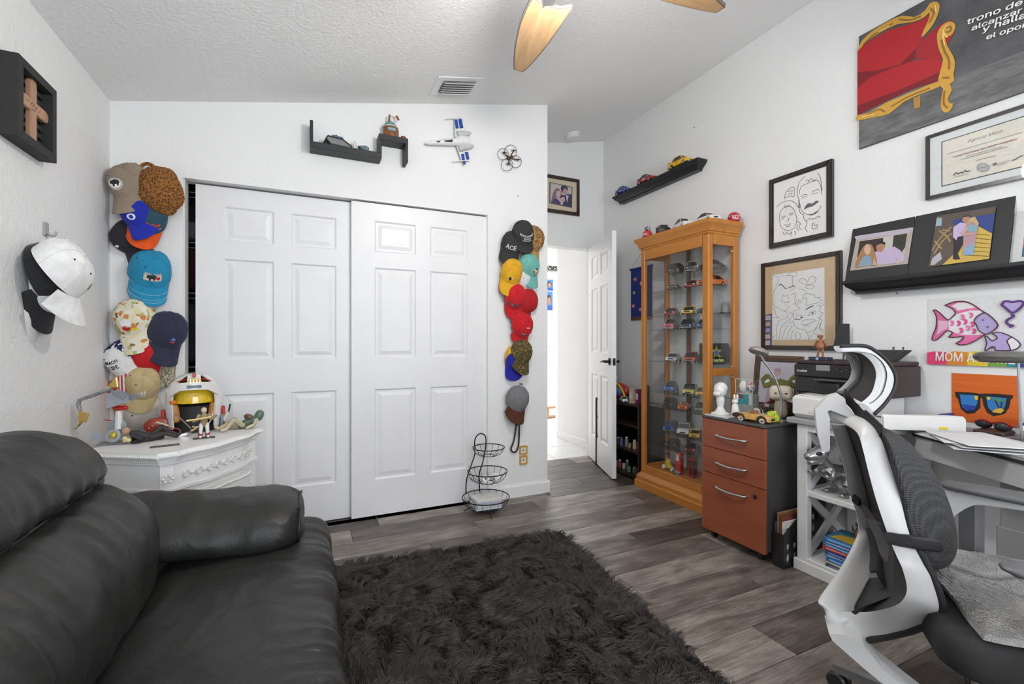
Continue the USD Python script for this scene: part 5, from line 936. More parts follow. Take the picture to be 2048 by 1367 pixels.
# -- small marks: nail heads and switch plates
for p, lab in (((1035, 392, 'b'), 'small dark nail in the back wall under the drone'), ((1389, 255, 'r'), 'small nail high on the right wall above the ledge shelf'), ((1795, 586, 'r'), 'small nail in the right wall below the long shelf')):
    a = onY(p[0], p[1], YB) if p[2] == 'b' else onX(p[0], p[1], XR); n_ = NY if p[2] == 'b' else -PX; solo('nail', lathe([(0, 0), (.0015, 0), (.0015, .004), (.0035, .0045), (.003, .0065), (0, .007)], 10, a, n_), M_blk, lab, 'nail')
M_or = mat((.55, .30, .05), .4, var=.06)
for (px_, py_), lab in (((1046, 899), 'upper of two square orange bordered switch plates'), ((1046, 919), 'lower of two square orange bordered switch plates')):
    a = onY(px_, py_, YB); t = thing('switch_plate', lab, 'switch', a)
    part(t, 'border', prism(sbox(-.031, -.032, .031, .032).buffer(-.006).buffer(.006).difference(sbox(-.022, -.022, .022, .022)), .012, a, PX, UP), M_or, world=True); part(t, 'plate', prism(sbox(-.0225, -.0225, .0225, .0225), .007, a, PX, UP), mat((.70, .68, .63), .4), world=True); part(t, 'button', lathe([(0, 0), (.005, 0), (.005, .003), (0, .004)], 12, a + NY * .007, NY), M_gry, world=True)
# ---------------------------------------------------------------- caps hanging on the walls
def patmat(name, stops, scale, voro=False, stretch=(1, 1, 1), rough=.9, bump=0.0):
    n = {'t': ('texture_coordinate', {}), 'm': ('mapping', dict(scale=stretch)), 'p': ('principled_bsdf', dict(roughness=rough)), 'r': ('rgb_ramp', dict(ramp=stops, interpolate=False))}
    if voro:
        n['v'] = ('voronoi_texture', dict(scale=scale)); n['s'] = ('separate_color', {}); L = [('m.vector', 'v.vector'), ('v.color', 's.color'), ('s.r', 'r.fac')]; src = 'v.distance'
    else:
        n['v'] = ('noise_texture', dict(scale=scale, detail=3, roughness=.6)); L = [('m.vector', 'v.vector'), ('v.fac', 'r.fac')]; src = 'v.fac'
    L += [('t.object', 'm.vector'), ('r.color', 'p.base_color')]
    if bump: n['u'] = ('bump', dict(strength=bump, distance=.003)); L += [(src, 'u.height'), ('u.normal', 'p.normal')]
    return custom(name, n, L)
CA, CB, CH = .084, .098, .112
def crown(az, el, k=1.0):
    az, el = np.asarray(az, float), np.asarray(el, float); r = np.cos(el) ** .62
    return np.stack([CA * r * np.sin(az) * k, CB * r * np.cos(az) * k, CH * np.sin(el) ** .85 * k], -1)
def gore(c0, c1, seed, k=1.0):
    A, E = np.meshgrid(np.linspace(c0, c1, 8), np.linspace(0, math.pi / 2 * .985, 9), indexing='ij'); P = crown(A, E, k)
    n = meshkit.fbm(P * 22 + seed * 7.1, 2, 3) - .5; P = P * (1 + .16 * n * np.sin(E)[:]).clip(.85, 1.15)[..., None]; return P
def cpt(az, el):
    P = crown(az, el); n = meshkit.fbm(P[None] * 22, 2, 3)[0] - .5; return P * (1 + .16 * n * math.sin(el))
def gore_mesh(c0, c1, seed):
    m = gridmesh(gore(c0, c1, seed)); m2 = gridmesh(gore(c0, c1, seed, .965)); m2.invert(); return cat(m, m2)
def brim_mesh(L=.072, curve=.03):
    u, v = np.meshgrid(np.linspace(-1, 1, 23), np.linspace(0, 1, 8), indexing='ij'); az = u * math.radians(66); p = crown(az, az * 0); o = p.copy()
    o[..., 1] += v * L * (1 - np.abs(u) ** 2.6) ** .55 + .004 * v; o[..., 0] *= 1 + .05 * v * (1 - np.abs(u)); o[..., 2] = .004 - curve * u ** 2 * (.35 + .65 * v) - .60 * L * v
    lo = o - np.array([0, 0, .0035]); a, b = gridmesh(o), gridmesh(lo); b.invert(); rim = gridmesh(np.stack([lo[:, -1], o[:, -1]])); return cat(a, b, rim), o
def deco_map(m2d, el0=.20):
    m = trimesh.remesh.subdivide_to_size(m2d.vertices, m2d.faces, .006); v = np.array(m[0]); el = (v[:, 1] / .105) + el0
    P = crown(-v[:, 0] / .088 / np.cos(np.clip(el * .5, 0, 1)), np.clip(el, .02, 1.5), 1.0); P = P * (1 + .16 * (meshkit.fbm(P * 22, 2, 3) - .5) * np.sin(np.clip(el, 0, 1.5)))[:, None] * (1.014 + v[:, 2:] * 2)
    return T(P, m[1], process=False)
def cap(label, px, py, ang, turn, out, cols, brim, tilt=38, deco=(), s=1.0, wall='b', group=None, band=None, L=.072, name='baseball_cap', curve=.03, under=None):
    an, t, n = math.radians(ang), math.radians(tilt + 10), (NY if wall == 'b' else PX); rt = PX if wall == 'b' else PY
    dn = -UP * math.cos(an) + rt * math.sin(an); zc = n * math.cos(t) - dn * math.sin(t); b = dn * math.cos(t) + n * math.sin(t)
    R = rz(math.radians(turn)) @ np.stack([np.cross(b, zc), b, zc], 1); P = onY(px, py, YB - out) if wall == 'b' else onX(px, py, XL + out)
    R = np.diag([1, .6, 1] if wall == 'b' else [.75, 1, 1]) @ R; loc_ = P - R @ np.array([0, .03, .05]) * s
    th = thing(name, label, 'cap', loc_, R, group, s=s); cols = cols if isinstance(cols, list) else [cols] * 6
    for k in range(6): part(th, 'crown_panel', gore_mesh(math.radians(60 * k), math.radians(60 * k + 60), k * .0), cols[k], smooth=True)
    bm_, o = brim_mesh(L, curve); part(th, 'brim', bm_, brim, smooth=True)
    st = [gore(math.radians(60 * k), math.radians(60 * k + 60), 0, 1.006)[0] for k in range(6)]; 
    part(th, 'button', ell(cpt(0, 1.56) * (0, 0, 1), (.008, .008, .005), sub=1), cols[0])
    for k in range(6):
        part(th, 'seam', tube(st[k], .0009, 4), cols[k], smooth=True); q = cpt(math.radians(60 * k + 30), .95); part(th, 'eyelet', ell(q, (.0034, .0034, .0034), sub=1), M_blkmat if k in (0, 1) else cols[k])
    if band: part(th, 'stitch_line', [tube(o[:, j] + np.array([0, 0, .001]), .0007, 4) for j in (3, 5, 6)], band)
    for d in deco:
        if d[0] == 'txt': m2 = meshkit.text_mesh(d[1], d[2], .0045, True); m2.apply_translation([-m2.bounds.mean(0)[0] + d[3], d[4], 0])
        elif d[0] == 'ell': m2 = trimesh.creation.extrude_polygon(affinity.scale(Point(0, 0).buffer(1, 10), d[3], d[4], origin=(0, 0)), .002 + .001 * d[6] if len(d) > 6 else .002, engine='earcut'); m2.apply_translation([d[1], d[2], 0])
        else: m2 = trimesh.creation.extrude_polygon(Polygon(d[1]).buffer(0), .002 + .001 * (d[3] if len(d) > 3 else 0), engine='earcut')
        m2.apply_scale([1.4, 1.4, 1]); part(th, 'emblem' if d[0] != 'txt' else 'lettering', deco_map(m2), d[5] if d[0] != 'poly' else d[2], smooth=False)
    return th
fb = fabric; C_w, C_k, C_red, C_nav = fb((.78, .78, .77)), fb((.02, .02, .022)), fb((.52, .006, .012)), fb((.022, .026, .055))
bear = [(-.018, .002), (-.016, .012), (-.006, .014), (.004, .018), (.014, .014), (.019, .006), (.016, .002), (.012, -.006), (.008, -.006), (.008, 0), (0, 0), (-.002, -.008), (-.007, -.008), (-.008, 0)]
G1 = None
taupe = fb((.27, .21, .155))
tc = cap('taupe baseball cap with an oval black bear patch, top left of the left cap column', 248, 362, 6, -30, .10, taupe, taupe, 40, [('ell', .0, .028, .026, .021, C_w, 0), ('ell', .0, .028, .0235, .0185, C_k, 1), ('ell', 0, .028, .022, .017, C_w, 2), ('poly', [(x, y + .026) for x, y in bear], C_k, 3)], s=1.08)
# crocheted slouch hat
M_knit = custom('crochet', {'t': ('texture_coordinate', {}), 'v': ('voronoi_texture', dict(scale=95, randomness=.75)), 'r': ('rgb_ramp', dict(ramp=[(.0, (.012, .005, .002)), (.24, (.05, .018, .004)), (.36, (.20, .075, .014)), (.8, (.33, .14, .03))])), 'u': ('bump', dict(strength=1.0, distance=.006)), 'p': ('principled_bsdf', dict(roughness=.9))},
    [('t.object', 'v.vector'), ('v.distance', 'r.fac'), ('r.color', 'p.base_color'), ('v.distance', 'u.height'), ('u.normal', 'p.normal')])
c0 = onY(321, 381, YB - .085); kt = thing('knitted_hat', 'brown crocheted slouch hat hanging beside the taupe cap', 'hat', c0)
m = trimesh.creation.icosphere(5); v = np.array(m.vertices); nn = meshkit.fbm(v * 2.2 + 3, 3, 2) - .5; fine = meshkit.fbm(v * 26, 2, 5) - .5
v = v * (1 + .22 * nn + .05 * fine)[:, None] * np.array([.100, .070, .125]); v[:, 0] += .10 * v[:, 2] * -.35; v[:, 1] = np.minimum(v[:, 1], .075); part(kt, 'crochet_bag', T(v, m.faces, process=False), M_knit, smooth=True)
part(kt, 'hat_band', xf(trimesh.creation.torus(.030, .009, 20, 8), rx(math.pi / 2), (-.055, .01, .105)), M_knit, smooth=True)
blue_c = fb((.008, .022, .36)); org = fb((.78, .09, .008)); teal_d = fb((.02, .07, .11))
cap('dark teal cap with an orange brim and orange lettering under the crocheted hat', 299, 437, -14, 14, .085, [teal_d] * 6, org, 22, [('txt', 'DOLPHINS', .012, 0, .022, org), ('poly', [(-.05, .006), (.05, .006), (.05, .012), (-.05, .012)], fb((.75, .28, .02)))], s=.96)
cap('royal blue cap with a white crest patch tucked under the taupe cap', 268, 424, 16, -18, .105, blue_c, blue_c, 30, [('ell', 0, .026, .017, .015, C_w, 0), ('ell', 0, .026, .009, .009, blue_c, 1)], s=.86)
cap('small black cap seen from its side below the royal blue cap', 248, 478, 8, -50, .032, fb((.018, .017, .024)), fb((.020, .018, .026)), 12, [('ell', .0, .03, .012, .006, C_w, 0)], s=.92)
solo('cap_rack_strap', cat(box(onY(290.5, 350, YB - .003) , onY(295.5, 860, YB - .006)), *[box(onY(284, y, YB - .007), onY(302, y + 3, YB - .014)) for y in (400, 489, 600, 690, 780)]), M_blkmat, 'black hanging strap behind the left cap column', 'strap')
turq = fb((.012, .24, .42)); patch_w = fb((.62, .55, .45))
cap('turquoise cap with a cream patch and white stitched brim in the left cap column', 303, 541, -3, 16, .075, turq, turq, 34, [('poly', [(-.026, .010), (.026, .010), (.028, .038), (-.028, .038)], patch_w), ('txt', 'YOSEMITE', .008, 0, .029, fb((.02, .16, .22))), ('poly', [(x * .8 - .004, y + .018) for x, y in bear], C_k, 1), ('ell', .016, .020, .006, .006, C_red, 1)], s=1.12, band=fb((.5, .68, .75)))
comic = patmat('comic_print', [(.0, (.70, .62, .42)), (.2, (.72, .70, .62)), (.38, (.42, .44, .18)), (.46, (.74, .70, .58)), (.62, (.60, .22, .06)), (.70, (.72, .66, .44)), (.86, (.25, .13, .07)), (.92, (.72, .70, .6))], 55, True, rough=.85)
cap('cream cap printed all over with a busy colourful comic pattern', 262, 637, 8, -16, .095, comic, comic, 36, [('ell', 0, .030, .018, .016, C_w, 0), ('ell', -.004, .012, .013, .009, C_red, 0), ('ell', .018, .004, .012, .005, fb((.75, .60, .02)), 0)], s=1.06, L=.08)
cap('navy blue cap with a tiny blue and red emblem facing right', 341, 664, -8, 34, .095, C_nav, C_nav, 30, [('ell', -.005, .024, .007, .006, fb((.08, .18, .50)), 0), ('ell', -.004, .013, .009, .003, fb((.6, .05, .03)), 0)], s=1.08)
camo_d = patmat('digital_camo', [(.0, (.20, .20, .13)), (.42, (.42, .38, .26)), (.5, (.13, .13, .08)), (.58, (.50, .46, .34))], 150, True)
beige = fb((.55, .47, .37))
cap('beige cap with a pixel camouflage brim behind the red cap', 316, 704, 2, 6, .03, beige, camo_d, 28, s=1.02, L=.085)
cap('plain bright red cap hanging low in the left cap column', 293, 708, -10, 10, .088, C_red, C_red, 22, s=.96, L=.10)
star = patmat('star_cloth', [(.0, (.78, .78, .80)), (.16, (.014, .018, .09))], 90, True)
stripe = custom('stripe_cloth', {'t': ('texture_coordinate', {}), 'm': ('mapping', dict(scale=(1, 1, 1))), 'w': ('wave_texture', dict(wave_type='bands', bands_direction='x', scale=16)), 'r': ('rgb_ramp', dict(ramp=[(0, (.50, .03, .05)), (.5, (.78, .76, .76))], interpolate=False)), 'p': ('principled_bsdf', dict(roughness=.9))}, [('t.object', 'm.vector'), ('m.vector', 'w.vector'), ('w.fac', 'r.fac'), ('r.color', 'p.base_color')])
cap('white and navy star cap with a red striped brim', 240, 718, 14, -34, .075, [C_w, star, star, star, star, C_w], stripe, 32, [('txt', 'BEACH', .012, 0, .034, C_k), ('txt', 'LIFE', .013, 0, .012, C_k)], s=1.02)
tan = fb((.52, .41, .21)); bars = []
for i, h_ in enumerate((.008, .013, .018)): bars.append(('poly', [(-.014 + i * .010, .016), (-.006 + i * .010, .016), (-.009 + i * .010, .016 + h_), (-.017 + i * .010 + .004, .016 + h_ - .004)], C_w))
cap('tan corduroy cap with three white slanted bars, low in the left cap column', 285, 770, -6, 10, .10, tan, tan, 28, bars + [('txt', 'adidas', .006, 0, .006, C_w)], s=.92, L=.06)
cap('red cap with an orange panel half hidden behind the grey toy crane', 246, 792, 6, -18, .04, [C_red, fb((.75, .25, .01)), C_red, C_red, C_red, fb((.75, .25, .01))], fb((.72, .25, .01)), 24, s=1.0, L=.08)
cream = fb((.62, .57, .50))
cap('cream cap hanging lowest in the left cap column, just above the nightstand', 282, 826, 0, 6, .06, cream, cream, 20, s=1.08, L=.09)
# left wall: white cap over a black one and a second white brim
cap('white cap with a small gold badge on the left wall hook', 150, 545, 14, 14, .135, C_w, C_w, 30, [('poly', [(-.014, .012), (.016, .012), (.008, .030), (-.008, .030)], mat((.32, .17, .04), .3, .7))], s=1.16, wall='l', L=.078)
cap('black cap pressed between the white cap and the left wall', 119, 560, 10, -2, .075, C_k, C_k, 6, s=1.16, wall='l', L=.085)
cap('second white cap whose brim shows below the black cap on the left wall', 108, 590, -4, 0, .055, C_w, C_w, 0, s=.95, wall='l', L=.10)
# right column
char = patmat('charcoal_denim', [(.0, (.018, .018, .018)), (.48, (.035, .035, .034)), (.6, (.055, .054, .052))], 260)
lw = ink((.62, .62, .60))
cap('charcoal washed cap with three lines of white lettering, top of the right cap column', 1050, 468, 8, 4, .10, char, char, 26, [('txt', 'MINI MARKET', .011, 0, .034, lw), ('txt', 'SUPPLY', .009, 0, .020, lw), ('txt', 'SPORTSWEAR', .006, 0, .009, lw)], s=.98, L=.045)
cap('charcoal cap with white outline lettering tucked under the lettered charcoal cap', 1024, 487, -14, -12, .065, char, char, 34, [('txt', 'ACE', .024, 0, .010, lw)], s=.96)
cork = patmat('cork_print', [(.0, (.50, .32, .14)), (.4, (.34, .18, .06)), (.55, (.14, .05, .02)), (.68, (.48, .30, .13))], 60)
cap('cork coloured cap with brown speckled print behind the charcoal caps', 1073, 480, 6, 34, .050, cork, fb((.42, .24, .07)), 20, s=1.0, L=.085)
teal = fb((.15, .42, .36)); 
cap('pale teal cap with a colourful embroidered cluster on its front', 1064, 533, 10, 22, .085, teal, teal, 26, [('ell', 0, .028, .019, .014, fb((.70, .64, .48)), 0), ('ell', -.014, .022, .007, .007, C_red, 1), ('ell', .012, .020, .007, .006, fb((.12, .28, .05)), 1), ('ell', .004, .040, .012, .006, C_k, 1), ('ell', .016, .034, .005, .005, C_w, 1)], s=.92)
yel = fb((.68, .36, .012))
cap('mustard yellow cap with a small black and white emblem', 1024, 545, -12, -12, .085, yel, yel, 26, [('ell', -.004, .018, .008, .010, C_k, 0), ('ell', .006, .022, .003, .004, C_w, 1)], s=1.0)
cap('white cap squeezed between the yellow cap and the teal cap', 1050, 556, 2, 2, .060, fb((.66, .68, .70)), fb((.68, .70, .73)), 20, s=.92, L=.08)
cap('red cap with dark and blue lettering below the yellow cap', 1032, 597, -4, -8, .075, C_red, C_red, 10, [('txt', 'RIVIERA', .015, 0, .016, fb((.10, .06, .08))), ('poly', [(-.034, .014), (-.012, .014), (-.014, .030), (-.036, .032)], fb((.05, .30, .45)))], s=.98, L=.06)
cap('red cap seen from its side, right of the lettered red cap', 1062, 606, 18, 46, .05, fb((.42, .004, .01)), fb((.42, .004, .01)), 8, s=.92, L=.06)
cap('red cap with a small black and white stripe mark above the camouflage cap', 1049, 655, 2, 14, .075, C_red, C_red, 10, [('poly', [(-.030, .014), (-.006, .014), (-.006, .032), (-.030, .032)], C_k), ('poly', [(-.031, .022), (-.005, .022), (-.005, .026), (-.031, .026)], C_w, 1), ('txt', 'HABANA', .006, .0, .07, C_w)], s=.95, L=.055)
cb = fb((.012, .014, .30)); cy = fb((.66, .38, .01)); c5 = patmat('star_blue', [(.0, (.5, .2, .3)), (.06, (.012, .014, .30))], 120, True)
cap('yellow, blue and red panelled cap below the red caps', 1030, 718, -8, -22, .055, [cb, cy, cy, C_red, C_red, cb], cb, 24, [('ell', 0, .012, .006, .004, C_red, 0)], s=.98, L=.062)
camo_g = patmat('leaf_camo', [(.0, (.05, .045, .012)), (.42, (.17, .13, .03)), (.52, (.32, .24, .06)), (.62, (.09, .06, .02))], 130, True)
cap('olive camouflage cap in front of the tricolour cap', 1049, 706, 2, 22, .095, camo_g, camo_g, 26, s=.92)
gre = patmat('heather_grey', [(.0, (.13, .13, .135)), (.45, (.20, .20, .205)), (.6, (.09, .09, .095))], 420)
cap('heather grey cap with a brown leather brim, lowest in the right cap column', 1040, 800, -6, 14, .08, gre, fb((.085, .022, .010)), 30, s=1.0, L=.075)
a = [onY(x, y, YB - .022) for x, y in ((1033, 848), (1028, 880), (1022, 898), (1030, 904), (1037, 890), (1039, 848))]
lan = thing('wrist_strap', 'dark looped wrist strap dangling under the grey cap', 'strap', a[0]); part(lan, 'loop', sweep(spline(a, 6), np.array([(-.006, -.001), (.006, -.001), (.006, .001), (-.006, .001)]), up=NY), mat((.03, .032, .035), .5), world=True); part(lan, 'clip', cbox(a[0] + (-.008, -.006, -.012), a[0] + (.008, .006, .014), .003), M_blk, world=True)
a = onY(1040, 767, YB - .004); solo('wall_peg', [cyl(a, a + NY * .03, .005), ell(a + NY * .03, (.008, .008, .008), sub=1)], woodmat('peg_wood', (.15, .05, .02), (.25, .1, .04)), 'small brown peg that holds the grey cap', 'peg')
# ---------------------------------------------------------------- model cars
M_win = mat((.015, .018, .022), .08, coat=.5); M_tire = mat((.012, .012, .012), .7); M_rim = metal((.70, .70, .72), .25); M_lamp = mat((.85, .84, .78), .1, coat=.6); M_tail = mat((.5, .01, .01), .2)
KINDS = {   # side outline of body (x along length 0..1, z) and of the cabin, roof width factor
 'sport': ([(0, .10), (.0, .26), (.06, .34), (.30, .40), (.62, .42), (.92, .40), (1, .36), (1, .12)], [(.24, .38), (.42, .66), (.58, .68), (.80, .42)], .70),
 'sedan': ([(0, .12), (0, .36), (.05, .44), (.30, .48), (.70, .50), (.96, .46), (1, .40), (1, .14)], [(.26, .46), (.38, .78), (.66, .80), (.80, .48)], .78),
 'coupe': ([(0, .10), (.0, .32), (.04, .40), (.34, .46), (.72, .48), (.97, .46), (1, .38), (1, .12)], [(.30, .45), (.46, .74), (.62, .75), (.86, .47)], .74),
 'wagon': ([(0, .12), (0, .38), (.05, .46), (.30, .50), (1.0, .52), (1, .14)], [(.26, .48), (.36, .84), (.94, .84), (1.0, .50)], .80),
 'classic': ([(0, .14), (.0, .40), (.05, .52), (.28, .56), (.70, .56), (.90, .50), (1, .36), (1, .16)], [(.30, .54), (.40, .90), (.62, .92), (.82, .54)], .72),
 'truck': ([(0, .16), (0, .50), (.04, .58), (.30, .60), (.62, .60), (1, .60), (1, .18)], [(.28, .58), (.34, 1.0), (.60, 1.0), (.64, .58)], .84),
 'jeep': ([(0, .20), (0, .58), (.03, .64), (.32, .66), (1, .68), (1, .22)], [(.30, .64), (.35, 1.08), (.98, 1.08), (1, .66)], .90),
 'open': ([(0, .12), (0, .34), (.05, .42), (.34, .46), (.70, .46), (.97, .44), (1, .38), (1, .14)], None, .8)}
def loftx(poly, W, roof=1.0, inset=0.0, bev=.12):
    """side polygon (x,z) swept over the width with rounded flanks; roof: width factor at the top"""
    P = np.array(poly.exterior.coords)[:-1]; c = np.array([poly.centroid.x, poly.centroid.y]); zmin, zmax = P[:, 1].min(), P[:, 1].max(); rows = []
    for t in (-1, -1 + bev * .5, -1 + bev * 1.6, 0, 1 - bev * 1.6, 1 - bev * .5, 1):
        k = 1 - .10 * (abs(t) > .999) - .03 * (abs(t) > 1 - bev); q = c + (P - c) * k; f = 1 - (1 - roof) * (P[:, 1] - zmin) / (zmax - zmin + 1e-9); rows.append(np.stack([q[:, 0], t * W / 2 * f, q[:, 1]], 1))
    V = np.array(rows); m = gridmesh(V, cv=True); n = len(P)
    tri = trimesh.creation.triangulate_polygon(Polygon(P), engine='earcut'); idx = [int(np.argmin(((P - q) ** 2).sum(1))) for q in tri[0]]; f0 = np.array([[idx[a] for a in t] for t in tri[1]])
    m = T(m.vertices, np.vstack([m.faces, f0, f0[:, ::-1] + 6 * n]), process=False); m.fix_normals(); return m
def car(name, label, loc_, head, L, kind, col, group=None, roofcol=None, wcol=None, stripe=None, number=None, racing=False, rimcol=None, wood=False):
    """toy car, front towards local -x; head: rotation of the forward direction about z"""
    W, Hh = L * .48, L * .50; ba, ca, rf = KINDS[kind]; S_ = lambda pts: [(x * L - L / 2, z * Hh) for x, z in pts]
    t = thing(name, label, 'model car', loc_, rz(head), group); wr = L * .075; wx = (-.31 * L, .29 * L)
    bp = Polygon(S_(ba)).buffer(L * .012).buffer(-L * .012)
    for x in wx: bp = bp.difference(Point(x, wr).buffer(wr * 1.25, 8))
    bp = max(polys(bp), key=lambda g: g.area).simplify(L * .002)
    part(t, 'body', loftx(bp, W, .93), col, smooth=40)
    if ca:
        cp_ = Polygon(S_(ca)); part(t, 'windows', loftx(cp_.buffer(-L * .004), W * .90, rf, bev=.04), M_win, smooth=40)
        zt = max(z for x, z in ca); xs_ = [x for x, z in ca if z > zt - .06]; rp = Polygon(S_([(min(xs_) - .01, zt - .03), (min(xs_) + .01, zt + .02), (max(xs_) - .01, zt + .02), (max(xs_) + .02, zt - .03)])); part(t, 'roof', loftx(rp, W * .90 * rf * 1.02, .97), roofcol or col, smooth=40)
        for s_ in (-1, 1):
            pil = [tube([(a[0] * L - L / 2, s_ * W * .45 * (1 - (1 - rf) * (a[1] - ca[0][1]) / (zt - ca[0][1])), a[1] * Hh) for a in (ca[i], ca[i + 1])], L * .012, 5) for i in (0, 2)]
            for q in pil: part(t, 'pillar', q, roofcol or col)
    else:
        part(t, 'seats', [cbox((-.02 * L, -W * .3, .40 * Hh), (.10 * L, W * .3, .62 * Hh), L * .01)], mat((.25, .12, .06), .6)); part(t, 'windscreen', sweep([(-.14 * L, -W * .38, .44 * Hh), (-.08 * L, -W * .34, .74 * Hh), (-.08 * L, W * .34, .74 * Hh), (-.14 * L, W * .38, .44 * Hh)], circ(5) * L * .008), M_chrome)
    for x in wx:
        for s_ in (-1, 1):
            w_ = part(t, 'wheel', lathe([(0, -.5), (.85, -.5), (1, -.35), (1, .35), (.85, .5), (0, .5)], 14, (0, 0, 0)).apply_transform(mat4(rx(math.pi / 2) @ np.diag([wr, wr, W * .16]), (x, s_ * W * .415, wr))), wcol or M_tire, smooth=40)
            part(w_, 'rim', lathe([(0, 0), (wr * .62, 0), (wr * .5, L * .004), (0, L * .006)], 10, (x, s_ * W * .495, wr), (0, s_, 0)), rimcol or M_rim)
    for s_ in (-1, 1):
        part(t, 'headlight', ell((-.492 * L, s_ * W * .33, .30 * Hh * (1.3 if kind in ('jeep', 'truck', 'classic') else 1)), (L * .012, L * .036, L * .024), sub=1), M_lamp); part(t, 'tail_light', ell((.496 * L, s_ * W * .33, .34 * Hh), (L * .01, L * .036, L * .018), sub=1), M_tail)
    part(t, 'grille', cbox((-.505 * L, -W * .22, .17 * Hh), (-.488 * L, W * .22, .27 * Hh), L * .006), M_blk); part(t, 'bumper', cbox((-.512 * L, -W * .45, .11 * Hh), (-.485 * L, W * .45, .16 * Hh), L * .006), M_chrome if kind in ('classic', 'sedan', 'wagon', 'truck') else col)
    if stripe: part(t, 'stripe', [prism(sbox(-.44 * L, -W * .06, -.20 * L, W * .06), .001, (0, 0, .435 * Hh))], stripe, smooth=False)
    if number:
        for s_ in (-1, 1):
            nm = meshkit.text_mesh(number, L * .11, L * .006, True); v = np.array(nm.vertices); v[:, 0] -= v[:, 0].mean(); part(t, 'race_number', T(np.stack([v[:, 0] * s_ * -1, s_ * (W * .485 + v[:, 2] * .5), v[:, 1] + .19 * Hh], 1), nm.faces if s_ < 0 else nm.faces, process=False), stripe or C_w, smooth=False)
    if racing: part(t, 'rear_wing', [cbox((.42 * L, -W * .42, .58 * Hh), (.50 * L, W * .42, .61 * Hh), L * .004), cbox((.45 * L, -W * .30, .42 * Hh), (.47 * L, -W * .27, .59 * Hh)), cbox((.45 * L, W * .27, .42 * Hh), (.47 * L, W * .30, .59 * Hh))], roofcol or col)
    if wood:
        for s_ in (-1, 1):
            part(t, 'wood_side', [cbox((-.02 * L, s_ * W * .485, .22 * Hh), (.34 * L, s_ * W * .505, .50 * Hh), .001)], mat((.62, .36, .10), .35, var=.25, vs=60)); part(t, 'wood_rail', [cbox((-.02 * L, s_ * W * .49, z * Hh), (.34 * L, s_ * W * .512, (z + .04) * Hh)) for z in (.22, .34, .46)], mat((.72, .46, .15), .35))
    return t
PC = lambda c: mat(c, .16, coat=.8, var=.02, vs=20)
red, yel_, blk, wht, blu, nav, org_, sil, grn, lim, pnk = PC((.45, .008, .012)), PC((.70, .42, .01)), PC((.012, .012, .014)), PC((.72, .72, .71)), PC((.012, .06, .32)), PC((.012, .02, .09)), PC((.62, .14, .02)), PC((.50, .51, .53)), PC((.02, .10, .04)), PC((.50, .55, .18)), PC((.45, .06, .10))
FR = KX0 + .07      # a car's nose stands this far behind the front glass
def shelf_car(label, px, py, z, L, kind, col, head=.56, back=.0, **k):
    """px: where its front shows in the picture; the car stands on the shelf z"""
    p = onX(px, py, KX0 + .05 + back); y = min(max(p[1], KY0 + .05), KY1 - .06); L = min(L, .205) * .9
    return car('model_car', label, (KX0 + .040 + back + L / 2 * math.cos(head) + L * .24 * math.sin(head), y + .02, z + .001), head, L, kind, col, 'model cars in the display cabinet', **k)
z = SHELF
shelf_car('black off-road model car at the far end of the top cabinet shelf', 1339, 532, z[0], .19, 'jeep', blk)
shelf_car('olive green roofed truck model in the middle of the top cabinet shelf', 1374, 530, z[0], .18, 'truck', blk, roofcol=lim)
car('model_car', 'dark grey model car seen side-on through the cabinet side glass on the top shelf', (KX0 + .155, KY0 + .115, z[0] + .001), .0, .20, 'sport', PC((.06, .06, .065)), 'model cars in the display cabinet')
shelf_car('dark flat model car at the far end of the second cabinet shelf', 1336, 578, z[1], .19, 'open', PC((.05, .05, .04)))
shelf_car('shiny red rounded model car on the second cabinet shelf', 1371, 570, z[1], .19, 'sport', red)
car('model_car', 'orange model car at the near end of the second cabinet shelf', (KX0 + .155, KY0 + .112, z[1] + .001), .0, .20, 'coupe', org_, 'model cars in the display cabinet')
shelf_car('dark red model car at the far end of the third cabinet shelf', 1330, 620, z[2], .20, 'sport', red)
shelf_car('yellow wedge shaped model sports car on the third cabinet shelf', 1365, 618, z[2], .20, 'sport', yel_)
shelf_car('dark purple model car with an open roof on the third cabinet shelf', 1397, 618, z[2], .17, 'open', nav)
shelf_car('pink and white classic model car on the fourth cabinet shelf', 1328, 650, z[3], .20, 'classic', pnk, roofcol=wht)
shelf_car('dark blue wide model car in the middle of the fourth cabinet shelf', 1362, 650, z[3], .20, 'sedan', nav)
shelf_car('bright blue model car with white stripes on the fourth cabinet shelf', 1396, 646, z[3], .19, 'coupe', blu, stripe=C_w)
shelf_car('white model sports car with dark windscreen on the fifth cabinet shelf', 1333, 712, z[4], .20, 'sport', wht)
shelf_car('copper red classic model car on the fifth cabinet shelf', 1369, 714, z[4], .20, 'sedan', PC((.38, .07, .03)))
car('model_car', 'small lime yellow model car by the side glass on the fifth shelf', (KX0 + .20, KY0 + .09, z[4] + .001), .0, .11, 'wagon', lim, 'model cars in the display cabinet')
shelf_car('chrome and blue rounded model car on the sixth cabinet shelf', 1329, 788, z[5], .19, 'classic', blu, roofcol=M_chrome)
shelf_car('pale yellow black-topped model car on the sixth cabinet shelf', 1367, 788, z[5], .20, 'sedan', PC((.66, .56, .18)), roofcol=blk)
shelf_car('small gold model car at the near end of the sixth shelf', 1394, 786, z[5], .15, 'classic', PC((.50, .33, .05)))
shelf_car('black vintage model car on the seventh cabinet shelf', 1327, 812, z[6], .19, 'coupe', blk)
shelf_car('orange and black hot rod model on the seventh cabinet shelf', 1358, 812, z[6], .17, 'open', org_)
shelf_car('dark green model car at the near end of the seventh shelf', 1392, 812, z[6], .16, 'classic', grn)
shelf_car('blue model saloon car with cream lamps on the eighth cabinet shelf', 1328, 862, z[7], .20, 'sedan', blu)
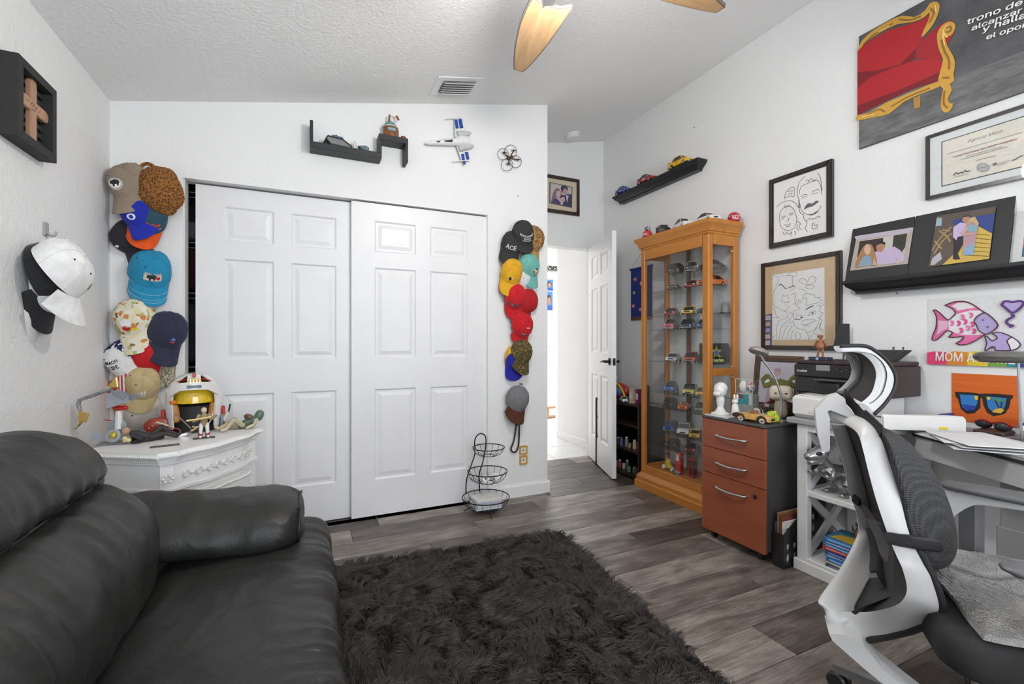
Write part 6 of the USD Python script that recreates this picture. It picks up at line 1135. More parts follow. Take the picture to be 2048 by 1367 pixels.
shelf_car('large white model estate car on the eighth cabinet shelf', 1356, 864, z[7], .205, 'wagon', wht, roofcol=sil)
shelf_car('yellow model race car on the eighth cabinet shelf', 1381, 870, z[7], .17, 'sport', yel_)
shelf_car('black and orange model car with white bumper on the ninth cabinet shelf', 1334, 894, z[8], .18, 'coupe', blk, roofcol=org_)
shelf_car('maroon model car on the ninth cabinet shelf', 1371, 902, z[8], .19, 'sport', PC((.22, .02, .03)))
# other things in the cabinet
p = onX(1392, 690, KX0 + .17); bxs = thing('star_card', 'black picture card with yellow stars standing on the fifth cabinet shelf', 'card', (KX0 + .22, KY0 + .155, z[4] + .001))
part(bxs, 'card', prism(sbox(-.125, 0, .125, .135).buffer(-.012).buffer(.012), .006, (0, 0, 0), NY, UP), mat((.03, .04, .04), .3))
def star5(cx, cz, r): return Polygon([(cx + (r if i % 2 == 0 else r * .45) * math.sin(i * math.pi / 5), cz + (r if i % 2 == 0 else r * .45) * math.cos(i * math.pi / 5)) for i in range(10)])
for cx, cz, r in ((-.06, .07, .03), (.03, .075, .045)): part(bxs, 'star', prism(star5(cx, cz, r), .0006, (-.0062, 0, 0), NY, UP), ink((.65, .50, .05)), smooth=False)
part(bxs, 'globe', prism(Point(.032, .07).buffer(.02), .0004, (-.007, 0, 0), NY, UP), ink((.10, .22, .45)), smooth=False)
p = onX(1334, 945, KX0 + .09); sc = thing('toy_scooter', 'small yellow and white toy scooter with a driver on the cabinet floor', 'toy', (KX0 + .10, p[1], .161))
part(sc, 'body', [ell((0, 0, .055), (.020, .028, .038)), ell((0, -.012, .03), (.018, .034, .02))], mat((.62, .48, .03), .3)); part(sc, 'driver', [ell((0, .012, .105), (.014, .014, .016)), ell((0, .006, .08), (.018, .022, .024))], mat((.25, .12, .05), .5)); part(sc, 'cap', [ell((0, .012, .118), (.016, .016, .010)), cbox((-.016, .008, .112), (.0, .032, .116))], mat((.05, .06, .08), .5))
for dy in (-.04, .042): part(sc, 'wheel', lathe([(0, -.008), (.016, -.008), (.018, 0), (.016, .008), (0, .008)], 14, (0, dy, .018), (1, 0, 0)), M_white)
p = onX(1363, 945, KX0 + .12); gp = thing('toy_fuel_pump', 'tall red and white toy fuel pump on the cabinet floor', 'toy', (KX0 + .10, p[1], .161))
part(gp, 'cabinet', cbox((-.022, -.026, 0), (.022, .026, .17), .006), mat((.62, .03, .01), .25, coat=.5)); part(gp, 'dial', prism(sbox(-.016, .10, .016, .145), .002, (-.022, 0, 0), NY, UP), C_w); part(gp, 'nozzle', tube(spline([(-.01, -.028, .12), (-.012, -.036, .09), (-.014, -.032, .04), (-.012, -.028, .06)], 4), .003, 6), M_blk)
p = onX(1384, 950, KX0 + .12); tp = thing('toy_phone_box', 'dark red toy telephone box beside the toy fuel pump', 'toy', (KX0 + .13, p[1] + .0, .161))
part(tp, 'box', [cbox((-.022, -.022, 0), (.022, .022, .012)), cbox((-.024, -.024, .12), (.024, .024, .14), .004)] + [cbox((sx * .02 - .003, sy * .02 - .003, .01), (sx * .02 + .003, sy * .02 + .003, .122)) for sx in (-1, 1) for sy in (-1, 1)], mat((.38, .01, .012), .3)); part(tp, 'panes', box((-.018, -.018, .012), (.018, .018, .12)), mat((.10, .02, .02), .2))
p = onX(1351, 962, KX0 + .06); dgs = thing('toy_dalmatians', 'two tiny black and white toy dogs at the front of the cabinet floor', 'toy', (KX0 + .065, p[1], .161))
for dx in (0, -.028): part(dgs, 'dog', [ell((0, dx, .020), (.009, .013, .010), sub=1), ell((-.004, dx + .012, .034), (.007, .007, .008), sub=1)] + [cyl((sx * .005, dx + sy * .008, 0), (sx * .005, dx + sy * .008, .016), .003, n=6) for sx in (-1, 1) for sy in (-1, 1)], patmat('dalmatian', [(.0, (.02, .02, .02)), (.3, (.75, .75, .74))], 160, True))
p = onX(1393, 890, KX0 + .06); rob = thing('toy_figure', 'blue and white toy robot figure at the near end of the eighth shelf', 'toy', (KX0 + .06, KY0 + .075, z[8] + .001))
part(rob, 'torso', [cbox((-.014, -.018, .035), (.014, .018, .075), .006)], mat((.05, .12, .40), .3)); part(rob, 'head', cbox((-.01, -.011, .077), (.01, .011, .098), .004), C_w)
for s_ in (-1, 1): part(rob, 'leg', cbox((-.008, s_ * .010 - .006, 0), (.008, s_ * .010 + .006, .037), .002), C_w); part(rob, 'arm', tube([(0, s_ * .022, .07), (-.004, s_ * .026, .045)], .005, 6), mat((.05, .12, .40), .3))
for lab, yy in (('bell jar', 0),):
    p = onX(1392, 592, KX0 + .1); gl = thing('glass_dome', 'small round glass dome ornament on the third cabinet shelf', 'ornament', (KX0 + .23, KY0 + .066, z[2] + .001)); part(gl, 'dome', lathe([(.030, 0), (.032, .04), (.028, .065), (.016, .085), (0, .09)], 20), M_glass, smooth=True); part(gl, 'base', lathe([(0, 0), (.036, 0), (.036, .008), (0, .009)], 20), M_blk)
# on top of the cabinet
ZT = 1.845 + .0885
def top(px, py, dx): return onX(px, py, KX0 - .005 + dx)[1]
h1 = thing('race_helmet', 'small red round helmet with a checked knob at the far end of the cabinet top', 'toy helmet', (KX0 + .035, top(1293, 462, .03), ZT))
part(h1, 'shell', lathe([(.0, 0), (.022, 0), (.036, .012), (.040, .032), (.034, .055), (.018, .066), (0, .068)], 22), mat((.50, .02, .03), .12, coat=.8), smooth=True); part(h1, 'knob', ell((0, 0, .080), (.022, .022, .020)), patmat('checks', [(.0, (.03, .03, .03)), (.5, (.35, .36, .38))], 120, True)); 
nm = meshkit.text_mesh('RACE', .016, .002, True); v = np.array(nm.vertices); v[:, 0] -= v[:, 0].mean(); part(h1, 'lettering', T(np.stack([-.0405 * np.cos(v[:, 0] / .040) - v[:, 2], -.0405 * np.sin(v[:, 0] / .040), v[:, 1] + .024], 1), nm.faces, process=False), ink((.7, .6, .6)), smooth=False)
car('model_car', 'black and orange model car with raised roof on the cabinet top', (KX0 + .05, top(1323, 460, .04), ZT), math.radians(70), .135, 'jeep', blk, 'model cars on the cabinet top', roofcol=PC((.12, .03, .01)), stripe=org_)
car('model_car', 'white and yellow open model car on the cabinet top', (KX0 + .06, top(1362, 446, .05), ZT), math.radians(75), .17, 'classic', wht, 'model cars on the cabinet top', roofcol=wht, stripe=yel_)
car('model_car', 'white and maroon model car near the front corner of the cabinet top', (KX0 + .07, top(1414, 436, .07), ZT), math.radians(80), .17, 'coupe', wht, 'model cars on the cabinet top', roofcol=PC((.20, .02, .02)))
h2 = thing('race_helmet', 'shiny red helmet with white lettering at the near end of the cabinet top', 'toy helmet', (KX0 + .235, KY0 + .0, ZT), rz(math.radians(50)))
part(h2, 'shell', lathe([(.0, 0), (.024, 0), (.038, .012), (.042, .034), (.034, .058), (.018, .070), (0, .072)], 24), mat((.50, .015, .03), .1, coat=.8), smooth=True); nm = meshkit.text_mesh('NJ', .022, .002, True); v = np.array(nm.vertices); v[:, 0] -= v[:, 0].mean(); part(h2, 'lettering', T(np.stack([-.0425 * np.cos(v[:, 0] / .042) - v[:, 2], -.0425 * np.sin(v[:, 0] / .042), v[:, 1] + .014], 1), nm.faces, process=False), C_w, smooth=False)
part(h2, 'visor_line', tube([(-.0435 * math.cos(a), -.0435 * math.sin(a), .040) for a in np.linspace(-1, 1, 12)], .0015, 5), C_w)
# race cars on the ledge shelf
def ledge_car(label, pxa, dx, L, kind, col, **k):
    y = onX(pxa, 370, XR - .06)[1]; return car('model_car', label, (XR - .052, y, LZ1 + .001), -math.pi / 2 * dx, L, kind, col, 'race cars on the ledge shelf', racing=True, **k)
ledge_car('blue stock race car at the far end of the ledge shelf', 1246, -1, .17, 'sedan', PC((.015, .05, .34)), number='6', stripe=ink((.7, .7, .7)))
ledge_car('maroon and white race car in the middle of the ledge shelf', 1294, -1, .19, 'coupe', PC((.36, .01, .02)), number='5', stripe=ink((.75, .75, .75)), roofcol=blk)
ledge_car('yellow stock race car at the near end of the ledge shelf', 1361, -1, .21, 'sedan', PC((.75, .46, .005)), number='22', stripe=ink((.6, .03, .02)))
# ---- blue wall banner behind the cabinet
by0 = onX(1262, 540, XR - .012); by1 = onX(1320, 585, XR - .012); bz0 = onX(1270, 640, XR - .012)[2]
bn = thing('wall_banner', 'blue felt banner with embroidered fish hanging on a rod beside the display cabinet', 'banner', (XR - .01, by0[1] - .12, by0[2]))
w = .27; O = np.array([XR - .008, by0[1], bz0]); hh = by0[2] - bz0
part(bn, 'cloth', prism(sbox(0, 0, w, hh).buffer(-.01).buffer(.01), .004, O, NY, UP), fb((.008, .025, .20)), world=True); part(bn, 'lower_edge', prism(sbox(.0, 0, w, .03), .0015, O - PX * .0045, NY, UP), fb((.16, .06, .02)), world=True)
for k, (u, v_, r, c_) in enumerate(((.06, hh * .80, .022, (.55, .12, .10)), (.035, hh * .28, .024, (.60, .12, .16)), (.045, hh * .54, .020, (.30, .36, .04)), (.15, hh * .70, .03, (.55, .15, .10)), (.17, hh * .42, .026, (.60, .45, .10)), (.13, hh * .2, .02, (.55, .2, .25)))):
    part(bn, 'fish_patch', prism(affinity.scale(Point(u, v_).buffer(1, 8), r, r * .8), .0015, O - PX * .0045, NY, UP), fb(c_), world=True); part(bn, 'fish_eye', prism(Point(u - .006, v_ + .003).buffer(r * .3), .001, O - PX * .0065, NY, UP), C_w, world=True)
part(bn, 'rod', cyl(O + UP * (hh + .003) - NY * .012 - PX * .005, O + UP * (hh + .003) + NY * (w + .012) - PX * .005, .009), fb((.01, .03, .24)), world=True)
part(bn, 'string', tube([O + UP * (hh + .006) - PX * .006, O + UP * (hh + .13) + NY * (w / 2) - PX * .004, O + UP * (hh + .006) + NY * w - PX * .006], .0012, 4), M_blkmat, world=True)
# ---- dark low shelf between the door and the cabinet
q0 = onZ(1238, 938, 0); DSX = 2.44; dsh = thing('low_bookcase', 'low dark brown shelf with small items between the open door and the display cabinet', 'bookcase', (DSX + .12, 3.2, 0))
DY0, DY1, DZT = 2.90, 3.50, .62; M_dkw = woodmat('espresso_wood', (.018, .010, .007), (.035, .020, .013), (12, 2, 12), .35, .2)
for z0 in (.02, .22, .43, DZT - .02): part(dsh, 'shelf_board', cbox((DSX, DY0 + .015, z0), (XR - .02, DY1 - .015, z0 + .018), .002), M_dkw, world=True)
for y in (DY0, DY1 - .015): part(dsh, 'side_panel', cbox((DSX - .002, y, 0), (XR - .02, y + .015, DZT), .002), M_dkw, world=True)
part(dsh, 'back_panel', box((XR - .03, DY0 + .015, .03), (XR - .024, DY1 - .015, DZT - .02)), M_dkw, world=True)
r3 = random.Random(5); cols_ = [(.45, .44, .42), (.30, .18, .06), (.20, .22, .25), (.35, .05, .05), (.08, .18, .12), (.10, .10, .25), (.5, .45, .35), (.12, .08, .06), (.05, .05, .06), (.40, .20, .10)]
for row, z0 in enumerate((.239, .039)):
    for k in range(11):
        yy = DY0 + .04 + k * .047; hgt = r3.uniform(.045, .085); c_ = cols_[(k * 3 + row * 5) % 10]; nm_ = 'spice_bottle' if row == 0 else 'small_jar'
        b = thing(nm_, '%s %s, %s on the %s low dark shelf board' % (['pale', 'amber', 'grey', 'red', 'green', 'blue', 'cream', 'brown', 'black', 'orange'][(k * 3 + row * 5) % 10], 'little bottle' if row == 0 else 'little jar', ['first', 'second', 'third', 'fourth', 'fifth', 'sixth', 'seventh', 'eighth', 'ninth', 'tenth', 'eleventh'][k] + ' from the cabinet', 'middle' if row == 0 else 'bottom'), 'bottle' if row == 0 else 'jar', (DSX + .04 + r3.uniform(0, .03), yy, z0), None, 'little bottles on the middle board' if row == 0 else 'little jars on the bottom board')
        part(b, 'body', lathe([(0, 0), (.015, 0), (.016, .004), (.016, hgt * .75), (.010, hgt * .86), (.010, hgt * .9), (0, hgt * .9)], 12), mat(c_, .3, coat=.3)); part(b, 'cap', lathe([(0, hgt * .9), (.011, hgt * .9), (.011, hgt), (0, hgt)], 12), M_blk if k % 2 else M_white)
tr = thing('toy_bag', 'clear toy bag with a yellow handle rim on the low dark shelf', 'bag', (DSX + .12, 3.3, DZT)); part(tr, 'bag', [ell((0, 0, .075), (.06, .13, .075))], mat((.42, .035, .03), .25, var=.5, vs=12, coat=.5), smooth=True); part(tr, 'rim', tube(spline([(-.05, -.15, .02), (-.055, -.09, .11), (-.055, .0, .155), (-.05, .10, .15), (-.05, .16, .10)], 5), .009, 8), mat((.70, .50, .01), .35), smooth=True); part(tr, 'blue_content', ell((-.028, -.04, .08), (.045, .05, .05)), mat((.10, .16, .40), .3))
car('model_car', 'small white toy truck in front of the toy bag on the low dark shelf', (DSX + .03, 3.13, DZT + .001), 1.2, .10, 'truck', wht)
for k, (c_, hgt, lab) in enumerate((((.50, .42, .30), .13, 'tall cream box'), ((.20, .02, .12), .12, 'magenta box'), ((.05, .03, .10), .155, 'dark violet box with white band'))):
    b = thing('small_box', '%s at the near end of the low dark shelf top' % lab, 'box', (DSX + .05 + .03 * k, 3.035 - .045 * k, DZT)); part(b, 'carton', cbox((-.025, -.018, 0), (.025, .018, hgt), .002), mat(c_, .4, var=.2, vs=40)); part(b, 'label', prism(sbox(-.015, hgt * .3, .015, hgt * .7), .0004, (-.0252, 0, 0), NY, UP), ink((.6, .58, .55)), smooth=False)
# ---------------------------------------------------------------- ceiling: fan, vent, smoke detector
CN = unit(np.array([-.2075, 0, 1.0])); CP0 = np.array([XL, 0, 2.38])
def onC(px, py, d=0.0): return hit(px, py, CP0 - CN * d, CN)
CX_ = unit(np.array([1, 0, .2075]))
M_blade = woodmat('fan_blade_wood', (.38, .21, .09), (.60, .40, .22), (2.2, 26, 3), .42, .1)
fan = thing('ceiling_fan', 'ceiling fan with short honey wood blades and a white glass light', 'ceiling fan', FH + UP * FZ)
cz_ = ceilz(FH[0])
part(fan, 'canopy', lathe([(0, .06), (.065, .06), (.06, .03), (.03, .0), (0, 0)], 24, FH + UP * (cz_ - .065)), M_steel, world=True); part(fan, 'downrod', cyl(FH + UP * 2.58, FH + UP * (cz_ - .04), .012), M_steel, world=True)
part(fan, 'motor_housing', lathe([(0, -.03), (.09, -.03), (.115, .0), (.115, .05), (.09, .09), (.03, .13), (0, .13)], 32, FH + UP * FZ), M_steel, world=True, smooth=40)
part(fan, 'light_collar', lathe([(.06, -.05), (.085, -.05), (.09, -.03), (.06, -.03), (.06, -.05)], 32, FH + UP * FZ), M_white, world=True, smooth=40)
for k, a in enumerate((-10.5, 68, 140, 212, 284)):
    a = math.radians(a); d = FWD * math.cos(a) + RGT * math.sin(a); sd = RGT * math.cos(a) - FWD * math.sin(a); tl = math.radians(-9); sx = sd * math.cos(tl) + UP * math.sin(tl)
    L_ = [(.245, -.060), (.30, -.070), (.40, -.078), (.52, -.074), (.62, -.062), (.715, -.045)]; R_ = [(.715, .0), (.62, .030), (.50, .058), (.40, .076), (.30, .092), (.235, .100)]
    pl_ = Polygon(list(spline([(r, s) for r, s in L_], 5)) + list(spline(R_, 5)) + [(.262, .06), (.268, .02), (.262, -.03)])
    O = FH + UP * (FZ + .02); Rb = np.stack([d, sx, np.cross(d, sx)], 1); q = pl_.buffer(-.004).buffer(.004)
    m = cat(prism(q, .010, (0, 0, -.005)), prism(q.buffer(-.003), .016, (0, 0, -.008)))
    bt = thing if False else None
    path = fresh(fan, 'blade'); x = UsdGeom.Xform.Define(stage, path); M = INV[fan] @ mat4(Rb, O); x.AddTransformOp().Set(Gf.Matrix4d(*M.T.ravel().tolist()))
    usdkit.mesh(stage, path + '/blade_board', m, M_blade, smooth=30); usdkit.mesh(stage, path + '/blade_edge', prism(q.exterior.buffer(.0035), .012, (0, 0, -.006)), mat((.17, .14, .12), .5), smooth=30)
    part(fan, 'blade_bracket', sweep([FH + UP * (FZ + .01) + d * .08, FH + UP * (FZ + .012) + d * .2, O + d * .29 + sx * .01], np.array([(-.022, -.004), (.022, -.004), (.022, .004), (-.022, .004)]), up=UP), M_steel, world=True)
q = [onC(*p) for p in ((877, 153), (970, 155), (943, 190), (862, 188))]; O = sum(q) / 4; w = abs((q[1] - q[0]) @ CX_); d_ = (q[0][1] + q[1][1] - q[2][1] - q[3][1]) / 2
vt = thing('ceiling_vent', 'white louvered air vent in the ceiling above the closet', 'vent', O); e2 = np.array([0, -1.0, 0])
fr_ = lambda a, b, t, z: prism(a.difference(b) if b is not None else a, t, O - CN * z, CX_, e2)
W2, D2 = w / 2, abs(d_) / 2
part(vt, 'frame', fr_(sbox(-W2, -D2, W2, D2), sbox(-W2 * .72, -D2 * .66, W2 * .72, D2 * .66), .006, .0), M_trim, world=True, smooth=False)
part(vt, 'duct', fr_(sbox(-W2 * .74, -D2 * .68, W2 * .74, D2 * .68), None, .002, -.002), mat((.55, .55, .55), .6), world=True, smooth=False)
for k in range(6):
    yy = -D2 * .58 + D2 * 1.16 * k / 5; a = np.array([0, -math.cos(.7), -math.sin(.7)]); p0 = O + e2 * yy * 1.0 - CN * .016
    part(vt, 'louver', xf(cbox((-W2 * .70, -.024, -.0015), (W2 * .70, .024, .0015), .0008), np.stack([CX_, unit(np.cross(CN, CX_)) * math.cos(.6) + CN * math.sin(.6), CN * math.cos(.6) - unit(np.cross(CN, CX_)) * math.sin(.6)], 1), p0), M_trim, world=True, smooth=False)
O = onC(1145, 268); sdt = thing('smoke_detector', 'round white smoke detector on the ceiling above the doorway', 'smoke detector', O)
part(sdt, 'base', lathe([(0, 0), (.068, 0), (.068, .010), (0, .010)], 28, O, -CN), M_white, world=True, smooth=30); part(sdt, 'cover', lathe([(0, .010), (.060, .010), (.062, .022), (.052, .034), (.02, .038), (0, .038)], 28, O, -CN), M_white, world=True, smooth=30)
for a in (.4, 1.2): 
    B = frame3(-CN); part(sdt, 'slot', cbox((-.014, -.002, 0), (.014, .002, .003)).apply_transform(mat4(B @ rz(a + 2.6) , O - CN * .030 + B @ np.array([math.cos(a + 4.2) * .048, math.sin(a + 4.2) * .048, 0]))), M_blk, world=True)
# ---------------------------------------------------------------- zigzag shelf with toys, toy spacecraft, drone
zs = thing('zigzag_shelf', 'black stepped wall shelf above the closet doors', 'shelf', (.3, YB - .05, 2.3)); Y0, Y1 = YB - .10, YB - .001
for n_, lo, hi in (('board', (.028, 2.271), (.437, 2.308)), ('upright', (.028, 2.308), (.045, 2.43)), ('upright', (.420, 2.308), (.437, 2.390)), ('board', (.420, 2.390), (.600, 2.426)), ('upright', (.583, 2.274), (.600, 2.390))):
    part(zs, n_, cbox((lo[0], Y0, lo[1]), (hi[0], Y1, hi[1]), .0015), mat((.016, .017, .019), .5, var=.15, vs=50), world=True, smooth=False)
M_tb = mat((.075, .14, .20), .45, var=.15, vs=60); M_tg = mat((.17, .18, .18), .5, var=.15, vs=60)
def hullp(pts): return trimesh.convex.convex_hull(np.array(pts, float))
tk = thing('toy_tank', 'blue and grey toy tracked vehicle on the stepped shelf', 'toy', (.185, YB - .05, 2.308), rz(math.radians(8)))
tr_ = Polygon([(-.080, .030), (-.066, .052), (.02, .050), (.078, .016), (.066, .0), (-.05, .0)]).buffer(-.004).buffer(.004)
for s_ in (-1, 1):
    part(tk, 'track', prism(tr_.difference(tr_.buffer(-.007)), .020, (0, s_ * .030 + .010, 0), (1, 0, 0), (0, 0, 1)), M_blkmat); part(tk, 'track_plate', prism(tr_.buffer(-.0068), .012, (0, s_ * .030 + .006, 0), (1, 0, 0), (0, 0, 1)), M_tg)
part(tk, 'hull', hullp([(x, y, z) for x, z in ((-.05, .05), (.04, .046), (.05, .028), (-.05, .02)) for y in (-.019, .019)]), M_tb); part(tk, 'turret', hullp([(x * s, y * s, z) for (x, y), z, s in (((-.045, -.022), .052, 1), ((-.045, .022), .052, 1), ((.03, -.022), .050, 1), ((.03, .022), .050, 1), ((-.045, -.022), .070, .8), ((-.045, .022), .070, .8), ((.03, -.022), .068, .8), ((.03, .022), .068, .8))]), M_tb); part(tk, 'hatch', cyl((-.01, 0, .069), (-.01, 0, .078), .006), M_blk)
def figure(name, label, base, R, s, J, cols, extra=()):
    """small jointed figure: J maps joint names to local points (metres, before scale); cols: body, head, limbs"""
    t = thing(name, label, 'toy figure', base, R, s=s); g = lambda *k: [J[x] for x in k]
    part(t, 'torso', hullballs([(J['hip'], .011), (J['chest'], .014), (J['neck'], .007)]), cols[0], smooth=True); part(t, 'head', ell(J['head'], (.010, .010, .012)), cols[1], smooth=True)
    for k in ('l', 'r'):
        part(t, 'arm', chain([J['sh' + k], J['el' + k], J['ha' + k]], [.0065, .0052, .0045]), cols[2], smooth=True); part(t, 'leg', chain([J['th' + k], J['kn' + k], J['an' + k], J['to' + k]], [.008, .0065, .0055, .0052]), cols[3] if len(cols) > 3 else cols[2], smooth=True)
    for n_, m_, c_ in extra: part(t, n_, m_, c_, smooth=30)
    return t
def stand(h=.1, ha=((-.03, .01, .05), (.03, .01, .05))):
    return dict(hip=(0, 0, .055), chest=(0, 0, .082), neck=(0, 0, .094), head=(0, 0, .108), shl=(-.017, 0, .088), shr=(.017, 0, .088), ell=(-.024, 0, .07), elr=(.024, 0, .07), hal=ha[0], har=ha[1], thl=(-.009, 0, .052), thr=(.009, 0, .052), knl=(-.011, -.003, .03), knr=(.011, -.003, .03), anl=(-.012, 0, .006), anr=(.012, 0, .006), tol=(-.013, -.009, .005), tor=(.013, -.009, .005))
def lie(): return dict(hip=(0, 0, .012), chest=(.03, 0, .022), neck=(.042, 0, .03), head=(.055, 0, .036), shl=(.036, -.017, .024), shr=(.036, .017, .024), ell=(.02, -.03, .012), elr=(.022, .03, .012), hal=(.0, -.028, .006), har=(.045, .034, .03), thl=(-.004, -.009, .013), thr=(-.004, .009, .013), knl=(-.030, -.012, .036), knr=(-.033, .014, .020), anl=(-.055, -.012, .008), anr=(-.062, .016, .008), tol=(-.066, -.012, .008), tor=(-.070, .018, .016))
ptch = patmat('white_armor', [(.0, (.03, .03, .03)), (.36, (.70, .70, .69))], 160)
figure('toy_soldier', 'tiny white and black toy soldier beside the tracked vehicle', (.283, YB - .05, 2.308), rz(.3), .55, stand(), (ptch, ptch, ptch))
mb = thing('toy_hover_bike', 'small dark blue toy vehicle at the right of the stepped shelf board', 'toy', (.335, YB - .055, 2.308)); part(mb, 'body', hullp([(x, y, z) for x, z in ((-.035, .030), (-.01, .012), (.028, .010), (.030, .028), (.01, .038)) for y in (-.018, .018)]), M_tb); part(mb, 'pod', ell((.012, -.012, .020), (.016, .012, .014)), M_tg)
for s_ in (-1, 1): part(mb, 'skid', cyl((-.02, s_ * .012, .004), (.025, s_ * .012, .004), .004, n=8), M_blk)
hb = thing('toy_helmet_bust', 'rust brown and teal toy helmet with an antenna arm on the stepped shelf', 'toy', (.498, YB - .052, 2.426)); rust = mat((.22, .075, .018), .5, var=.3, vs=40); tealp = mat((.13, .27, .27), .5, var=.2, vs=40)
part(hb, 'collar', lathe([(0, 0), (.044, 0), (.046, .02), (.044, .062), (.046, .070), (0, .070)], 24), rust, smooth=40); part(hb, 'dome', ell((0, 0, .066), (.041, .041, .042)), tealp, smooth=True); part(hb, 'visor', cbox((-.026, -.051, .030), (.026, -.040, .052), .004), mat((.30, .40, .42), .2, .3)); part(hb, 'brow', sweep([(.046 * math.sin(a), -.046 * math.cos(a), .066) for a in np.linspace(-1.9, 1.9, 16)], circ(6) * .004), mat((.50, .56, .50), .5)); part(hb, 'antenna_post', tube([(-.008, 0, .100), (-.008, 0, .118), (-.006, 0, .150)], [.012, .006, .0055], 8), rust)
part(hb, 'antenna_arm', tube(spline([(-.006, 0, .146), (.02, 0, .140), (.040, 0, .146)], 4), .0018, 5), rust); part(hb, 'antenna_tip', cyl((.038, 0, .152), (.052, 0, .128), .007, n=8), rust); part(hb, 'ear_pad', cbox((.040, -.012, .012), (.052, .012, .060), .005), tealp)
hk = thing('toy_bowl', 'tiny rust coloured bowl at the right end of the stepped shelf', 'toy', (.575, YB - .075, 2.426)); part(hk, 'bowl', lathe([(0, 0), (.010, 0), (.016, .014), (.015, .016), (.009, .004), (0, .003)], 16), rust); part(hk, 'ball', ell((0, 0, .013), .009), rust)
zS = lambda x, y: (840 + x / 9.309, 220 + y / 9.309)
def wY(x, y, o, f=zS): return onY(*f(x, y), YB - o)
sp = thing('toy_spacecraft', 'white toy spacecraft with blue wing panels mounted on the back wall', 'toy', wY(700, 590, .03)); M_sw = mat((.72, .72, .71), .4, var=.06, vs=30); M_sb = mat((.015, .06, .30), .4)
a, b = wY(95, 618, .035), wY(650, 590, .035); c_ = wY(910, 580, .035)
part(sp, 'fuselage', tube([a, a + (b - a) * .12, b, b + (c_ - b) * .4, c_], [.005, .013, .026, .042, .034], 12), M_sw, world=True, smooth=40)
def wing(pts, o, th, n_, ma):
    P = [wY(*p, o) for p in pts]; O = P[0]; part(sp, n_, prism(Polygon([((x - O)[0], (x - O)[2]) for x in P]).buffer(.002), th, O, PX, UP), ma, world=True, smooth=False)
wing([(650, 500), (640, 180), (780, 160), (830, 330), (860, 480), (870, 560)], .026, .008, 'wing', M_sw); wing([(680, 680), (770, 940), (930, 920), (900, 780), (880, 650)], .026, .008, 'wing', M_sw)
for pts in ([(645, 180), (690, 180), (715, 335), (670, 340)], [(720, 170), (770, 170), (800, 330), (745, 335)], [(770, 825), (815, 820), (828, 925), (785, 925)], [(838, 790), (890, 785), (912, 915), (868, 920)], [(800, 955), (835, 950), (845, 1005), (812, 1005)]): wing(pts, .036, .002, 'wing_panel', M_sb)
for p0, p1 in (((690, 450), (950, 432)), ((720, 720), (1000, 668))): part(sp, 'engine', tube([wY(*p0, .04), wY(p0[0] + (p1[0] - p0[0]) * .5, p0[1] + (p1[1] - p0[1]) * .5, .04), wY(*p1, .04)], [.022, .020, .008], 12), mat((.50, .51, .51), .4, var=.1, vs=60), world=True, smooth=40)
for p0, p1 in (((470, 165), (780, 140)), ((600, 955), (930, 930))): part(sp, 'wing_tip_rod', cyl(wY(*p0, .03), wY(*p1, .03), .0028, .006, 8), M_sw, world=True)
part(sp, 'canopy', hullballs([(wY(470, 575, .058), .004), (wY(590, 570, .062), .008)]), M_blk, world=True, smooth=True); part(sp, 'nose_panel', hullballs([(wY(320, 588, .050), .005), (wY(365, 585, .052), .005)]), M_sb, world=True)
dr = thing('toy_drone', 'small dark toy drone with four ring guards on the back wall', 'drone', wY(1670, 880, .02)); dcol = mat((.10, .035, .012), .4, var=.4, vs=60); dc = wY(1670, 885, .02)
part(dr, 'body', [hullballs([(dc + (-.012, 0, -.008), .010), (dc + (.018, 0, .010), .010)])], dcol, world=True)
for x, y in ((1560, 800), (1740, 760), (1640, 1010), (1820, 930)):
    e = wY(x, y, .022); part(dr, 'arm', cyl(dc, e, .004, n=6), dcol, world=True); part(dr, 'motor', cyl(e + NY * -.004, e + NY * .014, .006, n=8), M_blk, world=True); u = unit(e - dc)
    part(dr, 'propeller', [cbox(e + NY * .012 + np.array([-.022, -.001, -.003]), e + NY * .012 + np.array([.022, .001, .003]), .0008)], dcol, world=True)
for c0, r in (((1545, 820), 105), ((1690, 770), 120), ((1620, 1020), 115), ((1780, 960), 112)):
    part(dr, 'ring_guard', tube([wY(c0[0] + r * math.cos(a) * .95, c0[1] + r * math.sin(a), .026) for a in np.linspace(0, 2 * math.pi, 25)[:-1]], .0018, 5, closed=True), M_blk, world=True)
# ---------------------------------------------------------------- three tier wire basket
bc_ = np.array([1.10, 2.835, 0]); M_wire = mat((.012, .012, .012), .4, .4)
bk_ = thing('wire_basket', 'black three tier wire basket stand on the floor in front of the closet door', 'basket', bc_)
def bowl(name, c, r, h, n=18):
    R_ = lambda a, f, z: c + np.array([math.cos(a) * r * f, math.sin(a) * r * f, z]); A = np.linspace(0, 2 * math.pi, 33)[:-1]
    g = UsdGeom.Xform.Define(stage, fresh(bk_, name)).GetPath().pathString
    part(g, 'rim', tube([R_(a, 1, h) for a in A], .0032, 6, closed=True), M_wire, world=True, smooth=True); part(g, 'base_ring', tube([R_(a, .34, .003) for a in A], .0024, 5, closed=True), M_wire, world=True, smooth=True)
    for k in range(n): a = 2 * math.pi * k / n; part(g, 'wire', tube(spline([R_(a, 1, h), R_(a, .93, h * .62), R_(a, .74, h * .25), R_(a, .34, .003)], 3), .0014, 4), M_wire, world=True, smooth=True)
tx = np.array([.012, 0, 0]); bowl('bowl', bc_ + (0, 0, .012), .157, .085); bowl('bowl', bc_ + (.012, 0, .19), .132, .078, 16); bowl('bowl', bc_ + (.02, 0, .368), .106, .058, 14)
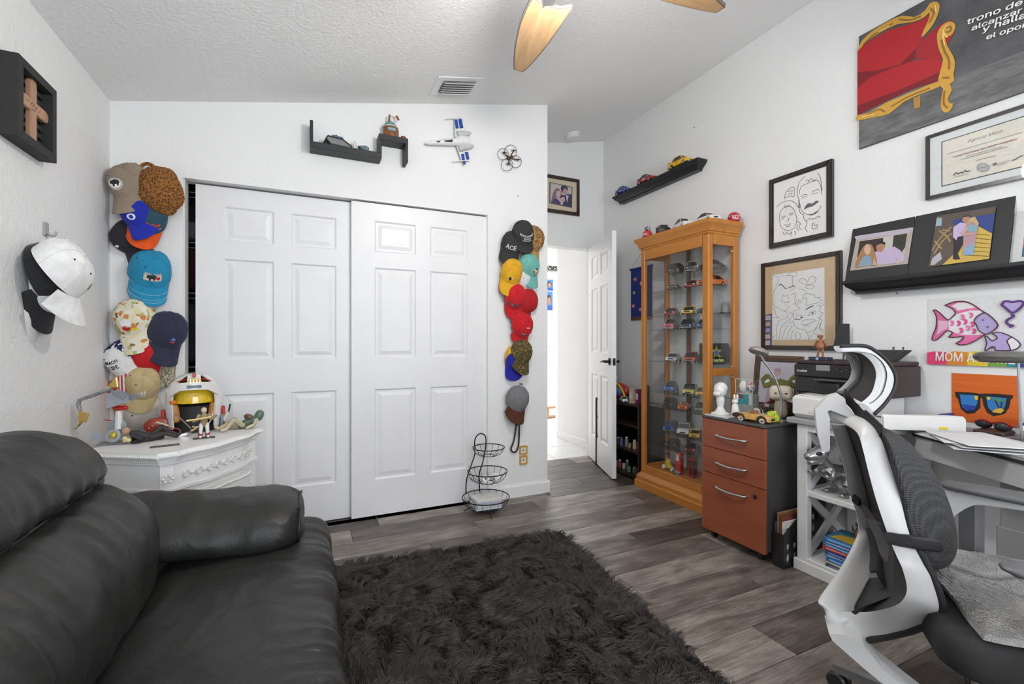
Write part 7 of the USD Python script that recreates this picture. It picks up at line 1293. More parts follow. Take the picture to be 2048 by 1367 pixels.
hp = [(-.105, .05, .10), (-.10, .05, .20), (-.06, .055, .30), (-.035, .06, .36), (-.035, .06, .45), (-.012, .06, .49), (.02, .06, .495), (.045, .06, .47), (.045, .06, .40), (.02, .055, .30), (-.01, .05, .22), (-.005, .05, .10)]
part(bk_, 'handle_frame', tube(spline([bc_ + np.array(p) * np.array([1, 2.0, 1]) for p in hp], 6), .0042, 8), M_wire, world=True, smooth=True)
for a in (.6, 2.7, 4.6): part(bk_, 'foot', tube(spline([bc_ + np.array([math.cos(a) * .09, math.sin(a) * .09, .03]), bc_ + np.array([math.cos(a) * .13, math.sin(a) * .13, .012]), bc_ + np.array([math.cos(a) * .145, math.sin(a) * .145, .004])], 3), .0035, 6), M_wire, world=True)
for k in range(6):
    c_ = [(.62, .62, .62), (.50, .55, .62), (.66, .66, .65), (.40, .45, .52), (.60, .63, .68), (.68, .66, .62)][k]
    pk = solo('paper_pack', xf(cbox((-.088, -.068, 0), (.088, .068, .0105), .002), rz(.05 * (k % 3 - 1)), bc_ + (0, 0, .034 + .0112 * k)), mat(c_, .6, var=.08, vs=30), '%s in the bottom wire bowl' % ['lowest white paper pack', 'blue grey paper pack, second from below', 'white paper pack, third from below', 'slate paper pack, fourth from below', 'pale blue paper pack, fifth from below', 'cream paper pack on top'][k], 'paper', 'paper packs in the wire basket')
for dx, dy, lab in ((-.02, -.03, 'left'), (.055, -.01, 'right')):
    a = bc_ + (dx, dy, .222); t = thing('paper_roll', 'white paper roll, %s of two, in the middle wire bowl' % lab, 'roll', a); part(t, 'roll', lathe([(.007, 0), (.022, 0), (.022, .06), (.007, .06), (.007, 0)], 18, a + (0, .03, .0), (.25 * dx * 10, -1, .25)), M_paper, world=True)
# ---------------------------------------------------------------- toys on the nightstand
def nsp(px, py): return onZ(px, py, NZ + .0005)
def face_cam(p): return math.atan2(-p[0], p[1]) if False else math.atan2(EYE[1] - p[1], EYE[0] - p[0]) + math.pi / 2
hp_ = np.array([-.500, 2.715, NZ + .0005]); hl = thing('pilot_helmet', 'large white and yellow toy pilot helmet with red marks on the nightstand', 'helmet', hp_, rz(face_cam(hp_)), s=.84)
# local: front looks to -y; shell is an open-fronted dome
A, E = np.meshgrid(np.linspace(math.radians(-132), math.radians(132), 44), np.linspace(-.62, math.pi / 2, 18), indexing='ij')
def hshell(k, ex=0): 
    zc = np.where(E < 0, E * .235, np.sin(E) * .165); r = np.where(E < 0, .140 + .012 * E, .140 * np.cos(E) ** .8); az = A * (1 - .0)
    return np.stack([np.sin(az + math.pi) * r * k * -1.0, np.cos(az + math.pi) * r * k * -1.05, .175 + zc * k], -1)
so, si = hshell(1.0), hshell(.94); mo, mi = gridmesh(so), gridmesh(si); mi.invert(); rims = [gridmesh(np.stack([so[0], si[0]])), gridmesh(np.stack([so[-1], si[-1]])), gridmesh(np.stack([so[:, 0], si[:, 0]]))]
part(hl, 'shell', cat(mo, mi, *rims), mat((.74, .73, .71), .22, coat=.5, var=.04, vs=20), smooth=50)
lin = mat((.42, .20, .05), .5, var=.2, vs=20); part(hl, 'lining', T(hshell(.925).reshape(-1, 3), mo.faces, process=False), lin, smooth=True)
br = [(math.sin(a) * .140, -math.cos(a) * .147, .275 - .018 * abs(math.sin(a)) ** 2 - .06 * max(0, abs(a) - .5)) for a in np.linspace(-1.0, 1.0, 22)]
part(hl, 'brow_band', sweep(br, np.array([(-.009, -.022), (.009, -.022), (.009, .022), (-.009, .022)]), up=UP), mat((.74, .73, .71), .22, coat=.5), smooth=30)
u, v = np.meshgrid(np.linspace(-1.05, 1.05, 26), np.linspace(0, 1, 10), indexing='ij'); vz = np.stack([np.sin(u) * .112 * (1 - .18 * v ** 2), -np.cos(u) * .126 * (1 - .16 * v ** 2) + .004, .172 + .088 * v], -1); m = gridmesh(vz); m2 = gridmesh(vz * np.array([.97, .97, 1])); m2.invert()
part(hl, 'yellow_visor', cat(m, m2), mat((.68, .46, .012), .1, coat=1.0), smooth=True)
for s_ in (-1, 1):
    part(hl, 'cheek_pad', hullballs([((s_ * .095, -.065, .15), .024), ((s_ * .086, -.072, .085), .022), ((s_ * .10, -.045, .095), .022)], 2), lin, smooth=True); part(hl, 'ear_block', cbox((s_ * .136, -.025, .085), (s_ * .155, .025, .135), .005), mat((.45, .02, .02), .3)); part(hl, 'side_panel', cbox((s_ * .128, -.075, .02), (s_ * .142, .03, .085), .006), mat((.20, .26, .28), .4))
    part(hl, 'red_mark', sweep([(s_ * math.sin(a) * .100, -math.cos(a) * .098, .322 - .03 * a) for a in np.linspace(.35, .95, 8)], np.array([(-.006, -.003), (.006, -.003), (.006, .003), (-.006, .003)]), up=UP), mat((.42, .03, .03), .3))
part(hl, 'crest', hullp([(x, y, z) for x, y, z in ((-.036, -.150, .262), (.036, -.150, .262), (-.030, -.125, .335), (.030, -.125, .335), (-.030, -.09, .340), (.030, -.09, .340))]), mat((.72, .71, .69), .3)); part(hl, 'crest_vents', [cbox((-.022 + i * .015, -.155, .285), (-.014 + i * .015, -.140, .318), .002) for i in range(4)], M_gold, kind='stuff'); part(hl, 'crest_base', cbox((-.034, -.157, .262), (.034, -.146, .280), .003), mat((.12, .18, .24), .4)); part(hl, 'crest_stripe', cbox((-.008, -.148, .325), (.008, -.09, .343), .002), mat((.42, .03, .03), .3))
part(hl, 'chin_strap', tube(spline([(.09, -.11, .11), (.07, -.15, .06), (.02, -.165, .045), (-.01, -.165, .048)], 6), .0035, 6), mat((.6, .6, .6), .3)); part(hl, 'microphone_arm', tube([(-.085, -.11, .12), (-.015, -.17, .04)], .0035, 6), mat((.25, .2, .18), .4)); part(hl, 'dark_inside', lathe([(0, 0), (.115, 0), (.115, .05), (.11, .15), (0, .16)], 24, (0, .02, .002)), mat((.012, .011, .011), .6)); part(hl, 'orange_corner', ell((-.098, -.085, .182), (.018, .018, .015)), mat((.62, .16, .02), .3))
# grey toy crane
cb_ = nsp(222, 887); crn = thing('toy_crane', 'grey mechanical toy crane with a gold claw on the nightstand edge', 'toy', cb_, rz(face_cam(cb_)))
zc_ = lambda x, y: (140 + x / 8.542, 740 + y / 8.542); dep_c = cb_ @ FWD
def ca(x, y, off=0.0): return at(*zc_(x, y), dep_c - off)
G1_, G2_ = mat((.22, .23, .25), .4, var=.1, vs=60), mat((.36, .38, .42), .35, var=.1, vs=60); cr_ = lambda n, m, ma, **k: part(crn, n, m, ma, world=True, **k)
cr_('base_plate', [cbox(cb_ + (-.045, -.03, 0), cb_ + (.055, .04, .006), .002)], G1_); cr_('wheel', lathe([(0, -.010), (.026, -.010), (.030, 0), (.026, .010), (0, .010)], 20, ca(740, 1120, .02), -FWD + UP * .3), G2_, smooth=40); cr_('wheel_hub', ell(ca(740, 1110, .034), .014), mat((.50, .42, .06), .3, .5)); cr_('turret_disc', lathe([(0, -.014), (.030, -.014), (.032, 0), (.030, .014), (0, .014)], 20, ca(810, 960, -.01), -FWD), mat((.28, .32, .34), .4), smooth=40)
cr_('tail_plate', hullp([ca(400, 1030, o) for o in (0, .006)] + [ca(345, 1185, o) for o in (0, .006)] + [ca(540, 1190, o) for o in (0, .006)] + [ca(560, 1090, o) for o in (0, .006)]), mat((.42, .46, .52), .4)); cr_('column', tube([ca(830, 1000), ca(835, 690)], [.014, .012], 8), mat((.66, .66, .66), .3)); cr_('red_rod', cyl(ca(585, 845), ca(880, 885), .0022, n=6), mat((.45, .03, .05), .3)); cr_('red_block', hullballs([(ca(800, 655), .008), (ca(950, 640), .010)]), mat((.50, .015, .01), .3)); cr_('yellow_foot', hullballs([(ca(930, 1160, .02), .008), (ca(1000, 1190, .02), .010), (ca(930, 1210, .02), .006)]), mat((.68, .60, .30), .4))
cr_('cab', hullp([ca(x, y, o) for x, y in ((610, 390), (720, 380), (1000, 420), (1010, 540), (620, 660)) for o in (-.012, .016)]), G2_); cr_('cab_jaw', hullp([ca(x, y, o) for x, y in ((930, 500), (1000, 400), (1210, 420), (1080, 520)) for o in (-.01, .012)]), G1_); cr_('cab_top', hullp([ca(x, y, o) for x, y in ((690, 350), (830, 330), (990, 390), (900, 510), (720, 430)) for o in (-.008, .020)]), mat((.26, .27, .29), .3)); cr_('gold_mount', hullballs([(ca(700, 270, .004), .007), (ca(790, 130, .004), .006), (ca(810, 280, .004), .007)]), M_gold)
cr_('boom', tube([ca(720, 330), ca(600, 350), ca(420, 420), ca(180, 500)], [.007, .008, .0075, .007], 8), mat((.24, .24, .25), .4, var=.2, vs=60)); cr_('boom_sleeve', tube([ca(660, 310, .002), ca(530, 360, .002)], .0095, 8), M_steel); cr_('elbow', tube([ca(170, 495), ca(140, 590), ca(180, 700)], [.007, .0085, .007], 8), G1_); cr_('claw_body', hullp([ca(x, y, o) for x, y in ((150, 690), (340, 740), (280, 900), (130, 860)) for o in (-.012, .012)]), M_gold); cr_('claw', tube(spline([ca(190, 880), ca(130, 960), ca(45, 1025)], 4), np.linspace(.006, .001, 9), 6), M_gold, smooth=True)
# figures and display stands
f1_ = nsp(330, 892); fst = thing('display_stand', 'thin dark display plate at the front edge of the nightstand', 'stand', f1_, rz(face_cam(f1_))); part(fst, 'plate', cbox((-.05, -.008, 0), (.05, .014, .004), .001), mat((.07, .065, .06), .4))
f2_ = nsp(408, 876); fs2 = thing('display_stand', 'thin dark display plate under the white and red legged figure', 'stand', f2_, rz(face_cam(f2_))); part(fs2, 'plate', cbox((-.042, -.010, 0), (.042, .016, .004), .001), mat((.05, .045, .04), .4))
p_ = nsp(300, 881); figure('toy_figure', 'black clothed toy figure lying on its back on the nightstand', p_, rz(face_cam(p_) + math.pi + .1), 1.5, lie(), (mat((.035, .030, .032), .7), mat((.45, .27, .18), .6), mat((.03, .027, .03), .7), mat((.035, .030, .032), .7)), [('cape', hullballs([((.04, -.02, .006), .005), ((.04, .02, .006), .005), ((-.03, .0, .006), .005)]), mat((.025, .022, .022), .8))])
p_ = nsp(316, 873); ra = thing('toy_shield', 'dark red studded toy shield with cream straps behind the lying black figure', 'toy', p_, rz(face_cam(p_)), s=1.5); part(ra, 'shield', ell((0, .03, .030), (.036, .012, .026)), mat((.27, .03, .015), .4, var=.2, vs=40), smooth=True)
for k in range(7): part(ra, 'stud', ell((-.022 + .008 * k, .0205 - .003 * (k % 2), .026 + .007 * (k % 3)), .0022, sub=1), mat((.6, .45, .25), .4))
part(ra, 'strap', [tube(spline([(-.05, .012, .0), (-.03, .008, .014), (0, .01, .008), (.03, .006, .012), (.05, .01, .002)], 4), .0022, 5)], mat((.34, .05, .03), .5)); part(ra, 'hoop', tube(spline([(.02, .01, .02), (.05, .005, .018), (.055, .0, .004), (.03, .0, .003)], 4, closed=True), .002, 5, closed=True), mat((.34, .06, .035), .5)); part(ra, 'bone', cyl((-.004, .012, .044), (.026, .010, .030), .003, n=6), mat((.62, .50, .32), .5))
J = stand(ha=((-.036, -.02, .07), (.04, -.012, .085))); figure('toy_figure', 'white legged toy figure in red boots standing on a display plate', f2_ + (0, 0, .004), rz(face_cam(f2_) + .1), 1.15, J, (mat((.30, .22, .12), .6), mat((.62, .50, .36), .6), mat((.34, .26, .15), .6), mat((.70, .69, .66), .5)), [('boot', [cyl((x, 0, .001), (x, 0, .020), .0075, n=8) for x in (-.012, .012)], mat((.22, .04, .03), .4)), ('blaster', tube([(-.06, -.03, .076), (-.02, -.025, .078), (.02, -.02, .082)], .004, 6), mat((.55, .45, .2), .4, .5))])
p_ = nsp(484, 857); arm_g = mat((.07, .12, .085), .5, var=.3, vs=60); beige_f = mat((.48, .42, .28), .6, var=.2, vs=60)
figure('toy_figure', 'toy figure in green armour and beige clothes sprawled at the nightstand corner', p_, rz(face_cam(p_) + .5), 1.6, lie(), (arm_g, arm_g, beige_f, beige_f), [('helmet', hullballs([((.057, 0, .040), .013), ((.053, 0, .030), .013)]), mat((.10, .16, .12), .4)), ('chest_plate', hullballs([((.02, -.008, .036), .009), ((.02, .008, .036), .009)]), mat((.16, .10, .06), .5)), ('cape', hullballs([((.01, .025, .008), .006), ((-.03, .03, .006), .005), ((.03, -.01, .006), .005)]), mat((.40, .36, .26), .8))])
p_ = nsp(452, 850); rf = thing('toy_rifle', 'tiny dark toy rifle standing up behind the green armoured figure', 'toy', p_, rz(face_cam(p_)), s=1.2); part(rf, 'barrel', cyl((0, 0, .0), (.016, .01, .092), .003, n=8), M_blk); part(rf, 'stock', hullballs([((.001, 0, .006), .005), ((.004, .002, .03), .005)]), mat((.10, .16, .12), .5))
p_ = nsp(441, 856); wv = thing('toy_vehicle', 'white toy fighter nose with a black round window beside the standing figure', 'toy', p_, rz(face_cam(p_))); part(wv, 'hull', hullballs([((0, .02, .012), .010), ((.012, .01, .034), .020), ((.03, .03, .070), .010)]), mat((.55, .52, .48), .4, var=.1, vs=40), smooth=True); part(wv, 'window', lathe([(0, 0), (.011, 0), (.010, .003), (0, .004)], 16, (.008, -.010, .030), (0, -1, .1)), M_blk)
p_ = nsp(366, 872); bl = thing('toy_sword', 'curved silver toy sword on the nightstand in front of the helmet', 'toy', p_, rz(face_cam(p_))); part(bl, 'blade', sweep(spline([(-.045, .0, .012), (-.02, -.004, .006), (.01, -.004, .010), (.035, .0, .024)], 5), np.array([(-.001, -.006), (.001, -.006), (.001, .006), (-.001, .006)]), up=UP), M_chrome); part(bl, 'grip', cyl((.034, 0, .023), (.055, .004, .036), .005, n=8), M_gold)
# ---------------------------------------------------------------- on the filing cabinet
FT = .7055
def fcp(px, py): return onZ(px, py, FT)
M_por = mat((.76, .76, .75), .25, coat=.4, var=.03, vs=20)
p = fcp(1441, 829); p[0] = max(p[0], FX0 + .05); wf = thing('ceramic_figurine', 'white ceramic figurine with a big rounded head and flared base on the filing cabinet', 'figurine', p + (0, 0, .006))
part(wf, 'base', lathe([(0, 0), (.052, 0), (.050, .006), (.030, .014), (.018, .035), (.016, .05), (0, .05)], 24), M_por, smooth=40); part(wf, 'body', hullballs([((0, 0, .045), .018), ((0, 0, .085), .024)]), M_por, smooth=True); part(wf, 'head', [ell((0, .0, .138), (.038, .034, .040)), ell((-.028, .0, .118), (.018, .024, .016))], M_por, smooth=True); part(wf, 'bonnet', ell((.01, .006, .148), (.036, .038, .036)), M_por, smooth=True)
solo('glass_tray', prism(Polygon([(FX0 + .008, 1.80), (FX0 + .008, 1.955), (FX0 + .16, 1.95), (FX0 + .18, 1.80)]).buffer(-.006).buffer(.006), .005, (0, 0, FT)), mat((.62, .66, .64), .15, coat=.3), 'pale glass tray under the white figurines', 'tray')
p = fcp(1467, 831) - (0, .014, 0); rb = thing('rabbit_figurine', 'white rabbit figurine with pink ears beside the big-headed white figurine', 'figurine', p + (.0, 0, .0055), rz(1.2)); part(rb, 'body', [hullballs([((0, 0, .022), .022), ((.004, 0, .05), .018)], 2)], M_por, smooth=True); part(rb, 'head', [hullballs([((.006, 0, .078), .017), ((.018, 0, .074), .011)], 2)], M_por, smooth=True)
for s_ in (-1, 1): part(rb, 'ear', ell((-.004, s_ * .008, .104), (.005, .007, .018)), M_por, smooth=True); part(rb, 'inner_ear', ell((.0, s_ * .008, .105), (.003, .0045, .013)), mat((.75, .35, .36), .4)); part(rb, 'eye', ell((.015, s_ * .012, .082), .0028, sub=1), M_blk); part(rb, 'paw', ell((.018, s_ * .010, .008), (.012, .007, .007)), M_por, smooth=True)
a, b = onZ(1472, 838, FT), onZ(1546, 849, FT); hd = math.atan2(-(b - a)[1], -(b - a)[0]); mid_ = (a + b) / 2 + np.array([.022, .01, 0])
wc_ = car('model_car', 'brown and yellow wood panelled model convertible at the front of the filing cabinet', mid_, hd, .19, 'open', PC((.62, .36, .08)), wood=True, wcol=mat((.70, .69, .66), .5), stripe=ink((.70, .44, .12)))
brn = PC((.045, .018, .014)); part(wc_, 'trunk', hullp([(x * .19, y, z) for x, z in ((.30, .040), (.30, .024), (.515, .038), (.515, .018), (.38, .043)) for y in (-.047, .047)]), brn)
for x in (-.31, .29):
    for s_ in (-1, 1): part(wc_, 'fender', prism(Point(0, .0143).buffer(.027).difference(Point(0, .0143).buffer(.0185)).intersection(sbox(-.04, .012, .04, .05)), .007, (x * .19, s_ * .046 + .0035, 0), PX, UP), brn)
p = np.array([2.352, 1.788, FT]); eg = solo('white_egg', ell(p + (0, 0, .024), (.020, .020, .024)), mat((.80, .79, .80), .35), 'smooth white egg standing behind the wood panelled model car', 'egg')
# camo bag pile
M_cm = patmat('camo_cloth', [(.0, (.06, .055, .04)), (.40, (.13, .11, .08)), (.5, (.035, .028, .022)), (.6, (.17, .14, .10))], 60, bump=.4)
p = np.array([2.515, 1.755, FT]); m = trimesh.creation.icosphere(4); v = np.array(m.vertices); nn = meshkit.fbm(v * 3, 3, 8) - .5; v = v * (1 + .45 * nn)[:, None] * np.array([.085, .075, .045]) + (0, 0, .038); v[:, 2] = np.maximum(v[:, 2], 0)
cb2 = thing('camouflage_pouch', 'crumpled dark camouflage pouch behind the white egg', 'pouch', p); part(cb2, 'pouch', T(v, m.faces, process=False), M_cm, smooth=True); part(cb2, 'strap', tube(spline([(-.09, .06, .05), (-.04, .02, .085), (.0, -.03, .08), (.05, -.06, .06)], 5), .006, 6), mat((.20, .03, .03), .7)); part(cb2, 'buckle', cbox((-.105, .0, .05), (-.09, .03, .07), .003), M_steel)
rp = thing('red_pouch', 'dark red folded cloth pouch lying on the camouflage pouch', 'pouch', (2.48, 1.74, FT + .084)); part(rp, 'pouch', hullballs([((-.03, .03, .008), .008), ((.0, -.03, .014), .014), ((.03, .0, .010), .009)], 2), fb((.28, .03, .03)), smooth=True)
bt_ = thing('printed_case', 'teal and brown printed box between the rabbit and the plush toy', 'box', (2.43, 1.908, FT)); part(bt_, 'case', cbox((-.03, -.056, 0), (.03, .056, .112), .003), mat((.30, .32, .30), .4, var=.2, vs=30))
for k, (y0, y1, c_) in enumerate(((.012, .052, (.05, .25, .32)), (-.03, .008, (.03, .28, .34)), (-.052, -.034, (.5, .48, .44)))): part(bt_, 'print', prism(sbox(-y1, .05, -y0, .112), .0006, (-.0302, 0, 0), NY, UP), ink(c_), smooth=False)
part(bt_, 'print', prism(sbox(-.05, .085, -.005, .108), .0006, (-.0312, 0, 0), NY, UP), ink((.20, .06, .045)), smooth=False)
ac = thing('display_cube', 'clear acrylic cube with two patterned balls on the teal printed box', 'display case', (2.43, 1.908, FT + .1125)); w2 = .058; hh = .088
for lo, hi in (((-.03, -w2, 0), (.03, w2, .002)), ((-.03, -w2, hh - .002), (.03, w2, hh)), ((-.03, -w2, .002), (-.028, w2, hh - .002)), ((.028, -w2, .002), (.03, w2, hh - .002)), ((-.028, -w2, .002), (.028, -w2 + .002, hh - .002)), ((-.028, w2 - .002, .002), (.028, w2, hh - .002))): part(ac, 'acrylic_side', box(lo, hi), M_glass)
part(ac, 'frame_edge', [tube([(-.03, -w2, 0), (-.03, w2, 0), (-.03, w2, hh), (-.03, -w2, hh)], .0016, 4, closed=True)], mat((.75, .75, .75), .2)); part(ac, 'white_ball', ell((0, .026, .042), (.022, .024, .038)), M_white, smooth=True); part(ac, 'patterned_ball', ell((0, -.024, .044), (.022, .024, .034)), patmat('ball_print', [(.0, (.06, .10, .32)), (.45, (.68, .60, .58)), (.58, (.50, .14, .14))], 30), smooth=True)
pt = thing('portrait_picture', 'bronze framed pale lilac portrait of a person in a suit standing behind the desk lamp', 'picture', (2.67, 1.88, .71)); tl = math.radians(7); pn = np.array([-math.cos(tl), 0, math.sin(tl)]); pu = np.array([math.sin(tl), 0, math.cos(tl)])
O = np.array([2.64, 2.035, FT + .0005]); frame_parts(pt, O, NY, pu, .31, .34, .022, .016, mat((.13, .085, .05), .35, .3, var=.2, vs=50), mat((.035, .028, .024), .6)); 
f_ = Canvas(pt, O + pn * .012, NY, pu); f_.add('mat_board', ring(.31, .34, .032).difference(sbox(-1, -1, 1, -1)).buffer(0), mat((.10, .07, .05), .5)); f_.add('print', sbox(.040, .042, .27, .30), ink((.50, .47, .56))); f_.add('print', sbox(.045, .045, .10, .298), ink((.56, .53, .60)))
f_.add('print', Polygon([(.09, .045), (.105, .17), (.14, .21), (.18, .21), (.215, .17), (.225, .045)]), ink((.40, .33, .46))); f_.add('print', Polygon([(.145, .21), (.16, .12), (.175, .21)]), ink((.62, .58, .66))); f_.add('print', Point(.16, .238).buffer(.022), ink((.56, .36, .36))); f_.add('print', affinity.scale(Point(.16, .252).buffer(.02), 1.05, .6), ink((.36, .28, .30))); f_.add('print', Polygon([(.155, .20), (.165, .20), (.168, .13), (.160, .11), (.152, .13)]), ink((.30, .22, .36)))
pl_ = np.array([2.47, 1.585, FT]); ps = thing('plush_toy', 'small plush doll with a cream face and green eared hood on the filing cabinet', 'plush toy', (2.385, 1.665, FT), rz(math.atan2(1.665, 2.385) - math.pi / 2), s=1.12)
ps_loc = None
M_pl, M_gh = fb((.60, .52, .42)), fb((.13, .125, .03)); part(ps, 'body', hullballs([((0, .02, .03), .030), ((0, .02, .08), .026)], 2), fb((.40, .34, .24)), smooth=True); part(ps, 'head', rbox((-.050, -.018, .092), (.050, .045, .165), .024, 3), M_pl, smooth=True); part(ps, 'hood', hullballs([((-.03, .028, .165), .022), ((.03, .028, .165), .022), ((0, .034, .175), .020)], 2), M_gh, smooth=True)
for s_ in (-1, 1):
    part(ps, 'ear', hullballs([((s_ * .030, .022, .170), .012), ((s_ * .058, .022, .205), .014), ((s_ * .078, .022, .190), .010), ((s_ * .07, .022, .155), .008)], 2), M_gh, smooth=True); part(ps, 'inner_ear', hullballs([((s_ * .056, .012, .186), .009), ((s_ * .066, .012, .178), .006)], 1), mat((.55, .62, .68), .6)); part(ps, 'eye', ell((s_ * .022, -.019, .128), (.006, .002, .0035), sub=1), M_blkmat)
part(ps, 'mouth', ell((0, -.019, .106), (.006, .0015, .002), sub=1), M_blkmat)
lb = np.array([2.52, 1.60, FT]); q_ = [at(*zz_, np.array([2.30, 1.62, 0]) @ FWD - o) for zz_, o in (((1561, 806), 0), ((1562, 795), 0), ((1552, 760), .0), ((1540, 738), .0), ((1528, 722), .0))]; dl = thing('desk_lamp', 'silver gooseneck lamp with a round head in front of the lilac portrait', 'lamp', (q_[0][0], q_[0][1], FT)); part(dl, 'base', lathe([(0, 0), (.030, 0), (.030, .008), (.012, .014), (0, .014)], 24, (q_[0][0], q_[0][1], FT + .0)), M_steel, world=True, smooth=40)
part(dl, 'gooseneck', tube(spline([np.array([q_[0][0], q_[0][1], FT + .012])] + q_[1:], 6), .006, 8), M_steel, world=True, smooth=True); hc = at(1516, 706, np.array([2.30, 1.62, 0]) @ FWD); hn = unit(np.array([-.35, .1, -.9])); part(dl, 'lamp_head', lathe([(0, -.004), (.040, -.004), (.050, .004), (.046, .018), (.026, .030), (0, .034)], 28, hc, -hn), mat((.36, .34, .30), .35, .6), world=True, smooth=40); part(dl, 'head_arm', tube(spline([q_[-1], (q_[-1] + hc) / 2 + UP * .008, hc + UP * .024], 4), .006, 8), M_steel, world=True)
cbg = thing('candy_bag', 'lime green candy bag on the filing cabinet beside the white printer', 'bag', (2.215, 1.600, FT)); part(cbg, 'bag', hullballs([((-.02, .02, .015), .012), ((.03, -.015, .02), .014), ((.01, .02, .05), .010), ((.035, .0, .055), .008)], 2), patmat('candy_print', [(.0, (.50, .45, .02)), (.45, (.12, .32, .02)), (.56, (.62, .58, .04))], 40, rough=.3), smooth=True)
for k, (c_, dx, dy) in enumerate((((.62, .45, .02), -.035, -.005), ((.45, .06, .02), -.055, .02), ((.65, .30, .02), -.06, -.02))): solo('candy_piece', hullballs([((2.245 + dx, 1.665 + dy, FT + .011), .010), ((2.258 + dx, 1.673 + dy, FT + .010), .009)], 2), mat(c_, .25, coat=.5), '%s wrapped candy in front of the lime green bag' % ['yellow', 'dark red', 'orange'][k], 'candy')
# ---------------------------------------------------------------- magazine holder on the floor
mh = thing('magazine_holder', 'black perforated metal magazine holder on the floor beside the filing cabinet', 'magazine holder', (2.30, 1.526, 0)); X0, X1, Ya, Yb = 2.165, 2.44, 1.497, 1.555
sp_ = Polygon([(X0, .0), (X1, 0), (X1, .30), (X1 - .12, .27), (X0, .17)]); side = sp_
for i in range(5):
    for j in range(4):
        c_ = affinity.scale(Point(X0 + .035 + i * .05, .05 + j * .06).buffer(1, 8), .012, .022, origin='center'); 
        if sp_.buffer(-.02).contains(c_): side = side.difference(c_)
for y in (Ya, Yb - .003): part(mh, 'perforated_side', prism(side, .003, (0, y + .003, 0), (1, 0, 0), (0, 0, 1)), M_blk, world=True, smooth=False)
part(mh, 'front', box((X0, Ya + .003, 0), (X0 + .003, Yb - .003, .17)), M_blk, world=True); part(mh, 'bottom', box((X0 + .003, Ya + .003, .0), (X1, Yb - .003, .004)), M_blk, world=True)
for k, (c_, hgt, lab) in enumerate((((.68, .67, .64), .23, 'white spiral notebook'), ((.20, .05, .03), .26, 'dark red magazine'), ((.30, .18, .08), .27, 'brown magazine'), ((.05, .07, .12), .22, 'navy booklet'))):
    y = Ya + .006 + k * .0125; b = thing('magazine', '%s standing in the black magazine holder' % lab, 'magazine', (2.3, y, .005)); part(b, 'pages', cbox((X0 + .008, y, .0055), (X1 - .02, y + .009, hgt), .001), mat(c_, .4, var=.3, vs=18), world=True); part(b, 'cover_print', prism(sbox(X0 + .03, hgt * .5, X1 - .06, hgt * .85), .0005, (0, y - .0001, 0), PX, UP), ink([(.04, .05, .10), (.6, .4, .2), (.5, .42, .3), (.6, .6, .6)][k]), world=True, smooth=False)
# ---------------------------------------------------------------- printers
wp_ = thing('photo_printer', 'low white printer under the black printer on the shelf unit', 'printer', (2.46, 1.31, .7525)); X0, X1, Ya, Yb = 2.235, 2.70, 1.245, 1.498
M_pw = mat((.74, .735, .71), .35, var=.02, vs=10); q = Polygon([(X0, .775), (X0 + .03, .7525), (X1, .7525), (X1, .862), (X0 + .02, .862), (X0, .850)]); part(wp_, 'housing', prism(q, Yb - Ya, (0, Yb, 0), PX, UP), M_pw, world=True, smooth=20); part(wp_, 'lid', cbox((X0 + .022, Ya + .008, .8622), (X1 - .01, Yb - .008, .868), .002), M_pw, world=True); part(wp_, 'tray_flap', cbox((X0 - .003, Ya + .03, .782), (X0 + .002, Yb - .08, .800), .001), mat((.66, .655, .63), .35), world=True)
bp_ = thing('inkjet_printer', 'black inkjet printer with a grey screen on top of the white printer', 'printer', (2.53, 1.37, .8685)); X0, X1, Ya, Yb, Z0, Z1 = 2.355, 2.70, 1.175, 1.575, .8685, 1.035; M_pb = mat((.014, .013, .014), .25, coat=.3, var=.1, vs=30); M_pm = mat((.035, .022, .022), .45, var=.1, vs=30)
part(bp_, 'housing', rbox((X0 + .012, Ya, Z0), (X1, Yb, Z1 - .02), .008), M_pm, world=True, smooth=40); part(bp_, 'lid', rbox((X0 + .02, Ya + .006, Z1 - .0195), (X1 - .004, Yb - .006, Z1), .006), M_pm, world=True, smooth=40); part(bp_, 'front_panel', cbox((X0, Ya + .004, Z0 + .085), (X0 + .014, Yb - .004, Z1 - .022), .003), M_pb, world=True); part(bp_, 'front_lower', cbox((X0 + .004, Ya + .012, Z0 + .004), (X0 + .014, Yb - .012, Z0 + .083), .003), M_pb, world=True)
pc_ = Canvas(bp_, np.array([X0 - .0003, Yb, Z0]), NY, UP); pc_.add('screen', sbox(.118, .118, .185, .146), mat((.24, .25, .25), .2)); 
tm = meshkit.text_mesh('brother', .011, .001, True); v = np.array(tm.vertices); part(bp_, 'lettering', T(np.stack([X0 - .001 - v[:, 2], Yb - .022 - v[:, 0], Z0 + .108 + v[:, 1]], 1), tm.faces, process=False), ink((.6, .6, .6)), world=True, smooth=False)
for k in range(5): part(bp_, 'button', ell((X0 - .0005, Yb - .215 - .022 * k, Z0 + .128 - .008 * (k % 2)), (.0012, .004, .0025), sub=1), mat((.12, .12, .12), .4), world=True)
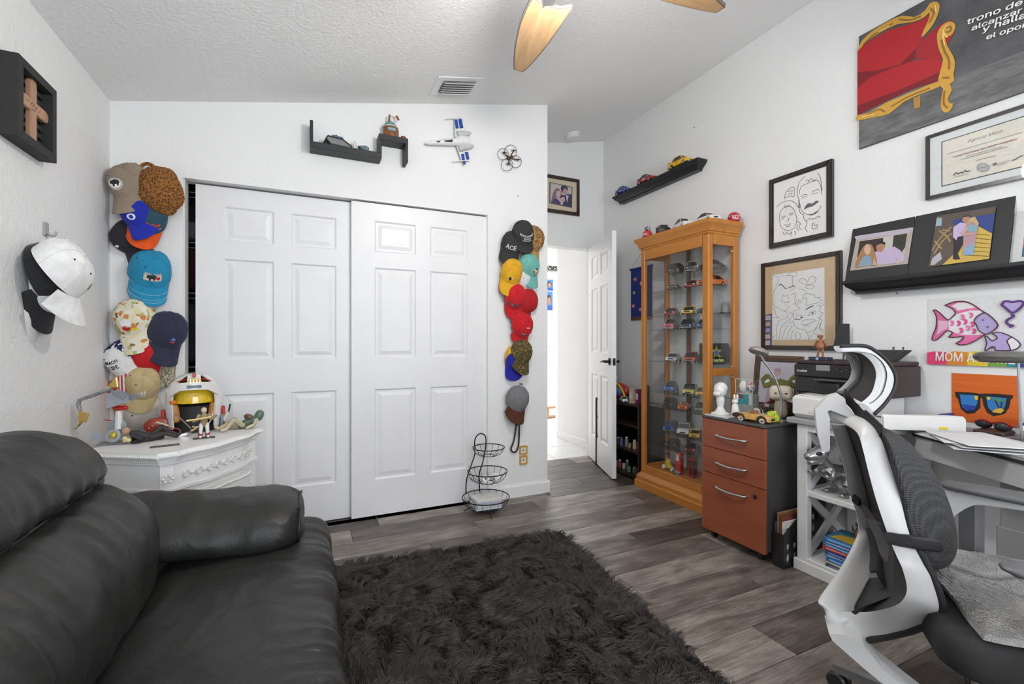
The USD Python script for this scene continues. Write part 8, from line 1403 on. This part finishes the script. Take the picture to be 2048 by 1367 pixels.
part(bp_, 'tray_slot', cbox((X0 + .001, Ya + .05, Z0 + .050), (X0 + .005, Yb - .12, Z0 + .078), .001), M_blkmat, world=True); part(bp_, 'output_tray', cbox((X0 - .045, Ya + .07, Z0 + .072), (X0 + .003, Yb - .13, Z0 + .077), .0015), mat((.10, .10, .10), .3), world=True); part(bp_, 'paper_stop', hullp([(X0 - .02, y, z) for y in (Yb - .24, Yb - .14) for z in (Z0 + .030, Z0 + .062)] + [(X0 - .035, Yb - .23, Z0 + .058), (X0 - .035, Yb - .15, Z0 + .058)]), M_blkmat, world=True); part(bp_, 'warning_label', prism(sbox(.02, .09, .085, .13), .0006, (X0 + .03, Ya - .0002, Z0), PX, UP), ink((.55, .33, .22)), world=True, smooth=False)
part(bp_, 'rear_tray', hullp([at(x, y, 2.46 + o) for x, y in ((1665, 697), (1677, 647), (1699, 647), (1700, 690), (1684, 700)) for o in (0, .004)]), M_blkmat, world=True)
part(bp_, 'feeder_flap', hullp([(X1 - .20, Ya + .03, Z1 + .002), (X1 - .20, Ya + .18, Z1 + .002), (X1 - .02, Ya + .03, Z1 + .055), (X1 - .02, Ya + .18, Z1 + .055), (X1 - .02, Ya + .03, Z1 + .050), (X1 - .02, Ya + .18, Z1 + .050), (X1 - .14, Ya + .03, Z1 + .001), (X1 - .14, Ya + .18, Z1 + .001)]), M_blkmat, world=True)
for dy in (.045, .085): part(bp_, 'paper_guide', cbox((X1 - .06, Ya + dy, Z1 + .045), (X1 - .05, Ya + dy + .006, Z1 + .072)), mat((.08, .03, .03), .5), world=True)
bx_ = (2.42, 1.475, Z1 + .0005); bb = thing('small_box', 'small navy box under the brown figurine on the black printer', 'box', bx_); part(bb, 'box', cbox((-.028, -.045, 0), (.028, .045, .018), .002), mat((.03, .035, .06), .4)); part(bb, 'badge', ell((-.0285, .0, .009), (.001, .008, .008), sub=1), mat((.30, .45, .62), .3))
br_f = mat((.28, .11, .045), .5, var=.25, vs=60); figure('toy_figure', 'brown bald toy figure standing on the small navy box on the printer', (2.42, 1.475, Z1 + .019), rz(-1.3), .92, stand(ha=((-.034, -.012, .06), (.034, -.012, .06))), (br_f, br_f, br_f), [('belly', ell((0, -.006, .06), (.022, .018, .024)), br_f), ('brow', ell((0, -.002, .115), (.016, .010, .009)), br_f)])
figure('toy_robot', 'small dark grey toy robot behind the headrest on the black printer', (2.47, 1.385, Z1 + .0005), rz(-1.2), .62, stand(ha=((-.05, -.01, .10), (.05, -.01, .085))), (M_gry, mat((.08, .06, .06), .4), M_gry), [('plate', cbox((-.05, -.01, .0), (.06, .02, .003)), M_blk)])
# ---------------------------------------------------------------- on the shelf unit boards
M_sil = mat((.42, .42, .42), .22, .9, var=.05, vs=40); RB = np.array([2.305, 1.335, .4005]); rd = thing('robot_dog', 'silver toy robot dinosaur on the middle board of the shelf unit', 'toy robot', RB, rz(math.radians(-105)), s=1.15)
part(rd, 'body', [hullballs([((0, .03, .085), .030), ((0, -.03, .10), .034), ((0, .07, .10), .016)], 2)], M_sil, smooth=True); part(rd, 'neck', hullballs([((0, -.04, .12), .022), ((0, -.07, .155), .020)], 2), M_sil, smooth=True); part(rd, 'head', hullballs([((0, -.072, .178), .030), ((0, -.125, .165), .018), ((0, -.08, .165), .028)], 2), M_sil, smooth=True); part(rd, 'jaw', hullballs([((0, -.08, .148), .018), ((0, -.118, .142), .012)], 2), M_sil, smooth=True)
for s_ in (-1, 1): part(rd, 'eye', ell((s_ * .022, -.098, .180), (.009, .014, .008)), M_blk, smooth=True); part(rd, 'leg', chain([(s_ * .032, .03, .085), (s_ * .038, .012, .05), (s_ * .036, .035, .018)], [.022, .014, .012], 2), M_sil, smooth=True); part(rd, 'foot', hullballs([((s_ * .036, .030, .010), .010), ((s_ * .038, -.006, .009), .009)], 1), M_sil, smooth=True); part(rd, 'arm', chain([(s_ * .034, -.04, .105), (s_ * .044, -.06, .085), (s_ * .040, -.082, .092)], [.012, .009, .008], 1), M_sil, smooth=True)
part(rd, 'tail', tube(spline([(0, .06, .10), (0, .11, .12), (0, .15, .15)], 5), np.linspace(.016, .006, 11), 10), M_sil, smooth=True); part(rd, 'chest_band', tube([(math.sin(a) * .034, -.05 - .012 * math.cos(a), .095 + .018 * math.cos(a)) for a in np.linspace(-1.4, 1.4, 10)], .003, 5), M_chrome)
solo('small_carton', cbox((2.250, 1.185, .4005), (2.30, 1.245, .432), .002), mat((.72, .71, .70), .5), 'small plain white carton at the edge of the middle shelf board', 'carton')
bl_c = [((.04, .05, .08), 'black'), ((.60, .42, .30), 'cream'), ((.03, .14, .34), 'blue'), ((.10, .22, .42), 'light blue'), ((.02, .06, .20), 'navy'), ((.42, .04, .04), 'red'), ((.05, .20, .42), 'sky blue'), ((.10, .16, .30), 'steel blue'), ((.03, .16, .38), 'bright blue')]
zb = .0705
for k, (c_, lab) in enumerate(bl_c):
    th = .0115 + .003 * (k % 3); off = [.0, .006, -.004, .01, .0, .02, .014, .022, .016][k]; rr = rz(math.radians([2, -3, 1, 4, -2, 3, -1, 2, 5][k])); b = thing('dvd_case', '%s disc case, number %d from the bottom of the stack' % (lab, k + 1), 'disc case', (2.335 + off * .5, 1.285 + off, zb), rr, 'stack of disc cases on the low shelf board')
    part(b, 'case', cbox((-.085, -.066, 0), (.085, .066, th), .0015), mat(c_, .25, coat=.4, var=.2, vs=40)); part(b, 'spine_print', prism(sbox(-.05, th * .25, .05, th * .75), .0004, (-.0852, 0, 0), NY, UP), ink(tuple(np.minimum(np.array(c_) * 2 + .15, .8))), smooth=False)
    if k == 8:
        part(b, 'cover_print', prism(Polygon([(-.075, -.05), (.02, -.058), (.0, .03), (-.06, .055)]), .0005, (0, 0, th + .0001)), ink((.55, .36, .03)), smooth=False); part(b, 'cover_print', prism(Polygon([(.02, -.058), (.08, -.05), (.075, .055), (.0, .04)]), .0005, (0, 0, th + .0001)), ink((.05, .25, .30)), smooth=False)
    zb += th + .0004
tq = thing('toy_dragon', 'tiny brown and green toy creature on top of the disc case stack', 'toy', (2.37, 1.275, zb)); part(tq, 'body', hullballs([((0, 0, .016), .016), ((.01, .0, .04), .012)], 2), mat((.18, .09, .04), .4, var=.4, vs=60), smooth=True); part(tq, 'head', ell((.008, .0, .062), (.014, .012, .012)), mat((.05, .09, .07), .4), smooth=True)
for s_ in (-1, 1): part(tq, 'wing', hullp([(.0, s_ * .01, .03), (.02, s_ * .035, .05), (.01, s_ * .03, .02), (.004, s_ * .012, .028)]), mat((.12, .14, .10), .5))
# ---------------------------------------------------------------- on the desk
DT = .7475
def dp(px, py): return onZ(px, py, DT)
bd = thing('ring_binder', 'large white ring binder lying on the far end of the desk', 'binder', dp(1850, 858)); A_, B_ = dp(1768, 861), dp(1932, 866); e = unit(B_ - A_); nrm = np.array([-e[1], e[0], 0]); A_, B_ = A_ + UP * .006, B_ + UP * .006; L_ = np.linalg.norm(B_ - A_); Rb = np.stack([e, nrm, UP], 1); loc_b = lambda m_: xf(m_, Rb, A_)
bp2 = Polygon([(0, 0), (.10, 0), (.10, .004), (.02, .006), (.012, .03), (.022, .055), (.10, .050), (.10, .055), (.016, .062), (.0, .05)]); m = prism(bp2, L_); V = np.array(m.vertices); part(bd, 'cover', loc_b(T(np.stack([V[:, 2], V[:, 0], V[:, 1]], 1), m.faces[:, ::1], process=False)), M_pw, world=True, smooth=20); part(bd, 'pages', loc_b(cbox((.012, .024, .008), (L_ - .012, .095, .044), .002)), M_paper, world=True); part(bd, 'spine_tab', loc_b(cbox((L_ * .68, -.002, .006), (L_ * .78, .001, .018), .001)), mat((.75, .62, .02), .4), world=True)
for k in range(7):
    p = dp(1952, 887) + (.03 * ((k * 7) % 3 - 1), .02 * ((k * 5) % 3 - 1), .0005 + .0032 * k); solo('paper_sheaf', xf(cbox((-.13, -.10, 0), (.13, .10, .003), .0008), rz(.6 + .12 * ((k * 3) % 4)), p), mat([(.70, .70, .70), (.62, .63, .65), (.74, .73, .72), (.55, .56, .58), (.72, .72, .73), (.66, .67, .69), (.75, .75, .74)][k], .7, var=.12 if k % 2 else .03, vs=25), '%s sheaf of loose white papers on the desk front' % ['lowest', 'second lowest', 'third lowest', 'middle', 'third highest', 'second highest', 'topmost'][k], 'papers', 'pile of papers on the desk')
p = dp(1868, 824) ; bf = solo('blue_folder', cbox((2.605, 1.054, DT), (2.705, 1.072, DT + .058), .003), mat((.02, .05, .26), .4, var=.1, vs=20), 'blue folder standing against the wall behind the white binder', 'folder')
yt = thing('yellow_marker_tool', 'long yellow utility tool with a black end at the desk front edge', 'tool', dp(2015, 906)); A_, B_ = dp(1984, 897), dp(2062, 906); part(yt, 'handle', tube(spline([A_ + UP * .009, A_ * .6 + B_ * .4 + UP * .011, B_ + UP * .009], 4), [.004, .008, .008, .008, .008, .008, .008, .008, .007], 8), mat((.72, .60, .01), .35), world=True, smooth=True); part(yt, 'loop', tube([A_ * .3 + B_ * .7 + np.array([.012 * math.cos(a), .016 * math.sin(a) - .02, .004]) for a in np.linspace(0, 6.2, 14)], .002, 5), M_blk, world=True)
kp = solo('black_case', loc_b(cbox((.20, -.115, .0), (.36, -.06, .012), .004)) , M_blkmat, 'flat black case lying at the desk edge before the papers', 'case')
sg = thing('red_sunglasses', 'red and black sunglasses lying on papers at the back of the desk', 'sunglasses', (2.62, .90, DT)); a = at(1985, 842, 2.02); sgr = mat((.30, .01, .012), .15, coat=.6)
S0_ = np.array([2.62, .897, DT + .022])
for k, dx in enumerate((-.035, .035)): part(sg, 'lens', ell(S0_ + (dx * .5, dx, .012), (.012, .028, .018)), M_win, world=True, smooth=True); part(sg, 'temple', tube(spline([S0_ + (dx * .6, dx * 1.8, .018), S0_ + (.05 + dx * .4, dx * 1.9, .018), S0_ + (.09, dx * 1.7, .0)], 4), .004, 6), sgr, world=True)
part(sg, 'frame', tube(spline([S0_ + (-.03, -.065, .018), S0_ + (-.008, -.03, .028), S0_ + (0, 0, .022), S0_ + (.008, .03, .028), S0_ + (.03, .065, .018)], 5), .005, 6), sgr, world=True); part(sg, 'pad_case', cbox(S0_ + (-.055, -.05, -.021), S0_ + (.055, .045, -.006), .005), mat((.06, .03, .025), .5), world=True)
bc2 = thing('folded_cap', 'folded blue cap with a white ring on the desk at the photo edge', 'cap', (2.63, .755, DT)); part(bc2, 'crown', ell((2.63, .755, DT + .042), (.06, .062, .040)), fb((.02, .05, .26)), world=True, smooth=True); part(bc2, 'ring', tube([(2.562 + .005 * math.sin(a), .775 + .018 * math.cos(a), DT + .045 + .014 * math.sin(a)) for a in np.linspace(0, 6.28, 18)[:-1]], .003, 6, closed=True), C_w, world=True)
lh = at(2018, 713, 1.72); ll = thing('reading_lamp', 'flat round dark grey lamp head over the desk in front of the fish drawing', 'lamp', lh); part(ll, 'lamp_head', lathe([(0, -.020), (.082, -.020), (.095, -.010), (.098, .002), (.090, .014), (.06, .020), (0, .021)], 36, lh), mat((.17, .165, .15), .35, .5), world=True, smooth=40); part(ll, 'diffuser', lathe([(0, -.0215), (.078, -.0215), (.078, -.020), (0, -.020)], 30, lh), mat((.45, .22, .12), .5), world=True)
st_ = at(2037, 728, 1.72); part(ll, 'stem', tube([st_ + UP * .004, st_ - UP * .06, np.array([st_[0] + .03, st_[1] + .0, DT + .01])], .0042, 8), M_steel, world=True); part(ll, 'foot', lathe([(0, 0), (.05, 0), (.05, .008), (.01, .014), (0, .014)], 24, (st_[0] + .03, st_[1], DT + .0005)), M_gry, world=True)
# ---------------------------------------------------------------- hall pictures, closet content
def hall(px, py): return onY(px, py, 7.985)
a, b = hall(1080, 545), hall(1114.5, 693); t = thing('hall_poster', 'tall white poster with a grey sketch on the far hall wall', 'poster', a); part(t, 'board', box((a[0], 7.98, b[2]), (b[0], 7.995, a[2])), ink((.72, .72, .72)), world=True); cv = Canvas(t, np.array([a[0], 7.98, b[2]]), PX, UP); cv.add('sketch', cv.P([(1085, 620), (1105, 618), (1107, 650), (1098, 670), (1085, 668)], 2), ink((.45, .46, .47)))
for (x0, y0, x1, y1), lab in (((1085, 558, 1106, 581), 'upper blue portrait photo taped over the hall poster'), ((1085, 582, 1105, 620), 'lower blue portrait photo taped over the hall poster')):
    a, b = hall(x0, y0), hall(x1, y1); t = thing('hall_photo', lab, 'photo', a); part(t, 'photo', box((a[0], 7.974, b[2]), (b[0], 7.978, a[2])), ink((.05, .16, .42)), world=True); cv = Canvas(t, np.array([a[0], 7.974, b[2]]), PX, UP); w_, h_ = b[0] - a[0], a[2] - b[2]; cv.add('print', affinity.scale(Point(w_ * .62, h_ * .55).buffer(1, 8), w_ * .22, h_ * .28), ink((.03, .02, .02))); cv.add('print', affinity.scale(Point(w_ * .64, h_ * .48).buffer(1, 8), w_ * .15, h_ * .22), ink((.34, .17, .10))); cv.add('print', sbox(w_ * .35, 0, w_ * .95, h_ * .25), ink((.02, .08, .30)))
a, b = hall(1080, 531), hall(1115, 541); t = thing('hall_shelf', 'black patterned narrow shelf high on the far hall wall', 'shelf', a); part(t, 'shelf', box((a[0], 7.90, b[2]), (b[0], 7.999, a[2])), patmat('lace', [(.0, (.02, .02, .02)), (.55, (.35, .35, .35))], 40), world=True)
p = onZ(1096, 836, 0); t = thing('wooden_toy', 'small wooden toy standing on the hall floor by the door opening', 'toy', p); part(t, 'crossbar', cyl(p + (-.12, 0, .16), p + (.12, 0, .16), .022), woodmat('toy_wood', (.40, .20, .09), (.55, .32, .16)), world=True); part(t, 'post', cyl(p + (0, 0, .02), p + (0, 0, .16), .02), MATS['toy_wood'], world=True); part(t, 'foot', cyl(p + (-.12, 0, .022), p + (.12, 0, .022), .022), MATS['toy_wood'], world=True)
for k, z_ in enumerate((2.02, 1.72, 1.42, .98)):
    t = thing('closet_wire_shelf', '%s grey wire shelf inside the dark closet' % ['topmost', 'second highest', 'third highest', 'lowest'][k], 'shelf', (OX0 + .2, YB + .35, z_))
    part(t, 'front_rail', [cyl((XL + .02, YB + .24, z_), (OX0 + .45, YB + .24, z_), .005), cyl((XL + .02, YB + .24, z_ - .03), (OX0 + .45, YB + .24, z_ - .03), .004)], M_steel, world=True)
    for j in range(12): part(t, 'cross_wire', cyl((OX0 - .1 + j * .035, YB + .24, z_ + .006), (OX0 - .1 + j * .035, YB + .60, z_ + .006), .002, n=5), M_steel, world=True)
for k, (c_, z0, z1, lab) in enumerate((((.06, .01, .015), 1.44, 1.70, 'dark red folded clothes in the closet'), ((.20, .20, .22), 1.74, 1.86, 'grey folded clothes in the closet'), ((.05, .045, .05), 1.0, 1.36, 'black bag in the closet'), ((.09, .06, .05), .30, .85, 'dark brown box low in the closet'))): solo('closet_bundle', rbox((OX0 - .08, YB + .27, z0 + .012), (OX0 + .25, YB + .55, z1), .03), fb(c_), lab, 'bundle')
